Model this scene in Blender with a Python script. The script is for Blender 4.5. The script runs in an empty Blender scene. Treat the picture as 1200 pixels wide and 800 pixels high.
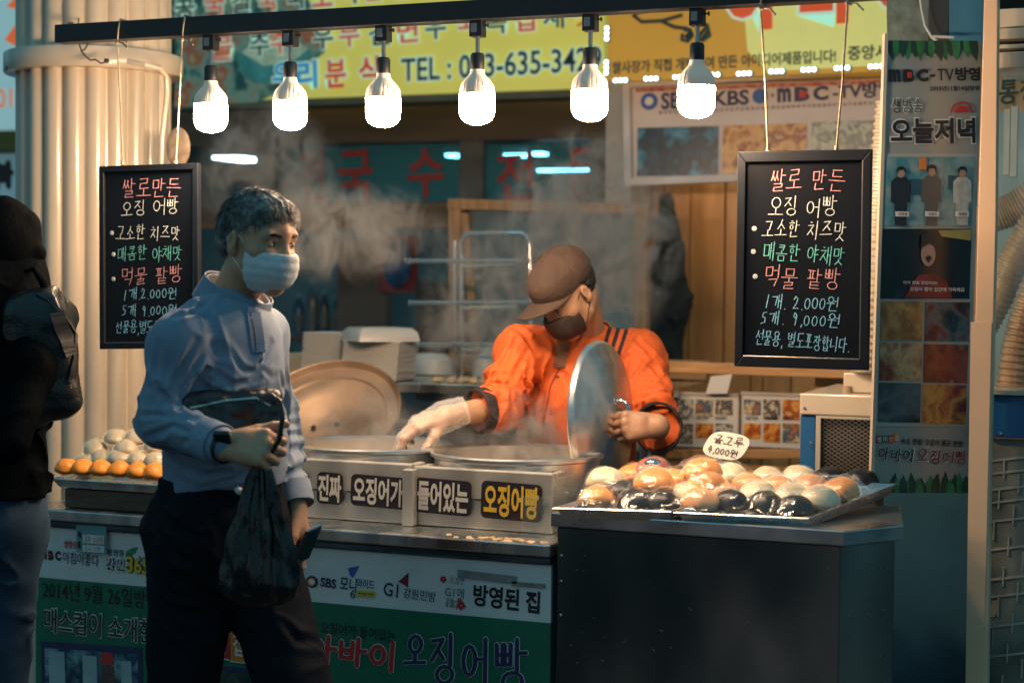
import bpy, math, random
import numpy as np
import openvdb as vdb
from mathutils import Vector as V, Matrix
from mathutils.bvhtree import BVHTree
random.seed(7)
SC = bpy.context.scene
COL = SC.collection
R = math.radians

# ------------------------------------------------------------------ camera
YAW, PITCH, ROLL, FPX = R(22), math.atan(70/2000), .010, 2000.0
CAMP = V((1.415, -3.7425, 1.5))
CROT = Matrix.Rotation(YAW, 3, 'Z') @ Matrix.Rotation(math.pi/2-PITCH, 3, 'X') @ Matrix.Rotation(ROLL, 3, 'Z')
cd = bpy.data.cameras.new('camera'); cam = bpy.data.objects.new('camera', cd); COL.objects.link(cam)
cam.matrix_world = Matrix.Translation(CAMP) @ CROT.to_4x4()
cd.lens = 60; cd.sensor_width = 36; cd.clip_end = 500; cd.clip_start = .05
cd.dof.use_dof = True; cd.dof.focus_distance = 4.05; cd.dof.aperture_fstop = 2.6
SC.camera = cam
# ------------------------------------------------------------------ world: dusk sky, tinted teal by the street
w = bpy.data.worlds.new('World'); SC.world = w; w.use_nodes = True
nt = w.node_tree; bg = nt.nodes['Background']
sky = nt.nodes.new('ShaderNodeTexSky'); sky.sky_type = 'NISHITA'; sky.sun_disc = False
sky.sun_elevation = R(1.0); sky.sun_rotation = R(200)
mx = nt.nodes.new('ShaderNodeMix'); mx.data_type = 'RGBA'; mx.blend_type = 'MIX'
mx.inputs[0].default_value = .94
nt.links.new(sky.outputs[0], mx.inputs[6]); mx.inputs[7].default_value = (.24, .82, 1.10, 1)
# uneven glow patches added to the sky for varied fill and reflections
wtc = nt.nodes.new('ShaderNodeTexCoord'); wmp = nt.nodes.new('ShaderNodeMapping'); wmp.inputs['Scale'].default_value = (2.6, 2.6, 4.5); wmp.inputs['Location'].default_value = (1.3, 4.2, .7); nt.links.new(wtc.outputs['Generated'], wmp.inputs[0])
wns = nt.nodes.new('ShaderNodeTexNoise'); wns.inputs['Scale'].default_value = 1.0; wns.inputs['Detail'].default_value = 2; nt.links.new(wmp.outputs[0], wns.inputs['Vector'])
wrp = nt.nodes.new('ShaderNodeValToRGB'); wrp.color_ramp.elements[0].position = .38; wrp.color_ramp.elements[1].position = .66
wrp.color_ramp.elements[0].color = (.30, .36, .40, 1); wrp.color_ramp.elements[1].color = (2.3, 2.0, 1.85, 1); nt.links.new(wns.outputs[0], wrp.inputs[0])
wmu = nt.nodes.new('ShaderNodeMix'); wmu.data_type = 'RGBA'; wmu.blend_type = 'MULTIPLY'; wmu.inputs[0].default_value = 1; nt.links.new(mx.outputs[2], wmu.inputs[6]); nt.links.new(wrp.outputs[0], wmu.inputs[7])
nt.links.new(wmu.outputs[2], bg.inputs[0]); bg.inputs[1].default_value = .28
sd = bpy.data.lights.new('moon', 'SUN'); sd.energy = .05; sd.angle = R(8); sd.color = (.3, .75, 1)
so = bpy.data.objects.new('moon', sd); COL.objects.link(so); so.rotation_euler = (R(50), 0, R(-20))
# exposure and render
vs = SC.view_settings; vs.view_transform = 'Standard'; vs.look = 'None'; vs.exposure = 0; vs.gamma = 1
SC.render.engine = 'CYCLES'
cy = SC.cycles
cy.max_bounces = 7; cy.diffuse_bounces = 3; cy.glossy_bounces = 4; cy.transmission_bounces = 5; cy.transparent_max_bounces = 12
cy.volume_bounces = 0; cy.volume_step_rate = 3; cy.volume_max_steps = 48; cy.caustics_reflective = False; cy.caustics_refractive = False
cy.sample_clamp_indirect = 4; cy.use_denoising = True
BULB = 230.0
LAMP = (1.0, .66, .40)

# ------------------------------------------------------------------ pixel -> world
CR = CROT @ V((1, 0, 0)); CF = CROT @ V((0, 0, -1)); CU = CROT @ V((0, 1, 0))
HF = V((CF.x, CF.y, 0)).normalized(); HR = V((HF.y, -HF.x, 0)); UP = V((0, 0, 1))
XF = None
def use_plane(o=None, e=None):
    """work in the frame of an upright plane through o along e (its own y = 0); no arguments: back to the world"""
    global CAMP, CROT, XF
    if o is None: CAMP, CROT, XF = CAM0, ROT0, None; return
    e = V(e).normalized(); XF = frame(o, e, V((-e.y, e.x, 0)), (0, 0, 1)); iv = XF.inverted(); CAMP = iv @ CAM0; CROT = iv.to_3x3() @ ROT0
CAM0, ROT0 = CAMP, CROT
def ray(px, py): return CROT @ V(((px-600)/FPX, (400-py)/FPX, -1))
def W(px, py, y):
    d = ray(px, py); return CAMP + d*((y-CAMP.y)/d.y)
def P(px, py, dep): return CAMP + ray(px, py)*dep
def Wz(px, py, z):
    d = ray(px, py); return CAMP + d*((z-CAMP.z)/d.z)

# ------------------------------------------------------------------ materials
def lin(h):
    h = h.lstrip('#'); return tuple(((int(h[i:i+2], 16)/255+.055)/1.055)**2.4 if int(h[i:i+2], 16) > 10 else int(h[i:i+2], 16)/255/12.92 for i in (0, 2, 4))
MC = {}
def mat(name, col=(.5, .5, .5), rough=.5, metal=0, var=.12, scale=9, bump=0, bscale=60, stretch=None, emit=0, ecol=None,
        trans=0, alpha=1, coat=0, sheen=0, sss=0, spec=.5, var2=None, rvar=0, detail=4, wrinkle=None, bdist=.01, bdet=5):
    if name in MC: return MC[name]
    m = bpy.data.materials.new(name); m.use_nodes = True; n = m.node_tree.nodes; l = m.node_tree.links
    b = n['Principled BSDF']
    if isinstance(col, str): col = lin(col)
    tc = n.new('ShaderNodeTexCoord'); mp = n.new('ShaderNodeMapping'); l.new(tc.outputs['Object'], mp.inputs[0])
    if stretch: mp.inputs['Scale'].default_value = stretch
    if var or var2:
        ns = n.new('ShaderNodeTexNoise'); ns.inputs['Scale'].default_value = scale; ns.inputs['Detail'].default_value = detail
        l.new(mp.outputs[0], ns.inputs['Vector'])
        rp = n.new('ShaderNodeValToRGB'); l.new(ns.outputs[0], rp.inputs[0])
        rp.color_ramp.elements[0].position = .3; rp.color_ramp.elements[1].position = .7
        c2 = var2 if var2 else tuple(min(1, c*(1+var)) for c in col)
        if isinstance(c2, str): c2 = lin(c2)
        c1 = col if var2 else tuple(c*(1-var) for c in col)
        rp.color_ramp.elements[0].color = (*c1, 1); rp.color_ramp.elements[1].color = (*c2, 1)
        l.new(rp.outputs[0], b.inputs['Base Color'])
        if rvar:
            mr = n.new('ShaderNodeMapRange'); l.new(ns.outputs[0], mr.inputs[0]); mr.inputs[1].default_value = .3; mr.inputs[2].default_value = .7
            mr.inputs[3].default_value = max(.03, rough-rvar); mr.inputs[4].default_value = min(1, rough+rvar); l.new(mr.outputs[0], b.inputs['Roughness'])
    else:
        b.inputs['Base Color'].default_value = (*col, 1)
    if not (rvar and (var or var2)): b.inputs['Roughness'].default_value = rough
    b.inputs['Metallic'].default_value = metal
    b.inputs['Specular IOR Level'].default_value = spec
    b.inputs['Transmission Weight'].default_value = trans; b.inputs['Alpha'].default_value = alpha
    b.inputs['Coat Weight'].default_value = coat; b.inputs['Coat Roughness'].default_value = .12
    b.inputs['Sheen Weight'].default_value = sheen
    if sss:
        b.inputs['Subsurface Weight'].default_value = sss; b.inputs['Subsurface Scale'].default_value = .01
        b.inputs['Subsurface Radius'].default_value = (1, .35, .2)
    if emit:
        b.inputs['Emission Strength'].default_value = emit; b.inputs['Emission Color'].default_value = (*(ecol or col), 1)
    if bump:
        n2 = n.new('ShaderNodeTexNoise'); n2.inputs['Scale'].default_value = bscale; n2.inputs['Detail'].default_value = bdet
        l.new(mp.outputs[0], n2.inputs['Vector'])
        bp = n.new('ShaderNodeBump'); bp.inputs['Strength'].default_value = bump; bp.inputs['Distance'].default_value = bdist
        l.new(n2.outputs[0], bp.inputs['Height']); l.new(bp.outputs[0], b.inputs['Normal'])
    if wrinkle:
        n3 = n.new('ShaderNodeTexNoise'); n3.noise_type = 'RIDGED_MULTIFRACTAL'; n3.inputs['Scale'].default_value = wrinkle[0]; n3.inputs['Detail'].default_value = 2.5; n3.inputs['Distortion'].default_value = .9
        m3 = n.new('ShaderNodeMapping'); m3.inputs['Rotation'].default_value = (.3, .6, .4); m3.inputs['Scale'].default_value = (1, .8, .55); l.new(tc.outputs['Object'], m3.inputs[0]); l.new(m3.outputs[0], n3.inputs['Vector'])
        b3 = n.new('ShaderNodeBump'); b3.inputs['Strength'].default_value = wrinkle[1]; b3.inputs['Distance'].default_value = .013; l.new(n3.outputs[0], b3.inputs['Height'])
        if bump: l.new(bp.outputs[0], b3.inputs['Normal'])
        l.new(b3.outputs[0], b.inputs['Normal'])
    MC[name] = m
    return m
def film(name, tint=(1, 1, 1), gloss=.35, white=.06, rough=.08, bump=.4, bscale=35, dcol=(.85, .85, .85)):
    """clear plastic: mostly see-through, glossy, a little milky"""
    if name in MC: return MC[name]
    m = bpy.data.materials.new(name); m.use_nodes = True; n = m.node_tree.nodes; l = m.node_tree.links
    n.remove(n['Principled BSDF']); out = n['Material Output']
    t = n.new('ShaderNodeBsdfTransparent'); t.inputs[0].default_value = (*tint, 1)
    g = n.new('ShaderNodeBsdfGlossy'); g.inputs['Roughness'].default_value = rough
    d = n.new('ShaderNodeBsdfDiffuse'); d.inputs[0].default_value = (*dcol, 1)
    lw = n.new('ShaderNodeLayerWeight'); lw.inputs[0].default_value = gloss
    a = n.new('ShaderNodeMixShader'); c = n.new('ShaderNodeMixShader')
    a.inputs[0].default_value = white; l.new(t.outputs[0], a.inputs[1]); l.new(d.outputs[0], a.inputs[2])
    n.remove(c); c = n.new('ShaderNodeAddShader'); fm = n.new('ShaderNodeMath'); fm.operation = 'MINIMUM'; l.new(lw.outputs['Fresnel'], fm.inputs[0]); fm.inputs[1].default_value = .32
    l.new(fm.outputs[0], g.inputs[0]); l.new(a.outputs[0], c.inputs[0]); l.new(g.outputs[0], c.inputs[1])
    if bump:
        tc = n.new('ShaderNodeTexCoord'); n2 = n.new('ShaderNodeTexNoise'); n2.inputs['Scale'].default_value = bscale; n2.inputs['Detail'].default_value = 3
        l.new(tc.outputs['Object'], n2.inputs['Vector'])
        bp = n.new('ShaderNodeBump'); bp.inputs['Strength'].default_value = bump; bp.inputs['Distance'].default_value = .02
        l.new(n2.outputs[0], bp.inputs['Height'])
        for q in (lw, g): l.new(bp.outputs[0], q.inputs['Normal'])
    l.new(c.outputs[0], out.inputs[0]); MC[name] = m
    return m
def photo_mat(name, cols, scale=25, kind='noise'):
    """a printed photograph seen small: blotches of its own colours"""
    if name in MC: return MC[name]
    m = bpy.data.materials.new(name); m.use_nodes = True; n = m.node_tree.nodes; l = m.node_tree.links
    b = n['Principled BSDF']; tc = n.new('ShaderNodeTexCoord')
    ns = n.new('ShaderNodeTexNoise'); ns.inputs['Scale'].default_value = scale; ns.inputs['Detail'].default_value = 6; ns.inputs['Distortion'].default_value = .15
    l.new(tc.outputs['Object'], ns.inputs['Vector'])
    rp = n.new('ShaderNodeValToRGB'); el = rp.color_ramp.elements
    while len(el) < len(cols): el.new(.5)
    for i, c in enumerate(cols):
        el[i].position = .28+.44*i/(len(cols)-1); el[i].color = (*lin(c), 1)
    l.new(ns.outputs[0], rp.inputs[0]); l.new(rp.outputs[0], b.inputs['Base Color']); b.inputs['Roughness'].default_value = .3
    MC[name] = m
    return m

# ------------------------------------------------------------------ objects
ORG = {}
def tag(o, label=None, cat=None, group=None, kind=None):
    if label: o['label'] = label
    if cat: o['category'] = cat
    if group: o['group'] = group
    if kind: o['kind'] = kind
    return o
def thing(name, label, cat, loc, group=None):
    o = bpy.data.objects.new(name, None); COL.objects.link(o); o.empty_display_size = .05
    if XF: loc = XF @ V(loc)
    o.location = V(loc); ORG[o.name] = V(loc)
    return tag(o, label, cat, group)
def link_mesh(name, me, parent=None, org=None):
    o = bpy.data.objects.new(name, me); COL.objects.link(o)
    if XF: me.transform(XF)
    if parent is not None:
        o.parent = parent; ORG[o.name] = ORG[parent.name]
        me.transform(Matrix.Translation(-ORG[parent.name]))
    else:
        if org is None:
            co = np.array([v.co[:] for v in me.vertices]); lo, hi = co.min(0), co.max(0)
            org = V(((lo[0]+hi[0])/2, (lo[1]+hi[1])/2, lo[2]))
        me.transform(Matrix.Translation(-V(org))); o.location = org; ORG[o.name] = V(org)
    return o
class MB:
    def __init__(s): s.v = []; s.f = []; s.zi = 0
    def add(s, vs, fs, M=None):
        b = len(s.v)
        for p in vs: s.v.append(tuple(M @ V(p)) if M else tuple(p))
        for f in fs: s.f.append(tuple(i+b for i in f))
        return s
    def box(s, lo, hi, M=None):
        x0, y0, z0 = lo; x1, y1, z1 = hi
        return s.add([(x0,y0,z0),(x1,y0,z0),(x1,y1,z0),(x0,y1,z0),(x0,y0,z1),(x1,y0,z1),(x1,y1,z1),(x0,y1,z1)],
              [(0,3,2,1),(4,5,6,7),(0,1,5,4),(1,2,6,5),(2,3,7,6),(3,0,4,7)], M)
    def bar(s, a, b, wx, wz, up=(0, 0, 1)):
        a, b = V(a), V(b); d = (b-a).normalized(); x = d.cross(V(up)); x.normalize(); z = x.cross(d)
        M = Matrix((( *x, ), ( *d, ), ( *z, ))).transposed().to_4x4(); M.translation = a
        return s.box((-wx/2, 0, -wz/2), (wx/2, (b-a).length, wz/2), M)
    def tube(s, pts, r, n=10, caps=True):
        pts = [V(p) for p in pts]; rs = r if isinstance(r, (list, tuple)) else [r]*len(pts)
        prev = None; rings = []
        for i, p in enumerate(pts):
            t = (pts[min(i+1, len(pts)-1)]-pts[max(i-1, 0)]).normalized()
            if prev is None:
                u = t.orthogonal().normalized()
            else:
                u = (prev-t*prev.dot(t)).normalized()
            prev = u; q = t.cross(u)
            rings.append([p+(u*math.cos(2*math.pi*k/n)+q*math.sin(2*math.pi*k/n))*rs[i] for k in range(n)])
        vs = [x for rg in rings for x in rg]; fs = []
        for i in range(len(rings)-1):
            for k in range(n):
                fs.append((i*n+k, i*n+(k+1) % n, (i+1)*n+(k+1) % n, (i+1)*n+k))
        if caps: fs.append(tuple(range(n-1, -1, -1))); fs.append(tuple((len(rings)-1)*n+k for k in range(n)))
        return s.add(vs, fs)
    def lathe(s, prof, n=32, M=None, fn=None):
        vs = []; fs = []
        for i, (r, z) in enumerate(prof):
            for k in range(n):
                a = 2*math.pi*k/n; rr = r*(fn(a, z) if fn else 1)
                vs.append((rr*math.cos(a), rr*math.sin(a), z))
        for i in range(len(prof)-1):
            for k in range(n):
                fs.append((i*n+k, i*n+(k+1) % n, (i+1)*n+(k+1) % n, (i+1)*n+k))
        if prof[0][0] > 1e-6: fs.append(tuple(range(n-1, -1, -1)))
        if prof[-1][0] > 1e-6: fs.append(tuple((len(prof)-1)*n+k for k in range(n)))
        return s.add(vs, fs, M)
    def prism(s, poly, t, M=None):
        n = len(poly)
        vs = [(x, y, 0) for x, y in poly]+[(x, y, t) for x, y in poly]
        fs = [tuple(range(n-1, -1, -1)), tuple(range(n, 2*n))]+[(i, (i+1) % n, n+(i+1) % n, n+i) for i in range(n)]
        return s.add(vs, fs, M)
    def flat(s, poly3):
        return s.add(poly3, [tuple(range(len(poly3)))])
    def build(s, name, m, parent=None, bevel=0, smooth=False, solid=0, sub=0, org=None):
        me = bpy.data.meshes.new(name); me.from_pydata(s.v, [], s.f); me.validate(); me.update()
        if smooth:
            me.polygons.foreach_set('use_smooth', [True]*len(me.polygons))
        me.materials.append(m)
        o = link_mesh(name, me, parent, org)
        if solid:
            k = o.modifiers.new('solid', 'SOLIDIFY'); k.thickness = solid; k.offset = 0
        if bevel:
            k = o.modifiers.new('bevel', 'BEVEL'); k.width = bevel; k.segments = 2; k.limit_method = 'ANGLE'; k.angle_limit = R(40)
        if sub:
            k = o.modifiers.new('sub', 'SUBSURF'); k.levels = sub; k.render_levels = sub
        if smooth and not sub:
            try:
                me.set_sharp_from_angle(angle=R(42))
            except Exception: pass
        return o
def copy_tree(o, delta, parent=None):
    c = o.copy(); COL.objects.link(c)
    if parent is None:
        c.location = o.location+V(delta); ORG[c.name] = ORG[o.name]+V(delta)
    else: c.parent = parent; ORG[c.name] = ORG[parent.name]
    for ch in list(o.children): copy_tree(ch, delta, c)
    return c
def frame(o, x, y, z):
    M = Matrix((tuple(x), tuple(y), tuple(z))).transposed().to_4x4(); M.translation = V(o); return M
def look(o, z, up=(0, 0, 1)):
    z = V(z).normalized(); x = V(up).cross(z).normalized(); return frame(o, x, z.cross(x), z)
def pquad(mb, x0, y0, x1, y1, y, t=.004, z=0):
    """an upright slab whose front is the pixel box on plane y (edges upright in the world)"""
    ym = (y0+y1)/2; xm = (x0+x1)/2
    a = W(x0, ym, y).x; b = W(x1, ym, y).x; c = W(xm, y1, y).z; d = W(xm, y0, y).z
    mb.box((a, y-z, c), (b, y-z+t, d)); return (a, b, c, d)
def ppoly(mb, pts, y, t=.004, z=0):
    """extruded outline given by pixels on plane y"""
    ws = [W(px, py, y) for px, py in pts]
    ar = sum(ws[i].x*ws[(i+1) % len(ws)].z-ws[(i+1) % len(ws)].x*ws[i].z for i in range(len(ws)))
    if ar < 0: ws.reverse()
    mb.prism([(p.x, p.z) for p in ws], t, frame((0, y+t-z, 0), (1, 0, 0), (0, 0, 1), (0, -1, 0)))

# ------------------------------------------------------------------ lettering
GC = {}
def glyph(body, bold=0.0):
    k = (body, bold)
    if k in GC: return GC[k]
    c = bpy.data.curves.new('lettering', 'FONT'); c.body = body; c.offset = bold; c.resolution_u = 3; c.fill_mode = 'FRONT'
    if '\n' in body: c.align_x = 'CENTER'
    o = bpy.data.objects.new('lettering', c); COL.objects.link(o)
    dg = bpy.context.evaluated_depsgraph_get(); me = bpy.data.meshes.new_from_object(o.evaluated_get(dg))
    vs = [tuple(v.co) for v in me.vertices]; fs = [tuple(p.vertices) for p in me.polygons]
    bpy.data.objects.remove(o); bpy.data.curves.remove(c); bpy.data.meshes.remove(me)
    GC[k] = (vs, fs); return GC[k]
def text_on(mb, body, M, w, h, bold=0, grow=0, shear=0):
    """fit the words into a w x h box in M's xy plane; grow makes an outline copy around the same fit"""
    vs, fs = glyph(body, bold)
    if not vs: return
    x0 = min(v[0] for v in vs); x1 = max(v[0] for v in vs); y0 = min(v[1] for v in vs); y1 = max(v[1] for v in vs)
    sx = w/(x1-x0); sy = h/(y1-y0)
    if grow: vs, fs = glyph(body, bold+grow)
    mb.add([((v[0]-x0)*sx+(v[1]-y0)*sy*shear, (v[1]-y0)*sy, 0) for v in vs], fs, M)
def prow(x0, yl, x1, yr, h, y, z=.003):
    """matrix, width and height of a text row on plane y: its mid line runs from pixel (x0,yl) to (x1,yr), h pixels high"""
    a = W(x0, yl, y); b = W(x1, yr, y); xm, ym = (x0+x1)/2, (yl+yr)/2
    hz = W(xm, ym-h/2, y).z-W(xm, ym+h/2, y).z
    d = b-a; d.y = 0; w_ = d.length; d.normalize(); u = V((-d.z, 0, d.x))
    o = a-u*hz/2; o.y = y-z
    return frame(o, d, u, d.cross(u)), w_, hz
def ptxt(mb, body, x0, yl, x1, yr, h, y, bold=0, z=.003, grow=0, shear=0):
    M, w_, hz = prow(x0, yl, x1, yr, h, y, z); text_on(mb, body, M, w_, hz, bold, grow, shear)

# handwriting: every jamo is a few pen strokes in a unit box
def circ(n=12, a0=90): return [(.5+.5*math.cos(R(a0+360*i/n)), .5+.5*math.sin(R(a0+360*i/n))) for i in range(n+1)]
JC = {'ㄱ': [[(.05,.9),(.95,.95),(.7,0)]], 'ㄴ': [[(.05,1),(0,.1),(1,.2)]], 'ㄷ': [[(0,.95),(1,1)],[(.05,.95),(0,.1),(1,.15)]],
 'ㄹ': [[(0,.95),(.9,1),(.85,.58),(.05,.5),(0,.02),(1,.1)]], 'ㅁ': [[(.05,1),(.1,0),(.95,.05),(.95,1),(.05,.95)]],
 'ㅂ': [[(.05,1),(.1,.05),(.95,.08)],[(.95,1),(.92,.05)],[(.08,.5),(.93,.55)]], 'ㅅ': [[(.55,1),(.4,.5),(0,0)],[(.45,.6),(1,.05)]],
 'ㅇ': [circ()], 'ㅈ': [[(.05,.92),(.95,1),(.5,.5),(0,0)],[(.5,.52),(1,.05)]], 'ㅊ': [[(.4,1.15),(.65,1.1)],[(.05,.82),(.95,.88),(.5,.45),(0,0)],[(.5,.45),(1,.03)]],
 'ㅋ': [[(.05,.9),(.95,.95),(.7,0)],[(.05,.5),(.85,.55)]], 'ㅌ': [[(0,1),(1,1)],[(.02,.52),(.9,.56)],[(.03,1),(0,.05),(1,.1)]],
 'ㅍ': [[(0,1),(1,1)],[(.3,.95),(.33,.1)],[(.7,.95),(.68,.1)],[(-.05,.05),(1.05,.1)]], 'ㅎ': [[(.35,1.12),(.65,1.12)],[(.02,.85),(1,.88)],[(.2+.6*x,.62*y) for x, y in circ()]]}
for d_, s_ in (('ㄲ','ㄱ'),('ㄸ','ㄷ'),('ㅃ','ㅂ'),('ㅆ','ㅅ'),('ㅉ','ㅈ')):
    JC[d_] = [[(x*.46, y) for x, y in st] for st in JC[s_]]+[[(.54+x*.46, y) for x, y in st] for st in JC[s_]]
VV = {'ㅏ': [[(.3,1),(.3,-.05)],[(.3,.55),(.95,.55)]], 'ㅐ': [[(.15,.95),(.15,.05)],[(.15,.5),(.7,.52)],[(.7,1.02),(.7,-.05)]], 'ㅑ': [[(.3,1),(.3,-.05)],[(.3,.68),(.95,.7)],[(.3,.4),(.95,.4)]],
 'ㅓ': [[(.75,1),(.75,-.05)],[(.05,.55),(.75,.55)]], 'ㅔ': [[(.5,.95),(.5,.05)],[(0,.5),(.5,.52)],[(.95,1.02),(.95,-.05)]], 'ㅕ': [[(.75,1),(.75,-.05)],[(.05,.68),(.75,.68)],[(.05,.4),(.75,.4)]], 'ㅣ': [[(.5,1),(.5,-.05)]]}
HV = {'ㅗ': [[(.5,1),(.5,.3)],[(0,.25),(1,.3)]], 'ㅛ': [[(.32,1),(.32,.3)],[(.68,1),(.68,.3)],[(0,.25),(1,.3)]], 'ㅜ': [[(0,.7),(1,.75)],[(.5,.7),(.48,-.1)]], 'ㅠ': [[(0,.7),(1,.75)],[(.33,.7),(.3,-.1)],[(.68,.7),(.68,-.1)]], 'ㅡ': [[(0,.5),(1,.55)]]}
CV = {'ㅘ': ('ㅗ','ㅏ'), 'ㅙ': ('ㅗ','ㅐ'), 'ㅚ': ('ㅗ','ㅣ'), 'ㅝ': ('ㅜ','ㅓ'), 'ㅟ': ('ㅜ','ㅣ'), 'ㅢ': ('ㅡ','ㅣ'), 'ㅞ': ('ㅜ','ㅔ')}
CHO = 'ㄱㄲㄴㄷㄸㄹㅁㅂㅃㅅㅆㅇㅈㅉㅊㅋㅌㅍㅎ'; JUNG = 'ㅏㅐㅑㅒㅓㅔㅕㅖㅗㅘㅙㅚㅛㅜㅝㅞㅟㅠㅡㅢㅣ'
JONG = ['','ㄱ','ㄲ','ㄳ','ㄴ','ㄵ','ㄶ','ㄷ','ㄹ','ㄺ','ㄻ','ㄼ','ㄽ','ㄾ','ㄿ','ㅀ','ㅁ','ㅂ','ㅄ','ㅅ','ㅆ','ㅇ','ㅈ','ㅊ','ㅋ','ㅌ','ㅍ','ㅎ']
DG = {'0': [[(x*.8+.1, y*.8+.1) for x, y in circ()]], '1': [[(.6,1),(.4,0)]], '2': [[(.1,.75),(.35,1),(.7,.85),(.55,.45),(.1,.05),(.9,.1)]], '4': [[(.5,1),(.1,.4),(.9,.45)],[(.7,.8),(.6,0)]],
 '5': [[(.85,1),(.3,.95),(.25,.6),(.7,.55),(.7,.15),(.1,.05)]], '9': [[(.75,.8),(.4,1),(.25,.7),(.55,.55),(.75,.8),(.6,0)]], '.': [[(.3,.02),(.36,.06)]], ',': [[(.4,.1),(.3,-.12)]], '!': [[(.5,1),(.45,.35)],[(.44,.1),(.46,.06)]]}
def put(out, sts, x0, y0, x1, y1):
    for st in sts: out.append([(x0+x*(x1-x0), y0+y*(y1-y0)) for x, y in st])
def char_strokes(c):
    o = []
    if c in DG: put(o, DG[c], 0, 0, .55, .92); return o, (.3 if c in '.,!' else .62)
    n = ord(c)-0xAC00
    if n < 0: return o, .5
    a, b, e = CHO[n//588], JUNG[(n % 588)//28], JONG[n % 28]
    if b in VV:
        if e: put(o, JC[a], .05, .5, .5, .95); put(o, VV[b], .55, .42, .98, 1.05); put(o, JC[e], .25, 0, .85, .36)
        else: put(o, JC[a], .02, .2, .5, .85); put(o, VV[b], .55, 0, 1, 1)
    elif b in HV:
        if e: put(o, JC[a], .22, .66, .78, 1); put(o, HV[b], 0, .38, 1, .64); put(o, JC[e], .2, 0, .8, .33)
        else: put(o, JC[a], .2, .45, .8, 1); put(o, HV[b], 0, -.02, 1, .44)
    else:
        h, v = CV[b]
        if e: put(o, JC[a], .1, .62, .55, 1); put(o, HV[h], 0, .36, .65, .62); put(o, VV[v], .62, .36, 1, 1); put(o, JC[e], .25, 0, .85, .32)
        else: put(o, JC[a], .1, .5, .55, .95); put(o, HV[h], 0, .08, .65, .46); put(o, VV[v], .62, 0, 1, 1)
    return o, 1.0
def ribbon(mb, pts, wd, M, nib=.45):
    """one pen stroke: quads and round joins, each a hair above the last"""
    def z():
        mb.zi = (mb.zi+1) % 25; return mb.zi*.00004
    for (x0, y0), (x1, y1) in zip(pts, pts[1:]):
        d = math.hypot(x1-x0, y1-y0)
        if d < 1e-7: continue
        ww = wd*(1-nib*.5*abs((x1-x0)/d))
        nx, ny = -(y1-y0)/d*ww/2, (x1-x0)/d*ww/2; q = z()
        mb.add([(x0+nx, y0+ny, q), (x0-nx, y0-ny, q), (x1-nx, y1-ny, q), (x1+nx, y1+ny, q)], [(0, 1, 2, 3)], M)
    for x, y in pts:
        q = z(); r_ = wd*.46
        mb.add([(x+r_*math.cos(k*math.pi/4), y+r_*math.sin(k*math.pi/4), q) for k in range(8)], [tuple(range(8))], M)
def hand_on(mb, s, M, w_, h, wd, jit=.05, slant=.06, seed=1):
    rg = random.Random(seed); cells = []; x = 0
    for c in s:
        if c == ' ': x += .55; continue
        st, adv = char_strokes(c); cells.append((x, st)); x += adv*1.12
    k = w_/max(x-.12, .3)
    for cx, st in cells:
        dy = rg.uniform(-jit, jit); ro = rg.uniform(-jit, jit); sc = 1+rg.uniform(-jit, jit)
        for pl in st:
            pts = []
            for x, y in pl:
                x2 = x*sc+y*slant; y2 = (y+ro*x+dy)*sc
                pts.append(((cx+x2)*k, y2*h))
            ribbon(mb, pts, wd, M)
def phand(mb, s, x0, yl, x1, yr, h, y, wd, z=.003, seed=1, jit=.05, slant=.06):
    M, w_, hz = prow(x0, yl, x1, yr, h, y, z); hand_on(mb, s, M, w_, hz, wd, jit, slant, seed)

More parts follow.
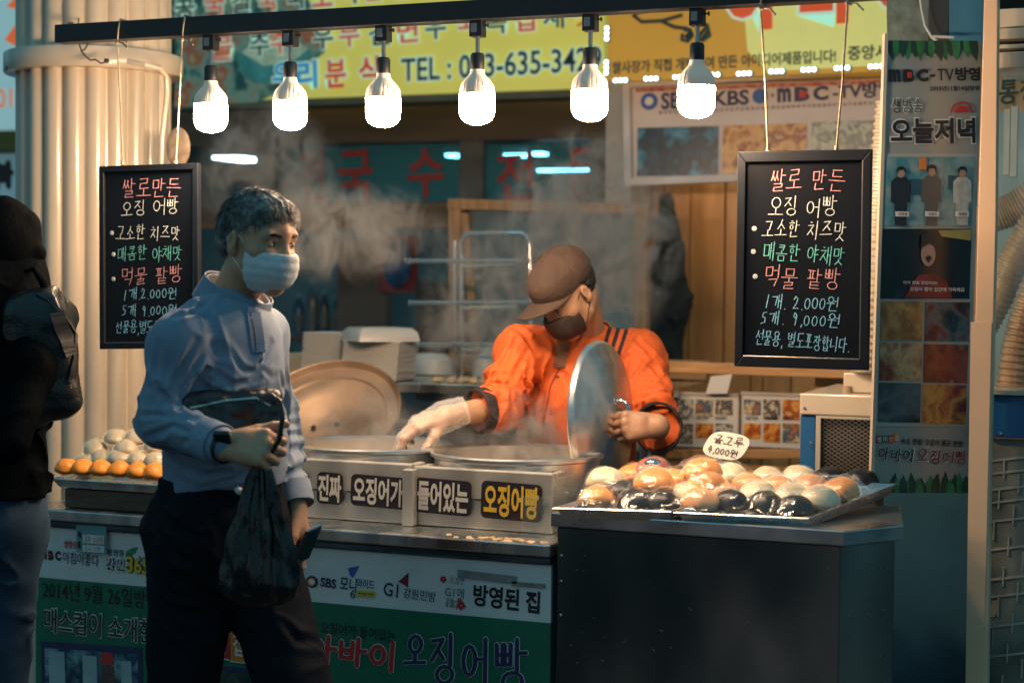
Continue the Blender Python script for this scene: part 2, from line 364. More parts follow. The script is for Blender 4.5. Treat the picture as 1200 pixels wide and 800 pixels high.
# ------------------------------------------------------------------ sculpting with distance fields
rngn = np.random.RandomState(3)
LAT = rngn.rand(32, 32, 32).astype(np.float32)*2-1
def vnoise(Q):
    i = np.floor(Q).astype(int); f = Q-i; f = f*f*(3-2*f); i &= 31; j = (i+1) & 31
    a = LAT
    def l(x, y, t): return x+(y-x)*t
    return l(l(l(a[i[:,0],i[:,1],i[:,2]], a[j[:,0],i[:,1],i[:,2]], f[:,0]), l(a[i[:,0],j[:,1],i[:,2]], a[j[:,0],j[:,1],i[:,2]], f[:,0]), f[:,1]),
             l(l(a[i[:,0],i[:,1],j[:,2]], a[j[:,0],i[:,1],j[:,2]], f[:,0]), l(a[i[:,0],j[:,1],j[:,2]], a[j[:,0],j[:,1],j[:,2]], f[:,0]), f[:,1]), f[:,2])
class Sdf:
    def __init__(s, lo, hi, h):
        s.lo = np.array(lo, float); s.h = h
        s.n = np.ceil((np.array(hi, float)-s.lo)/h).astype(int)+1
        s.d = np.full(s.n, .5, np.float32)
    def sub(s, lo, hi):
        a = np.clip(np.floor((np.array(lo)-s.lo)/s.h).astype(int), 0, s.n-1); b = np.clip(np.ceil((np.array(hi)-s.lo)/s.h).astype(int)+1, 1, s.n)
        sl = tuple(slice(int(p), int(q)) for p, q in zip(a, b))
        ax = [s.lo[k]+s.h*np.arange(int(a[k]), int(b[k])) for k in range(3)]
        return sl, ax[0][:, None, None].astype(np.float32), ax[1][None, :, None].astype(np.float32), ax[2][None, None, :].astype(np.float32)
    def put(s, fn, lo, hi, k, op='u'):
        m = max(.03, k*1.5)
        sl, X, Y, Z = s.sub([v-m for v in lo], [v+m for v in hi])
        if 0 in s.d[sl].shape: return s
        b = fn(X, Y, Z); a = s.d[sl]
        if op == 'u':
            if k > 0:
                h = np.maximum(k-np.abs(a-b), 0)/k; s.d[sl] = np.minimum(a, b)-h*h*k*.25
            else: s.d[sl] = np.minimum(a, b)
        elif op == 'c':
            b = -b
            if k > 0:
                h = np.maximum(k-np.abs(a-b), 0)/k; s.d[sl] = np.maximum(a, b)+h*h*k*.25
            else: s.d[sl] = np.maximum(a, b)
        return s
    def cone(s, a, b, ra, rb, k=.02, flat=None, op='u'):
        """tapered capsule from a to b; flat=(direction, q>1) flattens it along the direction"""
        a, b = np.array(a, float), np.array(b, float); ab = b-a; L = max(ab.dot(ab), 1e-9)
        def fn(X, Y, Z):
            x, y, z = X-a[0], Y-a[1], Z-a[2]
            t = np.clip((x*ab[0]+y*ab[1]+z*ab[2])/L, 0, 1)
            x, y, z = x-t*ab[0], y-t*ab[1], z-t*ab[2]
            r = ra+(rb-ra)*t
            if flat is not None:
                n, q = np.array(flat[0], float), flat[1]; c = (x*n[0]+y*n[1]+z*n[2])
                dd = np.sqrt(x*x+y*y+z*z+(q*q-1)*c*c)
                # distance-like: shrink where flattened
                g = np.sqrt(x*x+y*y+z*z+1e-9); sc = np.minimum(1, g/np.maximum(dd, 1e-6))
                return (dd-r)*sc
            return np.sqrt(x*x+y*y+z*z)-r
        rm = max(ra, rb)
        return s.put(fn, np.minimum(a, b)-rm, np.maximum(a, b)+rm, k, op)
    def ell(s, c, r, M=None, k=.02, op='u'):
        c = np.array(c, float); r = np.array(r, float); A = np.array(M.to_3x3() if M else Matrix.Identity(3))
        def fn(X, Y, Z):
            x, y, z = X-c[0], Y-c[1], Z-c[2]
            q = [A[0, i]*x+A[1, i]*y+A[2, i]*z for i in range(3)]
            k0 = np.sqrt(sum((q[i]/r[i])**2 for i in range(3))); k1 = np.sqrt(sum((q[i]/r[i]**2)**2 for i in range(3)))+1e-6
            return k0*(k0-1)/k1
        m = float(r.max()); return s.put(fn, c-m, c+m, k, op)
    def rbox(s, c, half, rr, M=None, k=.01, op='u'):
        c = np.array(c, float); hf = np.array(half, float)-rr; A = np.array(M.to_3x3() if M else Matrix.Identity(3))
        def fn(X, Y, Z):
            x, y, z = X-c[0], Y-c[1], Z-c[2]
            q = [np.abs(A[0, i]*x+A[1, i]*y+A[2, i]*z)-hf[i] for i in range(3)]
            o = np.sqrt(sum(np.maximum(t, 0)**2 for t in q)); return o+np.minimum(np.maximum(np.maximum(q[0], q[1]), q[2]), 0)-rr
        m = float(np.linalg.norm(half)); return s.put(fn, c-m, c+m, k, op)
    def plane(s, p, n):
        """keep what lies behind the plane"""
        p, n = np.array(p, float), np.array(V(n).normalized())
        sl, X, Y, Z = s.sub(s.lo, s.lo+s.h*s.n)
        s.d = np.maximum(s.d, ((X-p[0])*n[0]+(Y-p[1])*n[1]+(Z-p[2])*n[2]).astype(np.float32)); return s
    def bump(s, fn, band=.03):
        idx = np.nonzero(np.abs(s.d) < band); Q = s.lo+s.h*np.stack(idx, 1)
        s.d[idx] += fn(Q).astype(np.float32); return s
    def mesh_data(s):
        g = vdb.FloatGrid(background=.5); g.copyFromArray(np.ascontiguousarray(s.d)); p, q = g.convertToQuads(0.0)
        return s.lo+p*s.h, q[:, ::-1]
def creases(S, strokes, depth, w):
    """press folds into a cloth field along strokes given as seen by the photographer"""
    p, q = S.mesh_data(); bv = BVHTree.FromPolygons(p.tolist(), q.tolist()); pts = []; wt = []
    for st in strokes:
        n = 10*(len(st)-1)
        for i in range(n+1):
            t = i/n*(len(st)-1); k = min(int(t), len(st)-2); f = t-k
            h, _ = hit(bv, st[k][0]+(st[k+1][0]-st[k][0])*f, st[k][1]+(st[k+1][1]-st[k][1])*f)
            if h is not None: pts.append(tuple(h)); wt.append(math.sin(math.pi*(.12+.8*i/n)))
    C = np.array(pts, np.float32); Wt = np.array(wt, np.float32)
    def fn(Q):
        out = np.zeros(len(Q), np.float32); Q = Q.astype(np.float32)
        ok = np.nonzero(((Q > C.min(0)-.05) & (Q < C.max(0)+.05)).all(1))[0]
        for c0 in range(0, len(ok), 20000):
            ii = ok[c0:c0+20000]; X = Q[ii]; X = X+.006*vnoise(X*30)[:, None].astype(np.float32)
            D = np.sqrt(((X[:, None, :]-C[None])**2).sum(2)); j = D.argmin(1); d = D[np.arange(len(ii)), j]; a = Wt[j]
            out[ii] = depth*a*(np.exp(-(d/w)**2)-.75*np.exp(-((d-2.3*w)/(1.1*w))**2))
        return out
    S.bump(fn, .014)
def sdf_mesh(name, parts, m, parent=None, org=None):
    vs = []; fs = []; n = 0
    for S in parts:
        p, q = S.mesh_data() if isinstance(S, Sdf) else S
        vs.append(p); fs.append(q+n); n += len(p)
    p = np.concatenate(vs); q = np.concatenate(fs)
    me = bpy.data.meshes.new(name); me.from_pydata(p.tolist(), [], q.tolist()); me.update()
    me.polygons.foreach_set('use_smooth', [True]*len(me.polygons)); me.materials.append(m)
    bv = BVHTree.FromPolygons(p.tolist(), q.tolist())
    o = link_mesh(name, me, parent, org)
    return o, bv
def hit(bv, px, py):
    h = bv.ray_cast(CAMP, ray(px, py).normalized())
    return (h[0], h[1]) if h[0] is not None else (None, None)
def decal(mb, bv, pts, width, off=.002, t=.0015, n=10, taper=None):
    """a strip of real thickness laid over a sculpted surface along the pixels' path"""
    path = []
    for (x0, y0), (x1, y1) in zip(pts, pts[1:]):
        for i in range(n):
            p, nn = hit(bv, x0+(x1-x0)*i/n, y0+(y1-y0)*i/n)
            if p is not None: path.append((p, nn))
    if len(path) < 3: return
    vs = []; fs = []
    for i, (p, nn) in enumerate(path):
        d = (path[min(i+1, len(path)-1)][0]-path[max(i-1, 0)][0]).normalized(); sd_ = d.cross(nn).normalized()*width/2
        for k, (a, b) in enumerate(((-1, -2.5*t), (1, -2.5*t), (1, off), (-1, off))): vs.append(p+sd_*a+nn*b)
    for i in range(len(path)-1):
        for k in range(4): fs.append((i*4+k, i*4+(k+1) % 4, i*4+4+(k+1) % 4, i*4+4+k))
    fs.append((3, 2, 1, 0)); e = (len(path)-1)*4; fs.append((e, e+1, e+2, e+3))
    mb.add(vs, fs)
# ================================================================== materials used all over
CREAM = mat('cream_paint', (.60, .52, .41), .26, var=.06, scale=5, bump=.03, bscale=25, coat=.3, stretch=(1, 1, .2))
BLACKM = mat('black_metal', (.012, .016, .02), .45, var=.3, scale=20)
STEEL = mat('stainless', (.60, .60, .59), .27, 1, var=.12, scale=14, bump=.05, bscale=90, stretch=(1, 1, .15), rvar=.08)
STEELD = mat('stainless_worn', (.42, .42, .42), .33, 1, var=.25, scale=6, bump=.12, bscale=7, rvar=.12)
ALU = mat('aluminium', (.70, .69, .67), .34, 1, var=.06, scale=30, bump=.03, bscale=160, rvar=.05)
CHROME = mat('chrome', (.75, .76, .78), .12, 1, var=0)
WOOD = mat('pine_wood', (.50, .27, .11), .45, var=.3, scale=7, bump=.08, bscale=40, stretch=(1, 8, 8))
WOODV = mat('pine_wood_upright', (.50, .27, .11), .45, var=.3, scale=7, bump=.08, bscale=40, stretch=(8, 8, 1))
DWOOD = mat('dark_wood', (.11, .07, .045), .6, var=.4, scale=9, bump=.15, bscale=50, stretch=(1, 10, 10))
WHITE = mat('white_vinyl', (.74, .75, .74), .38, var=.05, scale=12, bump=.04, bscale=14)
GREEN = mat('green_vinyl', (.012, .16, .095), .35, var=.12, scale=9, bump=.03, bscale=12)
INK = mat('black_ink', (.014, .014, .018), .5, var=0)
NAVYI = mat('navy_ink', (.02, .03, .10), .5, var=0)
REDI = mat('red_ink', (.55, .03, .025), .5, var=0)
DREDI = mat('dark_red_ink', (.20, .02, .03), .5, var=0)
WINK = mat('white_ink', (.78, .78, .76), .5, var=0)
ORI = mat('orange_ink', (.75, .22, .03), .5, var=0)
YELI = mat('yellow_ink', (.80, .50, .04), .5, var=0)
BLUEI = mat('blue_ink', (.03, .12, .42), .5, var=0)
GREENI = mat('leaf_ink', (.03, .22, .08), .5, var=.4, scale=30)
BLUEP = mat('blue_paint', (.012, .11, .30), .35, var=.12, scale=8, bump=.02)
NAVYP = mat('dark_blue_paint', (.02, .09, .15), .5, var=.2, scale=5, bump=.03)
ROPE = mat('rope', (.45, .38, .28), .9, var=.25, scale=200, bump=.5, bscale=300)

# ================================================================== ground
g = MB(); g.flat([(-60, -60, 0), (60, -60, 0), (60, 60, 0), (-60, 60, 0)])
tag(g.build('ground', mat('asphalt', (.05, .052, .055), .75, var=.35, scale=30, bump=.4, bscale=120)), kind='structure')
g = MB(); g.box((-30, -.35, .002), (30, 60, .1))
tag(g.build('pavement', mat('pavers', (.17, .16, .15), .7, var=.3, scale=16, bump=.3, bscale=60), bevel=.01), kind='structure')

# ================================================================== fluted column
cc = W(110, 350, .6); CX, CYc = cc.x, .6
col = thing('column', 'tall cream column of rounded vertical ribs with a clamp band near its top', 'column', (CX, CYc, .1))
def ribs(r0, rr, n, ph):
    pts = []
    for k in range(n):
        for j in range(12):
            f = (j+.5)/12; a = 2*math.pi*(k+f)/n+ph
            e = math.sqrt(max(0, 1-(2*f-1)**2)); r_ = r0+rr*e
            pts.append((r_*math.cos(a), r_*math.sin(a)))
    return pts
s = MB(); s.prism(ribs(.198, .032, 21, .12), 3.3, Matrix.Translation((CX, CYc, .1))); s.build('shaft', CREAM, col, smooth=True)
zb = W(110, 63, .6-.25).z
s = MB(); s.lathe([(.236, -.03), (.262, -.03), (.265, -.026), (.265, .026), (.262, .03), (.236, .03)], 64, Matrix.Translation((CX, CYc, zb)))
bnd = s.build('clamp_band', CREAM, col, smooth=True)
s = MB(); s.tube([W(150, 72, .33), W(170, 76, .33), W(187, 80, .38), W(195, 90, .42), W(196, 110, .42), W(190, 160, .42), W(189, 195, .42), W(189, 420, .32)], .0075, 10); s.build('conduit', CREAM, col, smooth=True)
s = MB()
for a_, b_ in (((92, 50), (100, 66)), ((100, 66), (112, 70)), ((112, 70), (124, 73)), ((95, 60), (104, 50)), ((8, 78), (7, 82))):
    s.tube([W(*a_, .33), W((a_[0]+b_[0])/2, (a_[1]+b_[1])/2+3, .325), W(*b_, .33)], .0022, 6)
s.lathe([(.006, 0), (.008, .004), (.006, .012)], 8, Matrix.Translation(W(125, 74, .33))); s.build('loose_wire', BLACKM, col, smooth=True)
s = MB(); s.tube([W(97, -6, .42), W(97, 8, .42), W(93, 20, .42), W(88, 27, .42), W(80, 28, .32)], .003, 6)
s.tube([W(93, 20, .42), W(91, 30, .32)], .002, 6); s.build('dangling_vine', mat('vine', (.06, .10, .03), .7, var=.3), col)
# rounded plate beside the column
s = MB(); q = W(209, 173, .5); prof = [(0, -.006), (.050, -.006), (.056, 0), (.05, .005), (.03, .007), (0, .007)]
s.lathe(prof, 32, frame(q, (.72, 0, 0), (0, 0, 1.05), (0, -1, 0)))
tag(s.build('wall_plate', mat('tan_dusty', (.36, .27, .2), .6, var=.4, scale=40), smooth=True), 'tan scuffed oval plate hanging beside the ribbed column behind the chalkboard', 'plate')

# far left: another lit shop sign and its shop front behind the column
s = thing('side_sign', 'pale lit sign with an orange arrow and digits at the far left edge', 'sign', W(-40, 150, 2.2))
m = MB(); pquad(m, -140, -60, 40, 153, 2.2, .08); m.build('panel', mat('pale_lit_panel', (.42, .66, .68), .4, var=.05, emit=.36, ecol=(.42, .74, .78)), s)
m = MB(); ppoly(m, [(6, 47), (22, 25), (22, 56)], 2.2, .004, .004); ppoly(m, [(8, 8), (22, -6), (22, 12)], 2.2, .004, .004)
ptxt(m, '01', -3, 116, 15, 115, 22, 2.2, 0, .006); m.build('lettering', mat('orange_lit', (.8, .16, .03), .5, var=0, emit=.5, ecol=(.9, .16, .03)), s)
m = MB(); pquad(m, -140, 156, 40, 178, 2.25, .06); 
tag(m.build('awning_strip', mat('olive', (.10, .12, .02), .6, var=.1)), 'olive green fascia strip below the pale lit sign at far left', 'fascia')
m = MB(); pquad(m, -140, 181, 40, 300, 2.3, .05); nb = m.build('shop_poster', mat('pale_blue_poster', (.32, .55, .62), .5, var=.1, emit=.12, ecol=(.4, .7, .8)))
tag(nb, 'pale blue poster with black brush strokes behind the backpack wearer', 'poster')
m = MB()
phand(m, '나바', -12, 205, 14, 203, 26, 2.3, .03, .004); m.build('lettering', INK, nb)

# ================================================================== the shop behind
yb = 3.0
m = MB(); pquad(m, -260, 285, 1300, 900, 3.35, .1); m.box((-7, 3.0, .1), (-6.9, 6, 3.5))
# shop back wall and ceiling, open to the front
bz = .1
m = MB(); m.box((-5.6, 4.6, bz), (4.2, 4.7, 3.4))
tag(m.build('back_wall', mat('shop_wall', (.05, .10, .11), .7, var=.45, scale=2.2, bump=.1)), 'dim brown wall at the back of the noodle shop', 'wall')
m = MB(); m.box((-5.6, 2.9, 2.62), (4.2, 4.6, 2.7))
tag(m.build('ceiling', mat('shop_ceiling', (.35, .42, .44), .7, var=.1)), kind='structure')
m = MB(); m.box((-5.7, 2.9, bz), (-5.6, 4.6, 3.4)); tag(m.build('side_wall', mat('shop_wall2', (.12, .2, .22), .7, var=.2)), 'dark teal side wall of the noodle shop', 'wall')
# fascia beams over the glass
m = MB(); pquad(m, -60, 112, 712, 170, 2.95, .14)
tag(m.build('fascia_beam', mat('brown_fascia', (.075, .05, .035), .5, var=.4, scale=4, bump=.06, stretch=(.4, 3, 6))), 'dark brown fascia beam under the yellow noodle shop sign', 'beam')
m = MB(); pquad(m, -60, 240, 545, 268, 2.98, .1)
tag(m.build('transom_beam', mat('brown_rail', (.19, .11, .06), .5, var=.4, scale=5, stretch=(.4, 3, 6))), 'brown wooden rail below the red lettered window panes', 'beam')
# transom window
tw = thing('transom_window', 'teal glass transom window with large red noodle shop letters', 'window', (W(500, 235, 2.98).x, 2.98, W(500, 235, 2.98).z))
m = MB()
for x0, x1, ya, yb_ in ((396-70, 538, 170, 236), (566, 712, 168, 232)):
    pquad(m, x0, ya, x1, yb_, 2.99, .006)
m.build('pane', film('transom_glass', (.40, .72, .80), .12, .25, .08, 0, 35, (.12, .45, .52)), tw)
m = MB()
for x0, x1 in ((300, 326), (538, 566)): pquad(m, x0, 160, x1, 245, 2.96, .08)
pquad(m, 690, 160, 712, 250, 2.96, .06); m.build('mullion', mat('mullion', (.10, .10, .095), .5, var=.3), tw)
m = MB()
for ch, xa, xb, yc, h in (('전', 352, 380, 206, 62), ('국', 397, 437, 207, 60), ('수', 478, 520, 204, 58), ('전', 582, 626, 207, 58), ('문', 664, 708, 204, 60)):
    ptxt(m, ch, xa, yc, xb, yc-2, h, 2.985, .02, .004)
m.build('lettering', mat('window_red', (.34, .03, .025), .5, var=.2, scale=30), tw)
# lit fixtures on the shop ceiling
CEL = mat('cool_tube', (.8, .9, 1), .5, var=0, emit=26, ecol=(.55, .86, 1))
def ceil_light(px, py, y, wx, wy, lab):
    p = W(px, py, y); t = thing('ceiling_light', lab, 'ceiling light', p, 'cool ceiling lights inside the noodle shop')
    m = MB(); m.box((p.x-wx, y-wy, p.z+.012), (p.x+wx, y+wy, p.z+.05)); m.build('housing', mat('fixture_white', (.6, .62, .62), .5, var=0), t, bevel=.004)
    m = MB(); m.box((p.x-wx+.01, y-wy+.01, p.z), (p.x+wx-.01, y+wy-.01, p.z+.012)); m.build('diffuser', CEL, t)
    m = MB(); m.tube([(p.x, y, p.z+.05), (p.x, y, 2.62)], .006, 6); m.build('drop_rod', BLACKM, t)
ceil_light(281, 188, 3.9, .09, .14, 'square cool panel light glowing behind the walking man')
ceil_light(607, 184, 4.1, .07, .05, 'small cool light behind the red letters, left of the long tube')
ceil_light(632, 182, 4.0, .04, .05, 'smallest cool light behind the right letter pane')
ceil_light(668, 201, 3.9, .17, .03, 'long cool tube light behind the last red letter')
ceil_light(531, 184, 4.2, .035, .05, 'small cool light beside the window mullion')

# left yellow sign
sg = thing('noodle_shop_sign', 'long pale yellow noodle shop sign with telephone number and food picture', 'sign', W(460, 118, 2.6))
YS = mat('sign_yellow', (.62, .60, .13), .4, var=.04, scale=3, emit=.40, ecol=(.64, .62, .12))
m = MB(); a, b, c, d = pquad(m, 205, -130, 709, 112, 2.6, .14)
m.build('panel', YS, sg)
m = MB(); m.box((a-.01, 2.60, c-.03), (b+.006, 2.74, c-.001)); m.build('frame', mat('sign_frame', (.10, .11, .07), .5, var=.2), sg)
TEALP = mat('sign_teal', (.05, .30, .30), .5, var=.4, scale=14, emit=.12, ecol=(.05, .30, .30))
m = MB(); ppoly(m, [(205, -60), (330, -60), (372, 20), (382, 60), (345, 92), (330, 108), (300, 120), (205, 126)], 2.6, .002, .002); m.build('food_picture', photo_mat('noodle_print', ['#0b3a3c', '#1f6d6b', '#8ec3b0', '#c86a3a', '#cfd7b0'], 9), sg)
m = MB(); ppoly(m, [(278, 66), (300, 52), (345, 52), (366, 60), (352, 82), (330, 96), (300, 98), (284, 88)], 2.6, .002, .005); bw = m.build('bowl_picture', TEALP, sg)
m = MB(); ppoly(m, [(284, 62), (300, 48), (345, 46), (362, 58), (345, 72), (310, 78)], 2.6, .002, .008); m.build('noodles', mat('sign_noodle', (.42, .62, .45), .5, var=.3, scale=40, emit=.15, ecol=(.4, .6, .45)), bw)
def outlined(body, rows, dark, y, bold, grow, par, glow, zz=.004):
    pass
LITW = mat('sign_pale', (.50, .72, .62), .5, var=0, emit=.38, ecol=(.5, .74, .64))
RSG = mat('sign_red', (.75, .10, .03), .5, var=0, emit=.25, ecol=(.8, .1, .02)); KSG = mat('sign_dark', (.015, .06, .07), .5, var=0)
BSG = mat('sign_blue', (.02, .32, .62), .5, var=0, emit=.3, ecol=(.02, .36, .7))
m0, m1, m2, m3 = MB(), MB(), MB(), MB()
row1 = [('물', 262, 58), ('추', 306, 53), ('주', 330, 51), ('우', 380, 45), ('무', 411, 42), ('김', 446, 40), ('면', 479, 37), ('우', 512, 33), ('국', 548, 29), ('속', 583, 27), ('집', 616, 24), ('새', 650, 21), ('것', 686, 18)]
row0 = [('콩', 218, 10), ('국', 253, 6), ('칼', 285, 4), ('국', 315, 1), ('국', 348, -2), ('소', 379, -5), ('국', 410, -8), ('밥', 440, -12), ('쌈', 472, -15), ('밥', 504, -18), ('집', 540, -22), ('죽', 575, -25), ('면', 610, -28)]
for i, (ch, x, y) in enumerate(row1+row0):
    for mm, gr, zz in ((m0, .05, .010), (m1 if i % 2 == 0 else m2, 0, .013)):
        ptxt(mm, ch, x-12, y, x+12, y-2, 29, 2.6, .014, zz, gr)
for ch, x, y, mm in (('우', 333, 91, m3), ('리', 361, 89, m3), ('분', 395, 88, m1), ('식', 434, 84, m1)):
    ptxt(m0, ch, x-12, y, x+12, y-2, 33, 2.6, .02, .010, .06); ptxt(mm, ch, x-12, y, x+12, y-2, 33, 2.6, .028, .013)
ptxt(m0, 'TEL : 033-635-3429', 472, 83, 706, 69, 28, 2.6, .012, .010, .05); ptxt(m2, 'TEL : 033-635-3429', 472, 83, 706, 69, 28, 2.6, .012, .013)
m0.build('letter_outline', LITW, sg); m1.build('red_lettering', RSG, sg); m2.build('dark_lettering', KSG, sg); m3.build('blue_lettering', BSG, sg)

# right orange-yellow sign
sg = thing('bun_shop_sign', 'deep yellow bun shop sign with big red letters above the poster', 'sign', W(880, 95, 2.2))
m = MB(); a, b, c, d = pquad(m, 713, -150, 1120, 88, 2.2, .14)
m.build('panel', mat('sign_amber', (.58, .32, .04), .4, var=.05, scale=3, emit=.26, ecol=(.62, .34, .04)), sg)
m = MB(); ppoly(m, [(862, -100), (1120, -130), (1120, 72), (900, 84), (876, 60)], 2.2, .002, .001); m.build('light_panel', mat('sign_lime', (.62, .64, .22), .4, var=.05, emit=.40, ecol=(.62, .66, .2)), sg)
m0, m1, m2 = MB(), MB(), MB()
for ch, x0, x1, y in (('아', 852, 916, 2), ('바', 938, 1006, -5), ('이', 1028, 1080, -10)):
    ptxt(m0, ch, x0, y, x1, y-4, 72, 2.2, .04, .006, .05); ptxt(m1, ch, x0, y, x1, y-4, 72, 2.2, .05, .010)
ptxt(m2, '쌀사장가 직접 개발하여 만든 아이디어제품입니다!', 718, 80, 980, 66, 15, 2.2, .022, .008); ptxt(m2, '중앙시장', 994, 63, 1058, 60, 17, 2.2, .022, .008)
# the cook's doodle: a hat brim and whisk
m3 = MB()
for st in ([(742, 18), (752, 26), (775, 25), (800, 18)], [(744, 16), (760, 12), (790, 11)], [(775, 25), (790, 32), (806, 34)], [(800, 40), (799, 47), (806, 49), (812, 42), (809, 35), (802, 36)], [(818, 26), (829, 30), (832, 42), (824, 48), (816, 46)], [(803, 45), (809, 38)], [(806, 47), (812, 40)], [(818, 44), (828, 32)], [(822, 47), (831, 36)]):
    wsd = [W(x, y, 2.2) for x, y in st]; m3.tube([V((p.x, 2.197, p.z)) for p in wsd], .007, 6)
m0.build('letter_outline', LITW, sg); m1.build('red_lettering', RSG, sg); m2.build('dark_lettering', KSG, sg); m3.build('doodle', KSG, sg)
# LED modules along the sign's edges
LEDM = mat('led_white', (1, 1, 1), .5, var=0, emit=5, ecol=(.75, .95, 1)); LEDB = mat('led_base', (.25, .5, .55), .5, var=0)
led = [('v', 710, 39), ('v', 709.5, 79)]+[('h', x, y) for x, y in ((726, 94), (762, 92), (796, 90), (834, 87.5), (871, 86), (909, 83.5), (947, 81.5), (986, 79.5), (1026, 77.5))]
words = ['upper one on the edge between the signs', 'lower one on the edge between the signs']+['%s from the left under the amber sign' % w_ for w_ in ('first', 'second', 'third', 'fourth', 'fifth', 'sixth', 'seventh', 'eighth', 'ninth')]
for (k, px, py), wd in zip(led, words):
    p = W(px, py, 2.17); t = thing('led_module', 'small white three-dot light module, '+wd, 'light', p, 'led modules along the sign edges')
    m = MB(); e = .029
    if k == 'h': m.box((p.x-e, 2.18, p.z-.008), (p.x+e, 2.2, p.z+.008))
    else: m.box((p.x-.008, 2.18, p.z-e), (p.x+.008, 2.2, p.z+e))
    m.build('base', LEDB, t)
    m = MB()
    for q in (-1, 0, 1):
        m.lathe([(.0074, 0), (.0074, .002), (.005, .005), (0, .006)], 12, frame((p.x+(q*.019 if k == 'h' else 0), 2.18, p.z+(q*.019 if k == 'v' else 0)), (1, 0, 0), (0, 0, 1), (0, -1, 0)))
    m.build('diode', LEDM, t)

# framed poster below it
ps = thing('framed_poster', 'wide framed broadcaster poster with food photos under the amber sign', 'poster', W(885, 222, 2.3))
m = MB(); pquad(m, 736, 97, 1060, 212, 2.3, .02); m.build('sheet', mat('poster_paper', (.70, .60, .55), .5, var=.06), ps)
m = MB()
for (xa, ya), (xb, yb2) in (((733, 214), (1062, 200)), ((735, 99), (1062, 80))): m.bar(W(xa, ya, 2.29), W(xb, yb2, 2.29), .03, .03)
m.bar(W(735, 95, 2.29), W(737, 220, 2.29), .03, .035, (0, 1, 0)); m.build('frame', mat('poster_frame', (.62, .58, .56), .4, var=.1), ps, bevel=.004)
for nm, mt, box in (('store_photo', photo_mat('ph_store', ['#04222c', '#0f4a66', '#0a2a38', '#2b7fa0', '#6fa4b4'], 12), (747, 149, 842, 206)), ('food_photo', photo_mat('ph_food', ['#2a120a', '#b06a30', '#e0b070', '#8a2c14', '#e8d6b0'], 14), (847, 146, 945, 204)), ('kitchen_photo', photo_mat('ph_shop', ['#20383c', '#b8b09a', '#6a7a78', '#c8c8b4', '#405a60'], 17), (951, 142, 1045, 200))):
    m = MB(); pquad(m, *box, 2.3, .002, .004); m.build(nm, mt, ps)
m = MB(); pquad(m, 745, 98, 1055, 103, 2.3, .002, .003); m.build('stripe', photo_mat('ph_stripe', ['#8a2a20', '#c88a70', '#a83a2c', '#4a5a40'], 30), ps)
m0, m1, m2, m3 = MB(), MB(), MB(), MB()
def ring(mb, px, py, rpx, rin, y, z=.004, n=24):
    p = W(px, py, y); k = (W(px+1, py, y)-p).length; q = (W(px, py-1, y).z-p.z)
    M = frame((p.x, y-z, p.z), (1, 0, 0), (0, 0, 1), (0, -1, 0)); vs = []; fs = []
    for i in range(n):
        a_ = 2*math.pi*i/n; vs += [(rpx*k*math.cos(a_), rpx*q*math.sin(a_), 0), (rin*k*math.cos(a_), rin*q*math.sin(a_), 0)]
    for i in range(n):
        j = (i+1) % n; fs.append((2*i, 2*j, 2*j+1, 2*i+1))
    mb.add(vs, fs, M)
ring(m0, 761, 119, 10, 5, 2.3); ring(m3, 761, 119, 5, 0, 2.3, .005); ring(m0, 891, 113, 9, 0, 2.3)
ptxt(m1, 'SBS', 775, 119, 808, 117, 20, 2.3, .03); ptxt(m1, 'KBS', 836, 116, 878, 114, 18, 2.3, .03)
ptxt(m1, '·', 904, 112, 907, 112, 4, 2.3, .02)
ptxt(m1, 'm', 911, 112, 927, 111, 17, 2.3, .045); ptxt(m1, 'B', 931, 111, 949, 110, 17, 2.3, .05); ptxt(m1, 'C', 953, 110, 971, 109, 17, 2.3, .05); ptxt(m1, '-TV방영', 976, 108, 1048, 104, 19, 2.3, .03)
pquad(m2, 937, 107, 945, 115, 2.3, .001, .006)
rg = random.Random(5)
for i in range(46):
    x = 772+i*6; yy = 132-(i*6)*.045
    ptxt(m1, rg.choice('방송일자월년금요'), x, yy, x+4, yy, 4, 2.3, .01)
m0.build('emblem', BLUEI, ps); m1.build('lettering', NAVYI, ps); m2.build('red_square', REDI, ps); m3.build('emblem_core', WINK, ps)

# pale pier left of the poster
m = MB(); pquad(m, 706, 96, 736, 900, 2.45, .2)
tag(m.build('wall_pier', mat('pale_pier', (.42, .40, .36), .6, var=.12, scale=4, bump=.05)), 'pale plastered pier between the letter panes and the framed poster', 'pillar')
# plank cladding lit orange behind the boards
pc = thing('plank_wall', 'orange wooden plank wall behind the chalkboard and the cook', 'wall', W(880, 600, 2.75))
m = MB()
x = W(748, 330, 2.75).x; xe = 2.2; rg = random.Random(2); i = 0
while x < xe:
    wd = rg.choice((.05, .11, .14, .16)); y0 = 2.75+rg.choice((0, .008, .015)); m.box((x, y0, .1), (min(x+wd-.004, xe), y0+.03, 2.3)); x += wd; i += 1
m.build('planks', mat('lit_planks', (.50, .27, .10), .4, var=.25, scale=5, bump=.06, stretch=(4, 4, .5), coat=.2), pc, bevel=.003)
# strip lamp added out of view behind the poster to light the planks
t = thing('unseen_strip_lamp', 'unseen warm strip lamp added behind the poster to light the planks', 'lamp', (W(900, 235, 2.42).x, 2.42, W(900, 235, 2.42).z))
p = W(880, 208, 2.42); m = MB(); m.box((p.x-.35, 2.42, p.z+.03), (p.x+.35, 2.47, p.z+.05)); m.build('housing', BLACKM, t)
m = MB(); m.tube([(p.x-.34, 2.445, p.z+.018), (p.x+.34, 2.445, p.z+.018)], .011, 8); m.build('tube', mat('warm_tube', (1, .8, .5), .5, var=0, emit=11, ecol=(1, .60, .28)), t)

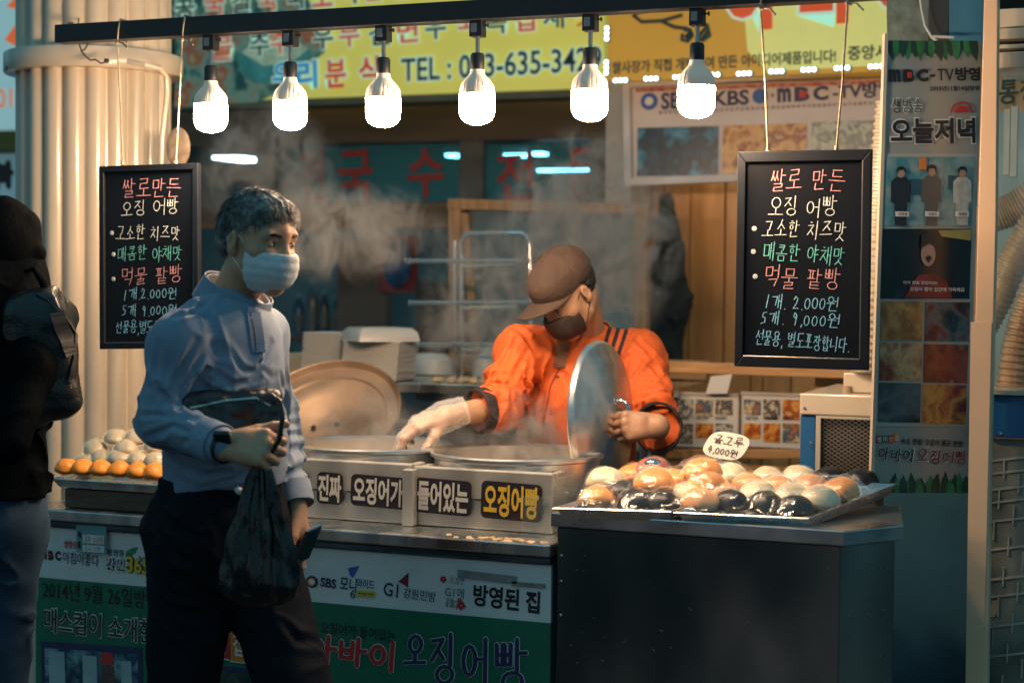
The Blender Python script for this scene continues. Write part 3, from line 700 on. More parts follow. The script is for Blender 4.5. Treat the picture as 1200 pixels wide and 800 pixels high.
# wooden door frame with a clouded pane, standing in the shop front
df = thing('wooden_frame', 'pale wooden door frame leaning behind the steel rack', 'frame', W(640, 560, 2.2))
m = MB()
m.bar(W(537, 600, 2.2), W(535, 233, 2.2), .05, .045, (0, 1, 0)); m.bar(W(753, 600, 2.2), W(753, 240, 2.2), .045, .045, (0, 1, 0))
m.bar(W(527, 239, 2.197), W(762, 246, 2.197), .045, .04); m.bar(W(560, 440, 2.19), W(545, 250, 2.19), .03, .02, (0, 1, 0))
m.build('timber', mat('frame_pine', (.40, .23, .11), .5, var=.25, scale=9, bump=.05, stretch=(6, 6, .8)), df, bevel=.003)
m = MB(); pquad(m, 548, 247, 744, 600, 2.215, .006); m.build('pane', film('door_glass', (.7, .85, .88), .2, .10, .06, 0), df)
# things seen in the shop
m = MB(); p = W(465, 308, 3.2)
dp = thing('plate_picture', 'blue oval dish on a dark red square board on the back wall', 'picture', p)
m = MB(); pquad(m, 445, 276, 487, 342, 3.22, .03); m.build('board', mat('dark_red_board', (.20, .03, .03), .5, var=.3, scale=14), dp)
m = MB(); m.lathe([(0, .02), (.04, .018), (.066, .008), (.072, 0), (.066, -.01), (0, -.012)], 28, frame((p.x, 3.2, p.z), (1, 0, 0), (0, 0, 1.6), (0, -1, 0))); m.build('dish', mat('blue_glaze', (.02, .09, .22), .15, var=.5, scale=12), dp, smooth=True)
m = MB(); pquad(m, 487, 330, 532, 470, 2.9, .2); pquad(m, 500, 372, 522, 392, 2.9, .004, .004)
tag(m.build('black_cabinet', mat('black_gloss', (.008, .014, .018), .2, var=.2), bevel=.006), 'tall black cabinet standing behind the steel rack', 'cabinet')
m = MB(); pquad(m, 395, 285, 452, 470, 3.3, .05); 
tag(m.build('wall_board', mat('brown_board', (.10, .085, .07), .6, var=.4, scale=5)), 'brown board on the back wall beside the blue dish', 'board')
# bottles on a shelf
sh = MB(); a = W(330, 392, 3.5); b = W(425, 392, 3.5); sh.box((a.x, 3.4, a.z-.03), (b.x, 3.65, a.z))
tag(sh.build('bottle_shelf', DWOOD), 'dark narrow shelf carrying cleaning bottles inside the shop', 'shelf')
for i, (px, h, r_, c1, lb) in enumerate(((350, .20, .028, (.03, .10, .20), 'tall dark blue bottle at the left end of the shelf'), (366, .27, .03, (.07, .12, .16), 'pale grey blue bottle, tallest on the shelf'), (380, .22, .024, (.02, .05, .08), 'slim blackish bottle in the middle of the shelf'), (393, .19, .026, (.04, .16, .2), 'short teal bottle beside the bright blue one'), (408, .25, .032, (.015, .13, .26), 'bright blue bottle with a yellow green label'))):
    p = W(px, 392, 3.5); t = thing('bottle', lb, 'bottle', (p.x, 3.5, a.z), 'bottles on the shop shelf')
    m = MB(); m.lathe([(0, 0), (r_, 0), (r_, h*.62), (r_*.8, h*.75), (r_*.4, h*.84), (r_*.4, h*.9)], 16, Matrix.Translation((p.x, 3.5, a.z))); m.build('body', mat('bottle%d' % i, c1, .25, var=.1), t, smooth=True)
    m = MB(); m.lathe([(r_*.45, h*.9), (r_*.45, h), (0, h)], 12, Matrix.Translation((p.x, 3.5, a.z))); m.build('cap', mat('cap%d' % i, (.1, .3, .4), .4, var=0), t, smooth=True)
    m = MB(); m.lathe([(r_*1.02, h*.18), (r_*1.02, h*.5)], 16, Matrix.Translation((p.x, 3.5, a.z))); m.build('label', mat('label%d' % i, ((.16, .19, .05) if i == 4 else (.10, .14, .15)), .5, var=.4, scale=60), t, smooth=True)
# hanging dark apron
S = Sdf(*[tuple(v) for v in (W(755, 460, 2.5)-V((.06, .12, .06)), W(845, 228, 2.5)+V((.06, .12, .06)))], .006)
c = [W(x, y, 2.5) for x, y in ((779, 235), (784, 300), (785, 355), (782, 410), (786, 450))]
for p, q, r1, r2 in ((c[0], c[1], .035, .055), (c[1], c[2], .055, .075), (c[2], c[3], .075, .055), (c[3], c[4], .055, .06)): S.cone(p, q, r1, r2, .03, ((0, 1, 0), 2.2))
S.cone(W(790, 372, 2.48), W(807, 347, 2.48), .03, .008, .02)
S.bump(lambda Q: .010*vnoise(Q*np.array([28, 20, 9]))+.005*vnoise(Q*60))
o, _ = sdf_mesh('hanging_apron', [S], mat('apron_black', (.016, .024, .025), .8, var=.5, scale=16, bump=.3))
tag(o, 'rumpled black apron hanging against the orange planks', 'apron')
m = MB(); m.tube([c[0]+V((0, 0, .03)), W(779, 222, 2.5)], .004, 6); m.build('loop', BLACKM, o)

# ================================================================== behind the cook: rack, table, boxes, photo shelf
rk = thing('steel_rack', 'chrome tube rack with long prongs standing behind the cook', 'rack', W(575, 470, 1.7))
m = MB(); y = 1.7
for px in (533, 541): m.tube([W(px, 470, y), W(px, 300, y), W(px, 284, y), W(px+3, 277, y), W(px+9, 274, y), W(612, 273, y), W(617, 277, y), W(621, 285, y), W(622, 470, y)] if px == 541 else [W(px, 470, y), W(px, 282, y)], .0085, 10)
m.build('post', CHROME, rk, smooth=True)
for py in (306, 355, 404):
    m = MB(); m.tube([W(481, py, y-.02), W(620, py-1, y-.02)], .0075, 10); m.tube([W(541, py+6, y-.1), W(606, py+5, y-.1)], .007, 8)
    m.lathe([(0, -.004), (.011, -.003), (.011, .004), (0, .008)], 10, frame(W(481, py, y-.02), (0, 1, 0), (0, 0, 1), (-1, 0, 0))); m.build('prong', CHROME, rk, smooth=True)
bt = thing('back_table', 'steel topped work table with a wooden rim behind the cook', 'table', (W(560, 500, 1.55).x, 1.55, .1))
za = W(520, 446, 1.45).z
xa, xb = W(330, 440, 1.5).x, W(790, 440, 1.5).x
m = MB(); m.box((xa, 1.3, za-.035), (xb, 1.9, za)); m.build('top', STEEL, bt, bevel=.004)
m = MB(); m.box((xa, 1.88, za+.004), (xb, 1.92, za+.07)); m.build('rim', WOOD, bt, bevel=.003)
for x, yy in ((xa+.05, 1.36), (xb-.05, 1.36), (xa+.05, 1.84), (xb-.05, 1.84)):
    m = MB(); m.tube([(x, yy, .1), (x, yy, za-.035)], .02, 10); m.build('leg', STEEL, bt, smooth=True)
m = MB(); m.box((xa+.02, 1.35, .5), (xb-.02, 1.86, .53)); m.box((xa+.03, 1.42, za-.2), (xb-.03, 1.84, za-.17)); m.build('undershelf', STEELD, bt)
m = MB(); p = W(505, 420, 1.75); m.lathe([(0, .075), (.05, .07), (.078, .05), (.085, 0), (0, 0)], 24, frame((p.x, 1.75, za+.004), (1, 0, 0), (0, .8, 0), (0, 0, 1)))
tag(m.build('plastic_dome', mat('frosted_white', (.68, .72, .72), .4, var=.05), smooth=True), 'frosted white domed lid lying on the back table', 'lid')
for i in range(2):
    m = MB(); p = W(572+i*28, 425, 1.72); m.lathe([(0, .09), (.02, .09), (.055, .06), (.06, 0), (0, 0)], 20, Matrix.Translation((p.x, 1.72, za+.004)), lambda a, z: 1+.06*math.sin(3*a)); 
    tag(m.build('plastic_bag', mat('milky_bag', (.62, .64, .63), .3, var=.1, bump=.6, bscale=40), smooth=True), 'milky plastic bag bundle on the back table, %s' % ('nearer the chrome rack post' if i == 0 else "tucked behind the cook's raised elbow"), 'bag', 'milky bags on the back table')
m = MB(); rg = random.Random(4)
for i in range(16):
    p = W(515+i*5, 441+rg.uniform(-2, 2), 1.38); m.lathe([(0, .02), (.012, .016), (.015, .004), (0, 0)], 8, Matrix.Translation((p.x+rg.uniform(-.01, .01), 1.38+rg.uniform(-.04, .04), za)))
tag(m.build('dough_scraps', mat('dough', (.66, .5, .28), .7, var=.15), smooth=True), 'pale yellow dough scraps along the steel table edge', 'dough', kind='stuff')
# foam tray stacks
FOAM = mat('foam_white', (.74, .72, .68), .55, var=.04, scale=60)
def stack(px0, px1, ytop, ybot, y, n, lab, dome):
    a, b = W(px0, ytop+30, y), W(px1, ytop+30, y); zt = W((px0+px1)/2, ytop, y).z; zb = za
    wd = b.x-a.x; cx_ = (a.x+b.x)/2; t = thing('foam_tray_stack', lab, 'tray stack', (cx_, y, zb+.01), 'stacks of white foam trays')
    n = max(8, int((zt-zb)/.0085)); st = (zt-zb)/n
    rg = random.Random(px0)
    for i in range(n):
        m = MB() if i == 0 else m
        dx = rg.uniform(-.002, .002); z0 = zb+i*st+.001
        hw, hd = wd/2, .075
        M = Matrix.Translation((cx_+dx+(i/n-.5)*.012, y, z0))
        m.add([(-hw*.93, -hd*.93, 0), (hw*.93, -hd*.93, 0), (hw*.93, hd*.93, 0), (-hw*.93, hd*.93, 0), (-hw, -hd, st*.55), (hw, -hd, st*.55), (hw, hd, st*.55), (-hw, hd, st*.55), (-hw, -hd, st*.86), (hw, -hd, st*.86), (hw, hd, st*.86), (-hw, hd, st*.86)],
              [(0, 3, 2, 1), (0, 1, 5, 4), (1, 2, 6, 5), (2, 3, 7, 6), (3, 0, 4, 7), (4, 5, 9, 8), (5, 6, 10, 9), (6, 7, 11, 10), (7, 4, 8, 11), (8, 9, 10, 11)], M)
    m.build('trays', FOAM, t, bevel=.0015)
    if dome:
        m = MB(); M = Matrix.Translation((cx_, y, zt))
        m.lathe([(wd*.70, 0), (wd*.69, .012), (wd*.66, .03), (wd*.56, .044), (0, .047)], 4*8, M @ Matrix.Rotation(R(45), 4, 'Z') @ Matrix.Diagonal((1, 1, 1, 1)), lambda a, z: .78/max(abs(math.cos(a)), abs(math.sin(a)))**.75)
        m.build('lid', mat('lid_clear', (.72, .70, .66), .25, var=.05, bump=.2, bscale=50, alpha=.85), t, smooth=True)
stack(366, 411, 389, 470, 1.42, 12, 'left stack of ribbed white foam trays behind the open lid', False)
stack(412, 478, 399, 470, 1.36, 12, 'right stack of white foam trays topped with a clear domed lid', True)
m = MB(); m.bar(W(338, 429, 1.6), W(366, 428, 1.6), .05, .05); m.bar(W(338, 440, 1.62), W(366, 439, 1.62), .03, .02)
tag(m.build('wood_block', WOOD, bevel=.003), 'orange wooden block left of the foam tray stacks', 'block')
m = MB(); p0 = W(338, 468, 1.5); m.box((p0.x-.02, 1.45, za), (p0.x+.12, 1.6, za+.075))
tag(m.build('cream_carton', mat('carton', (.6, .5, .36), .6, var=.08), bevel=.004), 'cream carton under the wooden block beside the lid', 'carton')

# wooden photo shelf
ws = thing('photo_shelf', 'pine wood shelf unit with two rails behind the tray', 'shelf', (W(880, 540, 1.6).x, 1.6, W(880, 560, 1.6).z))
m = MB()
m.bar(W(770, 429, 1.62), W(1012, 437, 1.62), .05, .036); m.build('rail', WOOD, ws, bevel=.003)
m = MB(); m.bar(W(770, 531, 1.6), W(1012, 531, 1.6), .06, .03); m.build('ledge', WOOD, ws, bevel=.003)
m = MB(); p = W(770, 545, 1.57); q = W(1012, 545, 1.57); m.box((p.x, 1.57, p.z-.14), (q.x, 1.6, p.z+.015)); m.build('apron_board', WOOD, ws)
m = MB()
for px in (765, 1005): m.bar(W(px, 640, 1.66), W(px, 420, 1.66), .05, .04, (0, 1, 0))
m.build('post', WOODV, ws)
m = MB(); pquad(m, 955, 433, 1010, 470, 1.68, .02); m.build('side_panel', mat('orange_pine', (.55, .26, .07), .45, var=.2, scale=9), ws)
rg = random.Random(9)
PH = [photo_mat('ph_a', ['#1c3a48', '#d0cabc', '#2c4a54', '#e0d8c8', '#5a7a84'], 26), photo_mat('ph_b', ['#0c3450', '#c07a40', '#1e5a78', '#e8c890', '#12303c'], 22), photo_mat('ph_c', ['#141c20', '#c8b8a0', '#2a3236', '#e0d0b8', '#9a4a3a'], 28), photo_mat('ph_d', ['#c86a20', '#e8a850', '#a03c18', '#f0d090'], 24)]
for i, (x0, x1) in enumerate(((788, 866), (868, 944))):
    t = thing('framed_photos', 'framed sheet of food and event photos, %s on the pine shelf' % ('left one' if i == 0 else 'right one'), 'photo frame', W((x0+x1)/2, 524, 1.58), 'framed photo sheets on the pine shelf')
    m = MB(); pquad(m, x0, 464, x1, 524, 1.58, .012); m.build('sheet', mat('photo_paper', (.68, .68, .64), .3, var=.04), t)
    m = MB(); pquad(m, x0-4, 462, x0, 526, 1.575, .02); pquad(m, x1, 462, x1+3, 526, 1.575, .02); pquad(m, x0, 460, x1, 463.5, 1.575, .02); m.build('frame', mat('frame_silver', (.5, .42, .36), .4, var=.1), t)
    for j in range(2):
        for k in range(3):
            xx = x0+4+k*(x1-x0-8)/3; m = MB(); pquad(m, xx, 468+j*28, xx+(x1-x0-8)/3-3, 468+j*28+rg.uniform(17, 24), 1.58, .001, .003); m.build('photo', PH[(i+j*2+k) % 4] if not (j and k == 1 and i) else PH[3], t)
    m = MB()
    for k in range(12): ptxt(m, rg.choice(('오징어', '맛집', '축제', '빵')), x0+6+k % 3*22, 488+(k//3)*1.0, x0+20+k % 3*22, 488+(k//3)*1.0, 1.5, 1.58, 0, .005)
    m.build('caption', INK, t)
m = MB(); ppoly(m, [(827, 461), (833, 441), (858, 438), (852, 461)], 1.55, .004)
tag(m.build('white_card', mat('white_card', (.74, .72, .68), .5, var=.02)), 'blank white card leaning on top of the photo frames', 'card')
# ================================================================== light rail and bulbs
YR = -.05; BS = .937
ra, rb = W(70, 41, YR), W(600, 11, YR); rd = (rb-ra)/(rb.x-ra.x)
def railz(x): return ra.z+(x-ra.x)*rd.z
rl = thing('light_rail', 'black square rail carrying six hanging bulbs above the stall', 'rail', ra)
m = MB(); m.bar(ra, ra+rd*(2.05-ra.x), .045, .046); m.build('beam', BLACKM, rl, bevel=.002)
for px in (330, 560, 790):
    x = W(px, 20, YR).x; m = MB(); m.bar((x-.05, YR-.008, railz(x-.05)-.0235), (x+.09, YR-.008, railz(x+.09)-.0235), .012, .002); m.build('track_slot', mat('slot_metal', (.35, .3, .25), .3, 1, var=.1), rl)
GLOBE = mat('lit_globe', (1, 1, 1), .5, var=0, emit=BULB, ecol=LAMP)
HOUS = mat('glowing_bulb_housing', (.80, .72, .64), .5, var=.06, emit=.09, ecol=(1, .72, .5))  # slight emission stands in for warm light from the neighbouring bulbs
bulbs = []
bl = [247, 340, 449, 559, 691, 816]
where = ['leftmost of the six, beside the ribbed column', 'second from left, over the walking man', 'third from left, under the last blue sign letters', 'fourth from left, in front of the telephone number', 'fifth from left, above the cook', 'rightmost, in front of the framed poster']
x0 = W(bl[0], 120, YR).x; z0 = railz(x0)-.023; L = .258*BS
t0 = thing('hanging_bulb', 'white bulb on black rail fitting, '+where[0], 'light bulb', (x0, YR, z0-L), 'bulbs hanging from the rail')
T = Matrix.Translation((x0, YR, z0-L)) @ Matrix.Scale(BS, 4); L = .258
m = MB(); m.box((-.0165, -.0165, L-.040), (.0165, .0165, L), T); m.tube([T @ V((.016, 0, L-.012)), T @ V((.027, 0, L-.012))], .0022, 6); m.lathe([(.006, -.001), (.006, .002)], 8, T @ frame((.027, 0, L-.012), (0, 1, 0), (0, 0, 1), (1, 0, 0)))
ad = m.build('rail_fitting', BLACKM, t0, bevel=.0015)
m = MB(); m.box((-.0115, -.0178, L-.030), (.004, -.0168, L-.008), T); m.build('sticker', mat('grey_sticker', (.30, .31, .32), .5, var=.35, scale=300), ad)
m = MB(); m.tube([T @ V((0, 0, .176)), T @ V((0, 0, L-.04))], .0052, 10); m.build('stem', STEELD, t0, smooth=True)
m = MB(); m.lathe([(.0172, .136), (.0178, .138), (.0178, .172), (.014, .178), (0, .18)], 24, T); m.build('socket', BLACKM, t0, smooth=True)
def fins(a, z): return 1-(.05 if (math.cos(a*22) > .55 and .079 < z < .105) else 0)
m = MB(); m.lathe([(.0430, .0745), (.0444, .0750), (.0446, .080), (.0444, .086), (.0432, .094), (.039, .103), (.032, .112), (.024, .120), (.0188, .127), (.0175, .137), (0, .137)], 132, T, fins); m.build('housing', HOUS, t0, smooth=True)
m = MB(); m.lathe([(0, 0), (.014, .0010), (.027, .0050), (.0375, .013), (.0432, .024), (.0446, .036), (.0446, .0745)], 40, T); m.build('globe', GLOBE, t0, smooth=True)
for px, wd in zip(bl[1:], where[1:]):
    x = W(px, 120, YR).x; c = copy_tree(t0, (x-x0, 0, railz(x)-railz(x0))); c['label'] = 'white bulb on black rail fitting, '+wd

# ================================================================== chalkboards
BRD = mat('board_black', (.005, .007, .012), .4, var=.3, scale=6, spec=.25); BFR = mat('board_frame', (.008, .011, .017), .45, var=.2, spec=.3)
CHK = {'p': mat('chalk_pink', (.74, .36, .36), .9, var=.3, scale=160, emit=.03, ecol=(.8, .28, .28)), 'w': mat('chalk_white', (.70, .76, .72), .9, var=.3, scale=160, emit=.03, ecol=(.62, .74, .70)),  # strokes carry a faint emission, added to brighten the lettering
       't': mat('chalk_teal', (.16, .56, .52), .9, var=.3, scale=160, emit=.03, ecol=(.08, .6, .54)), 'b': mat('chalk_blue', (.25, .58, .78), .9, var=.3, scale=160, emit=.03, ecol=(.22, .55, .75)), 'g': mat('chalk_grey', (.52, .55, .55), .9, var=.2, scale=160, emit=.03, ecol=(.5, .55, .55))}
def board(label, y, outer, inset, rows, ropes, wd, bullets, seed):
    ws = [W(px, py, y) for px, py in outer]; c = sum(ws, V())/4
    t = thing('chalkboard', label, 'chalkboard', (c.x, y, ws[2].z), 'menu boards hanging from the rail')
    o_ = [(p.x, p.z) for p in ws]                     # TL TR BR BL
    i_ = [(c.x+(p.x-c.x)*inset[0], c.z+(p.z-c.z)*inset[1]) for p in ws]
    m = MB()
    for k in range(4):
        j = (k+1) % 4; q = [o_[k], o_[j], i_[j], i_[k]]; q.reverse()
        m.prism(q, .018, frame((0, y+.012, 0), (1, 0, 0), (0, 0, 1), (0, -1, 0)))
    m.build('frame', BFR, t, bevel=.002)
    m = MB(); m.prism(i_[::-1], .006, frame((0, y+.009, 0), (1, 0, 0), (0, 0, 1), (0, -1, 0))); m.build('panel', BRD, t)
    m = MB()
    for k in (1, 2): 
        a, b = i_[k], i_[(k+1) % 4]; m.tube([(a[0], y-.004, a[1]), (b[0], y-.004, b[1])], .0012, 6)
    m.build('edge_wire', mat('edge_wire', (.35, .33, .3), .3, 1, var=0), t)
    ms = {}
    for n_, (s_, ck, x0, yl, x1, yr, h) in enumerate(rows):
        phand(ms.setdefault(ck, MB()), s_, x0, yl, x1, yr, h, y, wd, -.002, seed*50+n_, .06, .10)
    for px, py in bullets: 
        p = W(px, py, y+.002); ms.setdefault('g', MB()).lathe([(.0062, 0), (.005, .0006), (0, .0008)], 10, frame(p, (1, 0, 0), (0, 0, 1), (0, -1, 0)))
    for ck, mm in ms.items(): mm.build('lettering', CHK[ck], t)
    for a, b in ropes:
        p, q = W(*a, YR-.03), W(*b, y+.005); zt = railz(p.x)
        m = MB(); m.tube([q+V((0, 0, -.004)), q+(p-q)*.5+V((.002, 0, 0)), V((p.x, YR-.028, zt-.03)), V((p.x+.002, YR-.027, zt)), V((p.x+.003, YR-.02, zt+.027)), V((p.x+.003, YR+.02, zt+.027)), V((p.x+.002, YR+.028, zt)), V((p.x, YR+.01, zt-.03)), V((p.x, YR-.026, zt-.032)), V((p.x+.02, YR-.032, zt-.035)), V((p.x+.035, YR-.034, zt-.05))], .0024, 8)
        m.lathe([(0, -.006), (.006, -.003), (.006, .003), (0, .006)], 8, Matrix.Translation((p.x, YR-.029, zt-.033))); m.lathe([(0, -.008), (.005, -.004), (.005, .004), (0, .012)], 8, Matrix.Translation(q))
        m.build('rope', ROPE, t, smooth=True)
board('black menu chalkboard behind the walking man, hanging against the ribbed column', .04, [(117, 195), (233, 191), (234, 408), (118, 409)], (.90, .93),
      [('쌀로만든', 'p', 142, 221, 210, 219, 21), ('오징 어빵', 'w', 141, 245, 208, 242, 17), ('고소한 치즈맛', 'w', 135, 274, 210, 272, 16), ('매콤한 야채맛', 't', 137, 298, 212, 296, 16), ('먹물 팥빵', 'p', 141, 325, 212, 322, 19), ('1개.2.000원', 'b', 143, 345, 206, 343, 13), ('5개 9.000원', 'b', 142, 364, 206, 363, 13), ('선물용,별도포장합니다.', 'b', 135, 383, 224, 385, 14)],
      [((137, 50), (144, 191)), ((213, 45), (206, 190))], .0021, [(131, 273), (133, 298), (133, 327)], 1)
board('black menu chalkboard on the right, hanging in front of the framed poster', .10, [(865, 178), (1022, 175), (1018, 434), (861, 429)], (.87, .90),
      [('쌀로 만든', 'p', 902, 211, 988, 212, 24), ('오징 어빵', 'w', 900, 243, 979, 242, 21), ('고소한 치즈맛', 'w', 893, 267, 990, 271, 20), ('매콤한 야채맛', 't', 894, 295, 989, 299, 20), ('먹물 팥빵', 'p', 895, 325, 983, 328, 23), ('1개. 2.000원', 'b', 895, 353, 981, 357, 16), ('5개. 9,000원', 'b', 891, 372, 983, 376, 16), ('선물용, 별도포장합니다.', 'b', 885, 395, 995, 404, 17)],
      [((891, 10), (900, 176)), ((993, 8), (980, 175))], .0021, [(884, 268), (883, 295), (885, 324)], 2)

# ================================================================== the stall counter and its banner
xl, xr = W(42, 640, 0).x, W(647, 640, 0).x
ZB = W(640, 662, 0).z; ZG = (W(640, 735, 0).z+W(60, 672, 0).z)/2; ZC = W(640, 636, 0).z
ct = thing('counter', 'long dark stall counter with a steel edge above the printed banner', 'counter', ((xl+xr)/2, .3, .1))
m = MB(); m.box((xl-.02, .03, .1), (xr, .62, ZC-.03)); m.build('body', NAVYP, ct)
m = MB(); m.box((xl-.03, -.025, ZC-.03), (xr+.004, .66, ZC)); m.build('top', STEEL, ct, bevel=.004)
m = MB(); m.box((xl-.02, -.012, ZB+.004), (xr, .028, ZC-.032)); m.build('edge_band', mat('dark_steel_band', (.10, .14, .17), .25, .8, var=.35, scale=12, bump=.08, bscale=20, stretch=(.6, 1, 3)), ct, bevel=.004)
bn = thing('printed_banner', 'white and green printed banner on the front of the stall counter', 'banner', ((xl+xr)/2, 0, .14))
m = MB(); m.box((xl, 0, ZG), (xr-.002, .012, ZB)); m.build('white_sheet', WHITE, bn)
m = MB(); m.box((xl, 0, .14), (xr-.002, .012, ZG-.0005)); m.build('green_sheet', GREEN, bn)
k_, r_, n_, w_, y_, g_, o_, dr = MB(), MB(), MB(), MB(), MB(), MB(), MB(), MB()
z1, z2 = .002, .004
# left half
ptxt(r_, '생방송', 75, 637, 91, 638, 9, 0, .02, z1)
ptxt(k_, 'm', 48, 649, 55, 649.5, 11, 0, .045, z1); ptxt(k_, 'B', 57, 650, 63, 650, 11, 0, .06, z1); ptxt(k_, 'C', 65, 650.5, 72, 651, 11, 0, .06, z1); pquad(r_, 59, 647.5, 61.5, 652.5, 0, .001, z2)
ptxt(n_, '아침이좋다', 74, 652, 116, 657, 14, 0, .005, z1)
ptxt(k_, '방영중', 126, 646.5, 146, 648, 8, 0, .01, z1); ptxt(k_, '강원', 124, 660, 146, 662, 16, 0, .045, z1); ptxt(w_, '강원', 124, 660, 146, 662, 16, 0, 0, z2)
ptxt(k_, '365', 149, 660, 176, 663, 20, 0, .05, z1, .03); ptxt(y_, '365', 149, 660, 176, 663, 20, 0, .03, z2)
ppoly(g_, [(147, 651), (149, 645), (155, 641.5), (162, 640.5), (159, 647), (153, 650.5)], 0, .001, z1)
ptxt(k_, '2014년 9월 26일방영', 50, 689.5, 184, 703, 22, 0, .005, z1)
ptxt(w_, '매스컴이 소개한', 53, 725, 181, 740, 28, 0, .012, z1, .035); ptxt(k_, '매스컴이 소개한', 53, 725, 181, 740, 28, 0, .012, z2)
M, ww, hh = prow(230, 709, 322, 718, 24, 0, z1); dr.box((0, 0, 0), (ww, hh, .0006), M); ptxt(w_, '진짜 오징어', 213, 708, 306, 716, 15, 0, 0, z2)
M, ww, hh = prow(221, 747, 244, 749, 38, 0, z1); g_.box((0, 0, 0), (ww, hh, .0006), M); ptxt(w_, '그', 224, 747, 241, 749, 25, 0, .01, z2)
for mm, a, b, yy in ((r_, 246, 270, 750), (o_, 271, 292, 754)):
    M, ww, hh = prow(a-.8, yy-.1, b+.8, yy+2.1, 42, 0, z1); w_.box((0, 0, 0), (ww, hh, .0006), M)
    M, ww, hh = prow(a, yy, b, yy+2, 39, 0, z2-.001); mm.box((0, 0, 0), (ww, hh, .0006), M)
ptxt(w_, '맛', 249, 750, 267, 752, 28, 0, .012, z2+.001); ptxt(w_, '집', 274, 754, 289, 756, 26, 0, .012, z2+.001)
ptxt(w_, '!!', 294, 757, 305, 758, 27, 0, .012, z1, .04); ptxt(k_, '!!', 294, 757, 305, 758, 27, 0, .012, z2)
# right half
def rdot(mb, px, py, ro, ri, zz): ring(mb, px, py, ro, ri, 0, zz)
rdot(n_, 366, 681, 7, 3.6, z1); rdot(o_, 366, 681, 5, 3.4, z2); rdot(w_, 366, 681, 3.4, 0, z2)
ptxt(n_, 'SBS', 376, 681, 394.5, 684, 11, 0, .03, z1); ptxt(n_, '모니', 399, 682.5, 418, 685.5, 17, 0, .015, z1); ptxt(n_, '와이드', 418.5, 682, 439, 685, 11, 0, .01, z1); ptxt(k_, '6', 411, 695, 417, 695.5, 10, 0, 0, z1)
M, ww, hh = prow(419, 694.5, 440, 696, 7, 0, z1); y_.box((0, 0, 0), (ww, hh, .0006), M); ptxt(k_, 'morning wide', 420.5, 694.6, 438.5, 695.8, 3.5, 0, .02, z2)
b_ = MB(); ppoly(b_, [(408, 665), (421.5, 662.5), (414, 676), (411, 674)], 0, .001, z1); b_.build('flag_mark', BLUEI, bn)
ptxt(n_, 'G1', 450, 689, 467, 692, 16, 0, .012, z1); ppoly(dr, [(467, 681), (479, 670.5), (478.5, 688), (474, 684.5)], 0, .001, z1)
ptxt(n_, '강원민방', 473, 694, 511, 699, 12, 0, .006, z1)
for fx, fy, fr in ((520, 678, 4), (541, 709, 5), (539, 703, 3)):
    for q in range(5):
        a_ = q*1.257+.3; c_ = (fx+fr*.6*math.cos(a_), fy+fr*.6*math.sin(a_)); ring(r_, *c_, fr*.42, 0, 0, z1+.0003*q, 8)
phand(n_, '오감만', 527, 678, 545, 681, 8, 0, .0012, z1, 4); phand(n_, '좋았다', 522, 705, 537, 708, 10, 0, .0015, z1, 5); ptxt(n_, 'G1에', 522, 692, 544, 695, 12, 0, -.004, z1)
ptxt(k_, '방영된 집', 555, 696, 633, 706, 26, 0, .03, z1)
ptxt(k_, '진짜 오징어가 들어있는', 352, 731, 464, 745, 14, 0, .008, z1)
def brush(fill, s, x0, yl, x1, yr, h, wd, sd):
    phand(w_, s, x0, yl, x1, yr, h, 0, wd+.0035, z1, sd, .05, .06); phand(fill, s, x0, yl, x1, yr, h, 0, wd, z1+.0016, sd, .05, .06)
brush(r_, '아바이', 362, 757, 467, 768, 31, .013, 3)
for ch, a, b, yy, h in (('오', 475, 499, 761, 36), ('징', 504, 536, 771, 56), ('어', 542, 573, 773, 54), ('빵', 579, 619, 778, 58)): brush(n_, ch, a, yy-1, b, yy+1, h, .0115, 8)
k_.build('black_lettering', INK, bn); r_.build('red_lettering', REDI, bn); n_.build('navy_lettering', NAVYI, bn); w_.build('white_lettering', WINK, bn); y_.build('yellow_lettering', YELI, bn); g_.build('leaf_mark', GREENI, bn); o_.build('orange_mark', ORI, bn); dr.build('dark_red_mark', DREDI, bn)
# printed photos
for nm, box, cols in (('left_photo', (50, 750, 168, 860), ['#0a2c3c', '#3c7488', '#123c50', '#7fa8b0', '#0c2430']), ('right_photo', (228, 776, 312, 870), ['#081c26', '#1f3a3c', '#48584a', '#0c2a34'])):
    m = MB(); M, ww, hh = prow(box[0], box[1]+(box[3]-box[1])/2, box[2], box[1]+(box[3]-box[1])/2+9, box[3]-box[1], 0, z1); m.box((0, 0, 0), (ww, hh, .0006), M); bd = m.build('photo_border', NAVYI, bn)
    m = MB(); m.box((ww*.04, hh*.05, .001), (ww*.96, hh*.93, .0016), M); m.build('photo_print', photo_mat('ph_'+nm, cols, 11), bd)
    if nm == 'left_photo':
        m = MB(); m.box((ww*.42, hh*.05, .002), (ww*.56, hh*.88, .0026), M); m.box((ww*.08, hh*.55, .002), (ww*.24, hh*.9, .0026), M); m.box((ww*.8, hh*.1, .002), (ww*.9, hh*.85, .0026), M); m.build('print_wall', mat('print_pale', (.30, .44, .48), .4, var=.2), bd)
        m = MB(); m.prism([(ww*.60, hh*.80), (ww*.73, hh*.80), (ww*.72, hh*.92), (ww*.61, hh*.93)], .0006, M @ Matrix.Translation((0, 0, .002))); m.build('print_cap', REDI, bd)
        m = MB(); m.prism([(ww*.60, hh*.3), (ww*.74, hh*.3), (ww*.73, hh*.78), (ww*.61, hh*.78)], .0006, M @ Matrix.Translation((0, 0, .0018))); m.build('print_figure', mat('print_face', (.10, .06, .05), .4, var=.4, scale=40), bd)
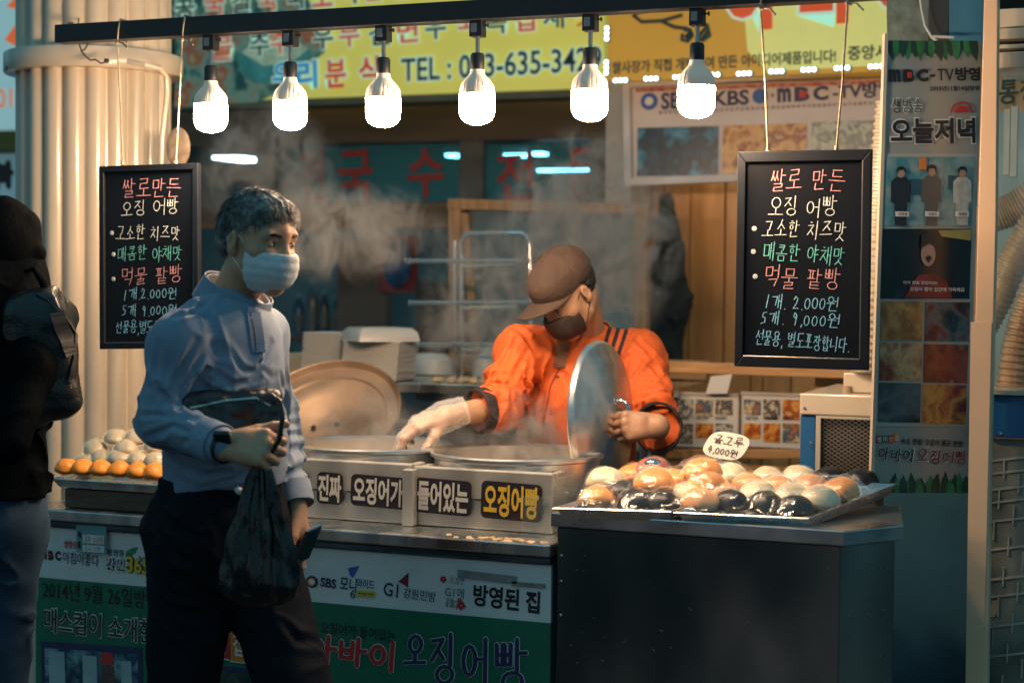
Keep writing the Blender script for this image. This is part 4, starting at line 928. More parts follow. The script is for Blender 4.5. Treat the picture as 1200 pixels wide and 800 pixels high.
# tape and a taped notice
m = MB(); M, ww, hh = prow(537, 671, 606, 679, 9, 0, .004); m.box((0, 0, 0), (ww, hh, .0006), M); M, ww, hh = prow(600, 683, 640, 686, 5, 0, .004); m.box((0, 0, 0), (ww, hh, .0006), M)
m.build('grey_tape', mat('grey_tape', (.25, .26, .25), .3, var=.3, scale=40), bn)
nt_ = thing('taped_notice', 'small teal card with two paper strips taped onto the banner', 'notice', W(110, 647, -.01))
m = MB(); M, ww, hh = prow(93, 630, 128, 632, 32, 0, .010); m.box((0, 0, 0), (ww, hh, .003), M); m.build('card', mat('teal_card', (.14, .36, .38), .35, var=.15, coat=.3), nt_)
m = MB()
for a, b, yy, h in ((101, 126, 630, 10), (101, 126, 641, 8)):
    M2, w2, h2 = prow(a, yy, b, yy+1.5, h, 0, .0145); m.box((0, 0, 0), (w2, h2, .0008), M2)
m.build('paper_strip', WINK, nt_)
m = MB(); phand(m, '휴무:수요일', 103, 630, 125, 631.5, 7, 0, .0011, .0165, 3); m.build('red_lettering', REDI, nt_)
m = MB(); phand(m, '24.9만', 104, 641, 123, 642, 5, 0, .001, .0165, 4); ptxt(m, '8', 95, 625, 99, 625, 7, 0, .03, .0145); ptxt(m, '1', 95, 637, 98, 637, 8, 0, .03, .0145); m.build('dark_lettering', INK, nt_)

# ================================================================== steamers
YS_ = .13
ZS = W(560, 548, YS_).z
POTC = [(W(437, 545, .36).x, .36, .205), (W(606, 552, .36).x, .36, .215)]
STK = mat('sticker_black', (.022, .016, .024), .4, var=.1); CRI = mat('cream_ink', (.66, .62, .55), .5, var=0)
def steamer(label, pxa, pxb, pot, stickers, dz):
    xa, xb = W(pxa, 580, YS_).x, W(pxb, 580, YS_).x
    t = thing('steamer', label, 'steamer', ((xa+xb)/2, .3, ZC), 'steamers on the counter')
    m = MB(); m.box((xa, YS_, ZC+.001), (xb, YS_+.025, ZS+dz)); m.box((xa, YS_+.025, ZC+.001), (xa+.02, .22, ZS+dz-.002)); m.box((xb-.02, YS_+.025, ZC+.001), (xb, .22, ZS+dz-.002)); m.box((xa, .22, ZC+.001), (xa+.02, .58, ZS-.06)); m.box((xb-.02, .22, ZC+.001), (xb, .58, ZS-.06)); m.box((xa, .58, ZC+.001), (xb, .60, ZS-.07))
    m.build('casing', mat('satin_steel', (.62, .58, .52), .42, .75, var=.12, scale=10, bump=.06, bscale=60, stretch=(1, 1, .2), rvar=.08), t, bevel=.004)
    m = MB(); m.bar((xa+.01, YS_-.002, ZC+.075), (xb-.01, YS_-.002, ZC+.075), .005, .006); m.build('front_rail', STEEL, t)
    cx, cyy, r = pot; m = MB(); z = ZS+dz
    m.lathe([(r-.006, z-.13), (r-.004, z+.012), (r-.004, z+.020), (r+.004, z+.026), (r+.010, z+.022), (r+.010, z+.014), (r+.001, z+.010), (r+.001, z-.13)], 72, Matrix.Translation((cx, cyy, 0))); m.build('pot_rim', ALU, t, smooth=True)
    m = MB(); m.lathe([(r-.005, z-.035), (0, z-.03)], 48, Matrix.Translation((cx, cyy, 0))); m.build('steam_plate', mat('steam_cloth', (.55, .48, .38), .8, var=.2, scale=20, bump=.3), t, smooth=True)
    for s_, a, b, ya, yb2, yel in stickers:
        yc = (ya+yb2)/2; sl = (b-a)*.045; M, ww, hh = prow(a, yc-sl, b, yc+sl, yb2-ya-4, YS_, .006)
        rr = min(.014, ww*.3); pts = []
        for qx, qy, a0 in ((ww-rr, rr, 270), (ww-rr, hh-rr, 0), (rr, hh-rr, 90), (rr, rr, 180)):
            for q in range(6): pts.append((qx+rr*math.cos(R(a0+18*q)), qy+rr*math.sin(R(a0+18*q))))
        m = MB(); m.prism(pts, .001, M); st = m.build('sticker', STK, t)
        m = MB(); M2 = M.copy(); M2.translation = M2.translation+M.to_3x3() @ V((ww*.05, hh*.07, .0025)); text_on(m, s_, M2, ww*.90, hh*.86, .035); m.build('lettering', YELI if yel else CRI, st)
steamer('left steel steamer with an open lid leaning behind its pot', 342, 481, POTC[0], [('에', 347, 363, 550, 590, 0), ('진짜', 373, 403, 551, 592, 0), ('오징어가', 412.5, 477, 555, 596, 0)], 0)
steamer('right steel steamer in front of the cook with yellow lettered sticker', 484, 648, POTC[1], [('들어있는', 487.5, 553.5, 559, 604, 0), ('오징어빵', 565, 636, 563, 611, 1)], -.004)
m = MB(); m.box((W(473, 580, YS_-.02).x, YS_-.03, ZC+.001), (W(486, 580, YS_-.02).x, YS_-.004, ZS-.01))
tag(m.build('steel_upright', MC['satin_steel'], bevel=.003), 'flat steel upright covering the joint between the two steamers', 'bracket')
m = MB(); a = W(648, 590, .1); m.box((a.x-.004, .10, ZC+.001), (a.x, .35, ZS-.015)); m.box((W(612, 590, .094).x, .092, ZC+.001), (a.x-.005, .096, ZC+.095))
tag(m.build('clear_guard', film('acrylic', (.93, .96, .96), .3, .05, .05, 0)), 'clear acrylic guard at the right end of the steamers', 'guard')
m = MB(); rg = random.Random(3)
for i in range(26):
    x = rg.uniform(W(520, 630, 0).x, W(640, 630, 0).x); m.lathe([(0, .003), (.006, .002), (.008, 0), (0, 0)], 7, Matrix.Translation((x, rg.uniform(-.018, .03), ZC)))
tag(m.build('dough_crumbs', mat('crumbs', (.5, .36, .2), .8, var=.3)), 'pale dough crumbs along the steel counter edge', 'crumbs', kind='stuff')
# lids
def lid(label, c, zdir, r, up, handle, name='pot_lid'):
    M = look(c, zdir, up); t = thing(name, label, 'pot lid', c, 'steamer pot lids')
    k = r/.19
    out = [(0, .034), (.05, .0335), (.054, .0305), (.098, .027), (.102, .0235), (.150, .016), (.155, .010), (.181, .006), (.187, .001), (.1905, -.008), (.188, -.013), (.1855, -.011)]
    inn = [(.1845, -.006), (.179, .0035), (.153, .0075), (.1485, .0135), (.101, .021), (.097, .0245), (.053, .028), (.049, .031), (0, .0315)]
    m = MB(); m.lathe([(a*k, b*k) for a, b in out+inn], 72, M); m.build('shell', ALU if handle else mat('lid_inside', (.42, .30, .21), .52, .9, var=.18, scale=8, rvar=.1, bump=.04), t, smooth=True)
    m = MB()
    if handle:
        m.tube([M @ V((0, -.045, .033)), M @ V((0, -.045, .06)), M @ V((0, -.035, .070)), M @ V((0, .035, .070)), M @ V((0, .045, .06)), M @ V((0, .045, .033))], .006, 10)
        for q in (-.045, .045): m.lathe([(.012, .032), (.012, .037), (.006, .04), (0, .04)], 12, M @ Matrix.Translation((0, q, 0)))
        m.build('handle', CHROME, t, smooth=True)
    else:
        for q in (-.036, .036): m.lathe([(0, .022), (.006, .023), (.0085, .028), (.0085, .031)], 10, M @ Matrix.Translation((0, q, 0)))
        m.build('bolt', BLACKM, t, smooth=True)
    return M
LIDN = (HR*math.sin(R(64))-HF*math.cos(R(64))+UP*.05).normalized()
LIDC = P(707, 490, 4.48)
ML = lid('round aluminium lid held upright by the cook over the bun tray', LIDC, LIDN, .205, (-.10, 0, 1), True)
inn = (-HF*.62+(UP*.97-HR*.26)*.78).normalized()
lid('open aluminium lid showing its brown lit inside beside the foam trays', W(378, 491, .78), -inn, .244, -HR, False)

# ================================================================== right cabinet, trays, buns
ZT = .962
FL = W(653, 610, -.005); FRp = W(985, 640, -.005)
sd_ = V((.559, .829, 0)); Ls = .17
cb = thing('steel_cabinet', 'dark brushed steel cabinet under the trays of wrapped buns', 'cabinet', ((FL.x+FRp.x)/2, .2, .1))
def foot(g, fx=0): 
    a = V((FL.x-g, -.005-g, 0)); b = V((FRp.x+g, -.005-g, 0)); c = b+sd_*(Ls+g); d = V((c.x-.06, .47, 0)); e = V((FL.x-g, .47, 0)); return [(p.x, p.y) for p in (a, b, c, d, e)]
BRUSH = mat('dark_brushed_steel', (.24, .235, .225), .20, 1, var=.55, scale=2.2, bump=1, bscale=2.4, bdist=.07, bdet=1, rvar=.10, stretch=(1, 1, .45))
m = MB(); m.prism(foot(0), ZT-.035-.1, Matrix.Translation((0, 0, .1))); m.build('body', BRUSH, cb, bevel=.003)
m = MB(); m.prism(foot(.012), .034, Matrix.Translation((0, 0, ZT-.034))); m.build('top', STEELD, cb, bevel=.003)
m = MB()
for z in (.86, .80, .72): m.lathe([(.004, 0), (.003, .003), (0, .0035)], 8, frame((FL.x+.012, -.005, z), (1, 0, 0), (0, 0, 1), (0, -1, 0)))
m.build('rivet', CHROME, cb)
m = MB(); rg = random.Random(12)
for i in range(20):
    x = rg.uniform(FL.x+.03, FRp.x-.02); z = rg.uniform(.5, .9); l_ = rg.uniform(.002, .011); a_ = rg.uniform(-.9, .9); q = V((x, -.0056, z)); m.bar(q, q+V((l_*math.cos(a_), 0, l_*math.sin(a_))), .0007, .0008)
for i in range(9):
    t_ = rg.uniform(.02, Ls-.01); z = rg.uniform(.55, .9); a_ = rg.uniform(-1, 1); q = V((FRp.x, -.005, z))+sd_*t_+V((.829, -.559, 0))*.0006; l_ = rg.uniform(.004, .018); m.bar(q, q+sd_*l_*math.cos(a_)+UP*l_*math.sin(a_), .0007, .0009, (.829, -.559, 0))
m.build('scratch_marks', mat('scratch', (.50, .42, .36), .4, .6, var=.2), cb)
zt = ZT+.018
A0, A1 = Wz(647, 596, zt), Wz(786, 600, zt); B0, B1 = Wz(789, 601, zt), Wz(948, 608, zt); B2 = W(1054, 567, .43); dv = B2-B1; TD = dv.length; dv.normalize()
TN = (B1-B0).cross(dv).normalized(); TN = TN if TN.z > 0 else -TN
def Tp(px, py, off):
    d = ray(px, py); o_ = B1+TN*off; return CAMP+d*((o_-CAMP).dot(TN)/d.dot(TN))
def Th(x, y): return B1.z-((x-B1.x)*TN.x+(y-B1.y)*TN.y)/TN.z
def tray(label, p0, p1, dep, dirv, lift=0, h=.024):
    p0, p1 = V(p0), V(p1); q1 = p1+dirv*dep; q0 = p0+dirv*dep; c = (p0+p1+q0+q1)/4
    m = MB(); rings = []
    for sc, dz in ((1.0, 0), (.985, .0022), (.965, .001), (.90, -h), (.0, -h)):
        rings.append([c+(p-c)*sc+V((0, 0, dz)) for p in (p0, p1, q1, q0)])
    vs = [p for r_ in rings for p in r_]; fs = []
    for i in range(len(rings)-1):
        for k in range(4): fs.append((i*4+k, i*4+(k+1) % 4, (i+1)*4+(k+1) % 4, (i+1)*4+k))
    m.add(vs, fs); o = m.build('bun_tray', STEEL, solid=.0016); tag(o, label, 'tray', 'metal bun trays')
    return c
tray('shiny metal tray of piled buns beneath the held lid', A0, A1, TD, dv)
tray('shiny metal tray of wrapped buns with its corner jutting over the cabinet side', B0, B1, TD, dv)

BUNM = {'o': mat('bun_orange', (.74, .28, .035), .45, var=.18, scale=26, bump=.12, bscale=60, sss=.15), 'c': mat('bun_cream', (.66, .55, .36), .5, var=.08, scale=26, bump=.12, bscale=60, sss=.15),
        'k': mat('bun_black', (.010, .009, .010), .38, var=.5, scale=50, bump=.2, bscale=60), 'b': mat('bun_brown', (.70, .33, .13), .4, var=.15, scale=26, bump=.12, bscale=60), 'r': mat('bun_red', (.42, .09, .05), .45, var=.3, scale=40, bump=.2)}
WRAP = film('bun_wrap', (1, 1, 1), .40, .03, .17, .8, 26)
def lump(mb, c, r, hgt, seed, grow=1.0, skirt=0):
    n, k = 18, 11; off = np.array([seed*3.17, seed*1.7, seed*.9]); vs = []; fs = []
    dirs = []
    for i in range(k+1):
        ph = math.pi*i/k
        for j in range(n):
            th = 2*math.pi*j/n; dirs.append((math.sin(ph)*math.cos(th), math.sin(ph)*math.sin(th), math.cos(ph)))
    D = np.array(dirs); nz = vnoise(D*1.6+off)*.10+vnoise(D*4+off)*.04
    tw = .05*np.sin(6*np.arctan2(D[:, 1], D[:, 0])+seed)*np.clip(D[:, 2], 0, 1)
    for d, q, t_ in zip(D, nz, tw):
        rr = 1+q+t_*.5; z = d[2]
        zz = (z*hgt*rr if z > 0 else z*hgt*.45)
        sk = 1+skirt*max(0, -z) 
        vs.append((c[0]+d[0]*r*rr*grow*sk, c[1]+d[1]*r*rr*grow*sk, c[2]+hgt*.45+zz*grow))
    for i in range(k):
        for j in range(n): fs.append((i*n+j, (i+1)*n+j, (i+1)*n+(j+1) % n, i*n+(j+1) % n))
    mb.add(vs, fs)
ncount = [0]; BUNS = []; RS = 1.24
def bun(px, py, zc, r, colr, label, wrap=True, group='buns in the trays on the cabinet', tall=.8, zbase=None):
    ncount[0] += 1
    if RS > 1.1:
        p = Tp(px, py, zc-zt+r*.40); zc = p.z-r*.40
    else: p = Wz(px, py, zc+r*.35)
    base = V((p.x, p.y, zc)); m = MB(); r *= RS; lump(m, base, r, r*tall, ncount[0])
    o = m.build('bun', BUNM[colr], smooth=True, sub=1); tag(o, label, 'bun', group); BUNS.append((p.x, p.y, zc+r*tall*1.45, r))
    if wrap and colr != 'k':
        m = MB(); lump(m, base-V((0, 0, .001)), r, r*tall, ncount[0]+.13, 1.10, .22); m.build('wrapper', WRAP, o, smooth=True, sub=1)
zf = zt-.022
for args in [
 (710, 568, zf+.012, .042, 'c', 'large cream bun in a shiny wrapper, nearest the foot of the held lid'), (700, 587, zf, .036, 'o', 'orange bun under plastic in the left front corner of the piled tray'),
 (731, 579, zf, .034, 'k', 'dark grey black bun behind clear film between two orange buns'), (767, 570, zf+.022, .042, 'o', 'shiny orange bun on top of the pile right of the cream one'), (765, 553, zf+.02, .036, 'r', 'dark red bun with a scrap of foil on its top'),
 (748, 592, zf, .034, 'k', 'black bun at the front edge, left of its black neighbour'), (775, 592, zf, .036, 'k', 'glossy black bun at the front where the two trays meet'), (801, 583, zf, .034, 'c', 'small cream bun between the two trays'),
 (742, 560, zf, .036, 'o', 'orange bun deep in the pile behind the large cream one'), (793, 567, zf+.01, .036, 'o', 'orange bun left of the pair stacked under the price plate'),
 (829, 571, zf+.012, .042, 'o', 'lower orange bun of the stacked pair under the price plate'), (823, 556, zf+.040, .040, 'o', 'uppermost orange bun just below the price plate'), (857, 562, zf+.01, .038, 'c', 'plain cream bun right of the orange pair'),
 (820, 592, zf, .040, 'b', 'light brown bun at the left front of the jutting tray'), (857, 592, zf, .036, 'k', 'black bun in the front row, next to the light brown one'), (897, 594, zf, .036, 'k', 'black bun in the middle of the front row of the jutting tray'), (932, 598, zf, .036, 'k', 'black bun at the right end of the front row'),
 (889, 581, zf, .036, 'c', 'cream bun in the second row above the middle black bun'), (928, 584, zf, .036, 'c', 'cream bun in the second row above the last black bun'), (960, 589, zf, .038, 'c', 'large pale cream bun at the right rim of the jutting tray'), (985, 578, zf, .038, 'o', 'bright orange bun near the tray corner by the poster'),
 (877, 572, zf, .036, 'b', 'brown bun in the back of the jutting tray, left of its brown neighbour'), (912, 574, zf, .034, 'b', 'brown bun in the back of the jutting tray, under the clear dome'), (951, 573, zf, .034, 'b', 'brown bun behind the large pale cream bun'),
 (972, 564, zf, .036, 'k', 'black bun under a pale dome left of the farthest black bun'), (1010, 566, zf, .036, 'k', 'farthest black bun, in the back corner below the poster'), (937, 562, zf, .036, 'c', 'cream bun in the far row in front of the blue panel'), (900, 562, zf, .034, 'c', 'cream bun in the far row, left of the blue panel'), (842, 580, zf, .034, 'b', 'brown bun tucked between the stacked pair and the front black row')]:
    bun(*args)
m = MB(); p = Tp(765, 545, .06); lump(m, p, .022, .012, 77); tag(m.build('foil_scrap', CHROME, smooth=True), 'crumpled silver foil scrap on the dark red bun', 'foil')
# loose clear film lying over the buns of each tray
def drape(label, a, b, dep, seed):
    n = 44; H = np.zeros((n+1, n+1)); XY = np.zeros((n+1, n+1, 2))
    for i in range(n+1):
        for j in range(n+1):
            p = a+(b-a)*(i/n)+dv*dep*(j/n); XY[i, j] = p.x, p.y; h = Th(p.x, p.y)-.012
            for bx, by, bz, br in BUNS:
                d2 = ((p.x-bx)**2+(p.y-by)**2)/br**2
                if d2 < 2.2: h = max(h, bz-.012*d2-.02*max(0, d2-1))
            H[i, j] = h
    for _ in range(3):
        K = np.pad(H, 1, 'edge'); S_ = (K[1:-1, 1:-1]*2+K[:-2, 1:-1]+K[2:, 1:-1]+K[1:-1, :-2]+K[1:-1, 2:])/6; H = np.maximum(S_, H*.5+S_*.5)
    Q = np.stack([XY[..., 0].ravel()*26+seed, XY[..., 1].ravel()*19, np.zeros(H.size)+.3], 1)
    H = H+.003+(.007*(1-np.abs(vnoise(Q)))**3+.004*vnoise(Q*2.7)).reshape(H.shape)
    vs = [(XY[i, j, 0], XY[i, j, 1], H[i, j]) for i in range(n+1) for j in range(n+1)]
    fs = [(i*(n+1)+j, (i+1)*(n+1)+j, (i+1)*(n+1)+j+1, i*(n+1)+j+1) for i in range(n) for j in range(n)]
    m = MB(); m.add(vs, fs); tag(m.build('film_sheet', film('clear_film', (1, 1, 1), .34, .012, .10, .5, 18), smooth=True), label, 'plastic film', 'clear film over the trays')
drape('clear crinkled film draped over the piled bun tray', A0, A1, TD*.93, 4)
drape('clear crinkled film draped over the jutting bun tray', B0, B1, TD*.93, 9)
# price plate
pp = thing('price_plate', 'white rounded price plate with handwriting standing in the buns', 'price tag', W(850, 552, .36))
c = W(851, 522, .42); Mx = look(c, V((.12, -1, .45)), (.16, 0, 1)); pts = []
wv, hv = .052, .036
for i in range(40):
    a_ = 2*math.pi*i/40; e = 3.2; x = math.copysign(abs(math.cos(a_))**(2/e), math.cos(a_))*wv; y = math.copysign(abs(math.sin(a_))**(2/e), math.sin(a_))*hv; pts.append((x+y*.28, y))
m = MB(); m.prism(pts, .003, Mx @ Matrix.Translation((0, 0, -.003))); m.build('plate', mat('plate_white', (.76, .72, .66), .3, var=.05), pp)
m = MB(); hand_on(m, '골고루', Mx @ Matrix.Translation((-.034, .003, .001)), .074, .022, .0026, .05, .05, 4); hand_on(m, '4,000원', Mx @ Matrix.Translation((-.043, -.027, .001)), .076, .020, .0026, .05, .05, 5); m.build('lettering', mat('brown_marker', (.06, .035, .03), .5, var=0), pp)
m = MB(); m.tube([Mx @ V((-.02, -.034, -.0035)), Mx @ V((-.02, -.10, -.0035))], .0022, 6); m.build('stick', WOOD, pp)

RS = 1.22
# left tray with orange buns, wood block and bag of pale buns
za2 = ZC+.055
m = MB(); a, b = W(70, 585, .0), W(300, 590, .0); m.box((a.x, .02, ZC+.001), (a.x+.42, .30, ZC+.052))
tag(m.build('tray_block', DWOOD, bevel=.003), 'dark plank block under the tray of small orange buns', 'block')
p0 = Wz(57, 561, za2+.022); p1 = V((p0.x+.47, p0.y, p0.z))
tray('metal tray of small orange buns on the dark plank block', p0, p1, .29, V((0, 1, 0)), 0, .02)
nm = ['first', 'second', 'third', 'fourth', 'fifth', 'sixth']
for i, (px, py) in enumerate(((78, 551), (97, 552), (118, 553), (140, 554), (161, 556), (181, 557))):
    bun(px, py, za2+.004, .0275, 'o', 'small orange bun, %s from the left in the front row near the backpack' % nm[i], False, 'small orange buns on the left tray', .9)
RS = 1.0
HEAP = [(100, 543, .17, 'at its left foot'), (119, 538, .19, 'second along its foot'), (140, 538, .18, 'under its two peaks'), (162, 540, .18, 'low on its right slope'), (112, 527, .21, 'on its upper left slope'), (136, 514, .23, 'at its left peak'), (160, 514, .23, 'at its right peak'), (182, 524, .21, "beside the man's elbow"), (183, 541, .17, "under the man's elbow"), (148, 526, .20, 'between its two peaks')]
for px, py, yy, wd in HEAP:
    p = W(px, py, yy); ncount[0] += 1; r = .034; m = MB(); lump(m, V((p.x, yy, p.z-r*.5)), r, r*.9, ncount[0])
    o = m.build('bun', BUNM['c'], smooth=True, sub=1); tag(o, 'pale bun in the bagged heap on the left tray, '+wd, 'bun', 'pale buns heaped on the left tray')
    m = MB(); lump(m, V((p.x, yy, p.z-r*.5-.001)), r, r*.9, ncount[0]+.13, 1.12, .25); m.build('wrapper', WRAP, o, smooth=True, sub=1)

# ================================================================== heater unit behind the trays
hu = thing('heater_unit', 'cream and blue boxed heater with a black mesh front beside the trays', 'heater', (W(980, 600, .75).x, .95, .1))
a, b = W(937, 470, .72).x, W(1026, 470, .72).x; z1_, z2_ = W(980, 487, .72).z, W(980, 462, .72).z
m = MB(); m.box((a, .72, z1_), (b, 1.2, z2_)); m.build('hood', CREAM, hu, bevel=.004)
m = MB(); m.box((a+.001, .73, .1), (W(955, 550, .73).x, 1.18, z1_-.001)); m.build('side_panel', BLUEP, hu, bevel=.003)
m = MB(); m.box((W(955.5, 550, .725).x, .722, .1), (W(961, 550, .725).x, .74, z1_-.001)); m.box((W(961, 550, .725).x, .722, z1_-.008), (b, .74, z1_-.001)); m.build('grille_frame', mat('grille_frame', (.45, .42, .36), .4, var=.1), hu)
ga, gb = W(961.5, 550, .74).x, b; m = MB(); m.box((ga, .76, .1), (gb, 1.18, z1_-.01)); m.build('inside', BLACKM, hu)
m = MB(); gz0, gz1 = W(990, 640, .74).z, z1_-.009; st = .0175; H_ = gz1-gz0; Wd = gb-ga
k = -int(H_/st)*2
for sgn in (1, -1):
    i = 0
    while True:
        x0 = ga+i*st-(H_*1.6 if sgn == 1 else 0)
        if x0 > gb+(0 if sgn == 1 else H_*1.6): break
        pts = []
        x_s, z_s, x_e, z_e = x0, gz0, x0+sgn*H_*1.6, gz1
        t0_, t1_ = sorted(((ga-x_s)/(x_e-x_s), (gb-x_s)/(x_e-x_s))); t0_ = max(t0_, 0); t1_ = min(t1_, 1)
        if t1_-t0_ > .005: m.bar((x_s+(x_e-x_s)*t0_, .745+.0016*sgn, gz0+H_*t0_), (x_s+(x_e-x_s)*t1_, .745+.0016*sgn, gz0+H_*t1_), .0016, .0022)
        i += 1
m.build('mesh', mat('mesh_wire', (.40, .36, .30), .35, .9, var=.1), hu)
m = MB(); p = W(993, 457, .8); m.lathe([(.013, -.012), (.013, .010), (.010, .012), (0, .012)], 16, Matrix.Translation(p)); m.build('knob', mat('knob_tan', (.35, .26, .18), .4, var=.1), hu, smooth=True)
m = MB()
for px, py in ((943, 478), (951, 518)): m.lathe([(.0045, 0), (.004, .003), (0, .004)], 10, frame(W(px, py, .72), (1, 0, 0), (0, 0, 1), (0, -1, 0)))
m.build('screw', CHROME, hu, smooth=True)
# ribbed cream duct between board and hanging poster
dc = thing('vent_duct', 'cream ribbed duct squeezed between the right chalkboard and the hanging poster', 'duct', W(1010, 460, .8))
m = MB(); pa, pb = W(1043, 120, .8), W(1014, 436, .8); n = 150; pts = [pa+(pb-pa)*(i/n) for i in range(n+1)]; m.tube(pts, [.036+.0022*(1 if i % 4 < 2 else -1) for i in range(n+1)], 20); m.build('hose', CREAM, dc, smooth=False)
m = MB(); p = W(1012, 449, .85); m.box((p.x-.045, .8, z2_+.001), (p.x+.06, .95, p.z+.03)); m.build('collar', CREAM, dc, bevel=.004)
m = MB(); pquad(m, 1012, 345, 1034, 436, .92, .02); tag(m.build('blue_strip', BLUEP), 'narrow blue strip behind the ribbed cream duct', 'panel')

# ================================================================== hanging poster, blue panels, post
use_plane(W(1032, 320, .465), (math.cos(R(40)), math.sin(R(40)), 0)); YP = 0.0
hp = thing('hanging_poster', 'tall pale broadcast poster with green leaf borders hanging beside the cream post', 'poster', W(1080, 577, YP))
m = MB(); ppoly(m, [(1039, 47), (1151, 49), (1134, 578), (1022, 575)], YP, .004); m.build('sheet', mat('grey_vinyl', (.33, .35, .33), .35, var=.08, scale=5, coat=.2), hp)
m = MB(); m.bar(W(1037.5, 40, YP), W(1020.5, 580, YP), .009, .012, (0, 1, 0)); m.build('edge_bar', CREAM, hp)
k_, r_, w_, g_, o_, dr = MB(), MB(), MB(), MB(), MB(), MB()
for row, y0, y1, up in ((0, 48, 68, -1), (1, 577, 556, 1)):
    xa_, xb_ = (1040, 1141) if row == 0 else (1042, 1132); rg = random.Random(row)
    nlf = 15
    for i in range(nlf):
        x = xa_+(xb_-xa_)*i/(nlf-1)*.95; wdt = 9; tip = y1+rg.uniform(-4, 5); lean = rg.uniform(-4, 4)
        ppoly(g_ if i % 2 else dr, [(x-1, y0), (x+wdt, y0+.3), (x+wdt*.9+lean*.5, (y0+tip)/2), (x+wdt/2+lean, tip), (x+lean*.4, (y0*.4+tip*.6))], YP, .0008, .0012+.0011*(i % 3))
ptxt(k_, 'm', 1041, 89, 1055, 89, 15, YP, .045); ptxt(k_, 'B', 1058, 89, 1071, 89, 15, YP, .06); ptxt(k_, 'C', 1074, 88.5, 1087, 88.5, 15, YP, .06); pquad(r_, 1062, 85, 1067, 92, YP, .001, .006)
ptxt(k_, '-', 1089, 89, 1095, 89, 3, YP, .03); ptxt(k_, 'TV', 1098, 88, 1117, 88, 14, YP, .005); ptxt(k_, '방영', 1119, 87, 1148, 87, 16, YP, .035)
ptxt(k_, '2015년11월14일방영', 1089, 104, 1147, 103.5, 6, YP, .02)
ptxt(w_, '생방송', 1044, 124, 1080, 124, 17, YP, .0, .002, .06); ptxt(k_, '생방송', 1044, 124, 1080, 124, 17, YP, .0, .004)
ptxt(w_, '오늘저녁', 1043, 154, 1142, 153, 30, YP, .03, .002, .05); ptxt(k_, '오늘저녁', 1043, 154, 1142, 153, 30, YP, .03, .004)
def arc(px, py, r0, r1, n=14): return [(px+r1*math.cos(math.pi*i/n), py-r1*math.sin(math.pi*i/n)) for i in range(n+1)]+[(px+r0*math.cos(math.pi*(n-i)/n), py-r0*math.sin(math.pi*(n-i)/n)) for i in range(n+1)]
p_ = arc(1127, 132, 11.3, 13); ppoly(r_, p_, YP, .001, .003); ppoly(r_, arc(1127, 132, 0.01, 8), YP, .001, .003)
for i, (ch, mm) in enumerate((('별', r_), ('미', g_), ('맛', r_), ('집', o_))):
    x = 1026+i*6.8; pquad(mm, x, 510-i*.1+(-1.5 if i == 3 else 0), x+6.3, 518.5+(-2 if i == 3 else 0), YP, .001, .003); ptxt(w_, ch, x+1, 514.2-(1.7 if i == 3 else 0), x+5.3, 514.2-(1.7 if i == 3 else 0), 6, YP, .0, .006)
ptxt(k_, '속초 명물! 오징어 품은 찐빵!', 1055, 516.5, 1128.5, 520, 7.5, YP, .02)
phand(w_, '아바이오징어빵', 1028, 531, 1131, 536, 14, YP, .0075, .002, 6, .04); phand(k_, '아바이', 1028, 530.5, 1070.6, 533, 14, YP, .0042, .0045, 6, .04); dd = MB(); phand(dd, '오징어빵', 1073, 533, 1131, 536, 14, YP, .0042, .0045, 6, .04); dd.build('dark_red_lettering', DREDI, hp)
k_.build('lettering', INK, hp); r_.build('red_mark', REDI, hp); w_.build('white_lettering', WINK, hp); g_.build('leaf_border', GREENI, hp); dr.build('dark_leaf_border', mat('leaf_dark', (.01, .06, .035), .5, var=.3, scale=40), hp); o_.build('orange_mark', ORI, hp)
m = MB(); ppoly(m, [(1031, 180), (1145, 180), (1136, 500), (1026, 499)], YP, .001, .002); m.build('photo_margin', mat('margin_grey', (.40, .44, .42), .4, var=.03), hp)
def ptile(name, box, mt, z=.0035): 
    m = MB(); ppoly(m, box, YP, .001, z); return m.build(name, mt, hp)
st = ptile('studio_photo', [(1038, 184), (1141, 184), (1138, 265), (1035, 265)], photo_mat('ph_studio', ['#2f6f80', '#88a8ac', '#3f8898', '#aab8b8'], 10))
m = MB(); pquad(m, 1066, 210, 1086, 228, YP, .001, .006); pquad(m, 1110, 206, 1124, 222, YP, .001, .006); m.build('print_screen', mat('print_screen', (.02, .09, .15), .3, var=.2), st)
m = MB(); pquad(m, 1076, 185, 1084, 199, YP, .001, .006); m.build('print_orange', ORI, st)
def pfig(par, cx, top, bot, wd, clothes, skin, hairc, z=.0065):
    h = bot-top; m = MB(); ppoly(m, [(cx-wd*.25, top+h*.17), (cx+wd*.25, top+h*.17), (cx+wd*.5, top+h*.25), (cx+wd*.52, top+h*.6), (cx+wd*.34, top+h*.62), (cx+wd*.3, bot), (cx-wd*.3, bot), (cx-wd*.34, top+h*.62), (cx-wd*.52, top+h*.6), (cx-wd*.5, top+h*.25)], YP, .0008, z); m.build('print_figure', clothes, par)
    m = MB(); ppoly(m, [(cx+wd*.21*math.cos(a/8*math.pi), top+h*.085+h*.10*math.sin(a/8*math.pi)) for a in range(16)], YP, .0008, z+.001); m.build('print_face', skin, par)
    m = MB(); ppoly(m, [(cx+wd*.25*math.cos(a/8*math.pi), top+h*.06+h*.075*math.sin(a/8*math.pi)) for a in range(8, 17)]+[(cx+wd*.22, top+h*.12), (cx+wd*.15, top+h*.05), (cx-wd*.15, top+h*.05), (cx-wd*.22, top+h*.12)], YP, .0008, z+.002); m.build('print_hair', hairc, par)
SKP = mat('print_skin', (.42, .28, .22), .4, var=.1); HKP = mat('print_hair', (.012, .014, .02), .4, var=.1)
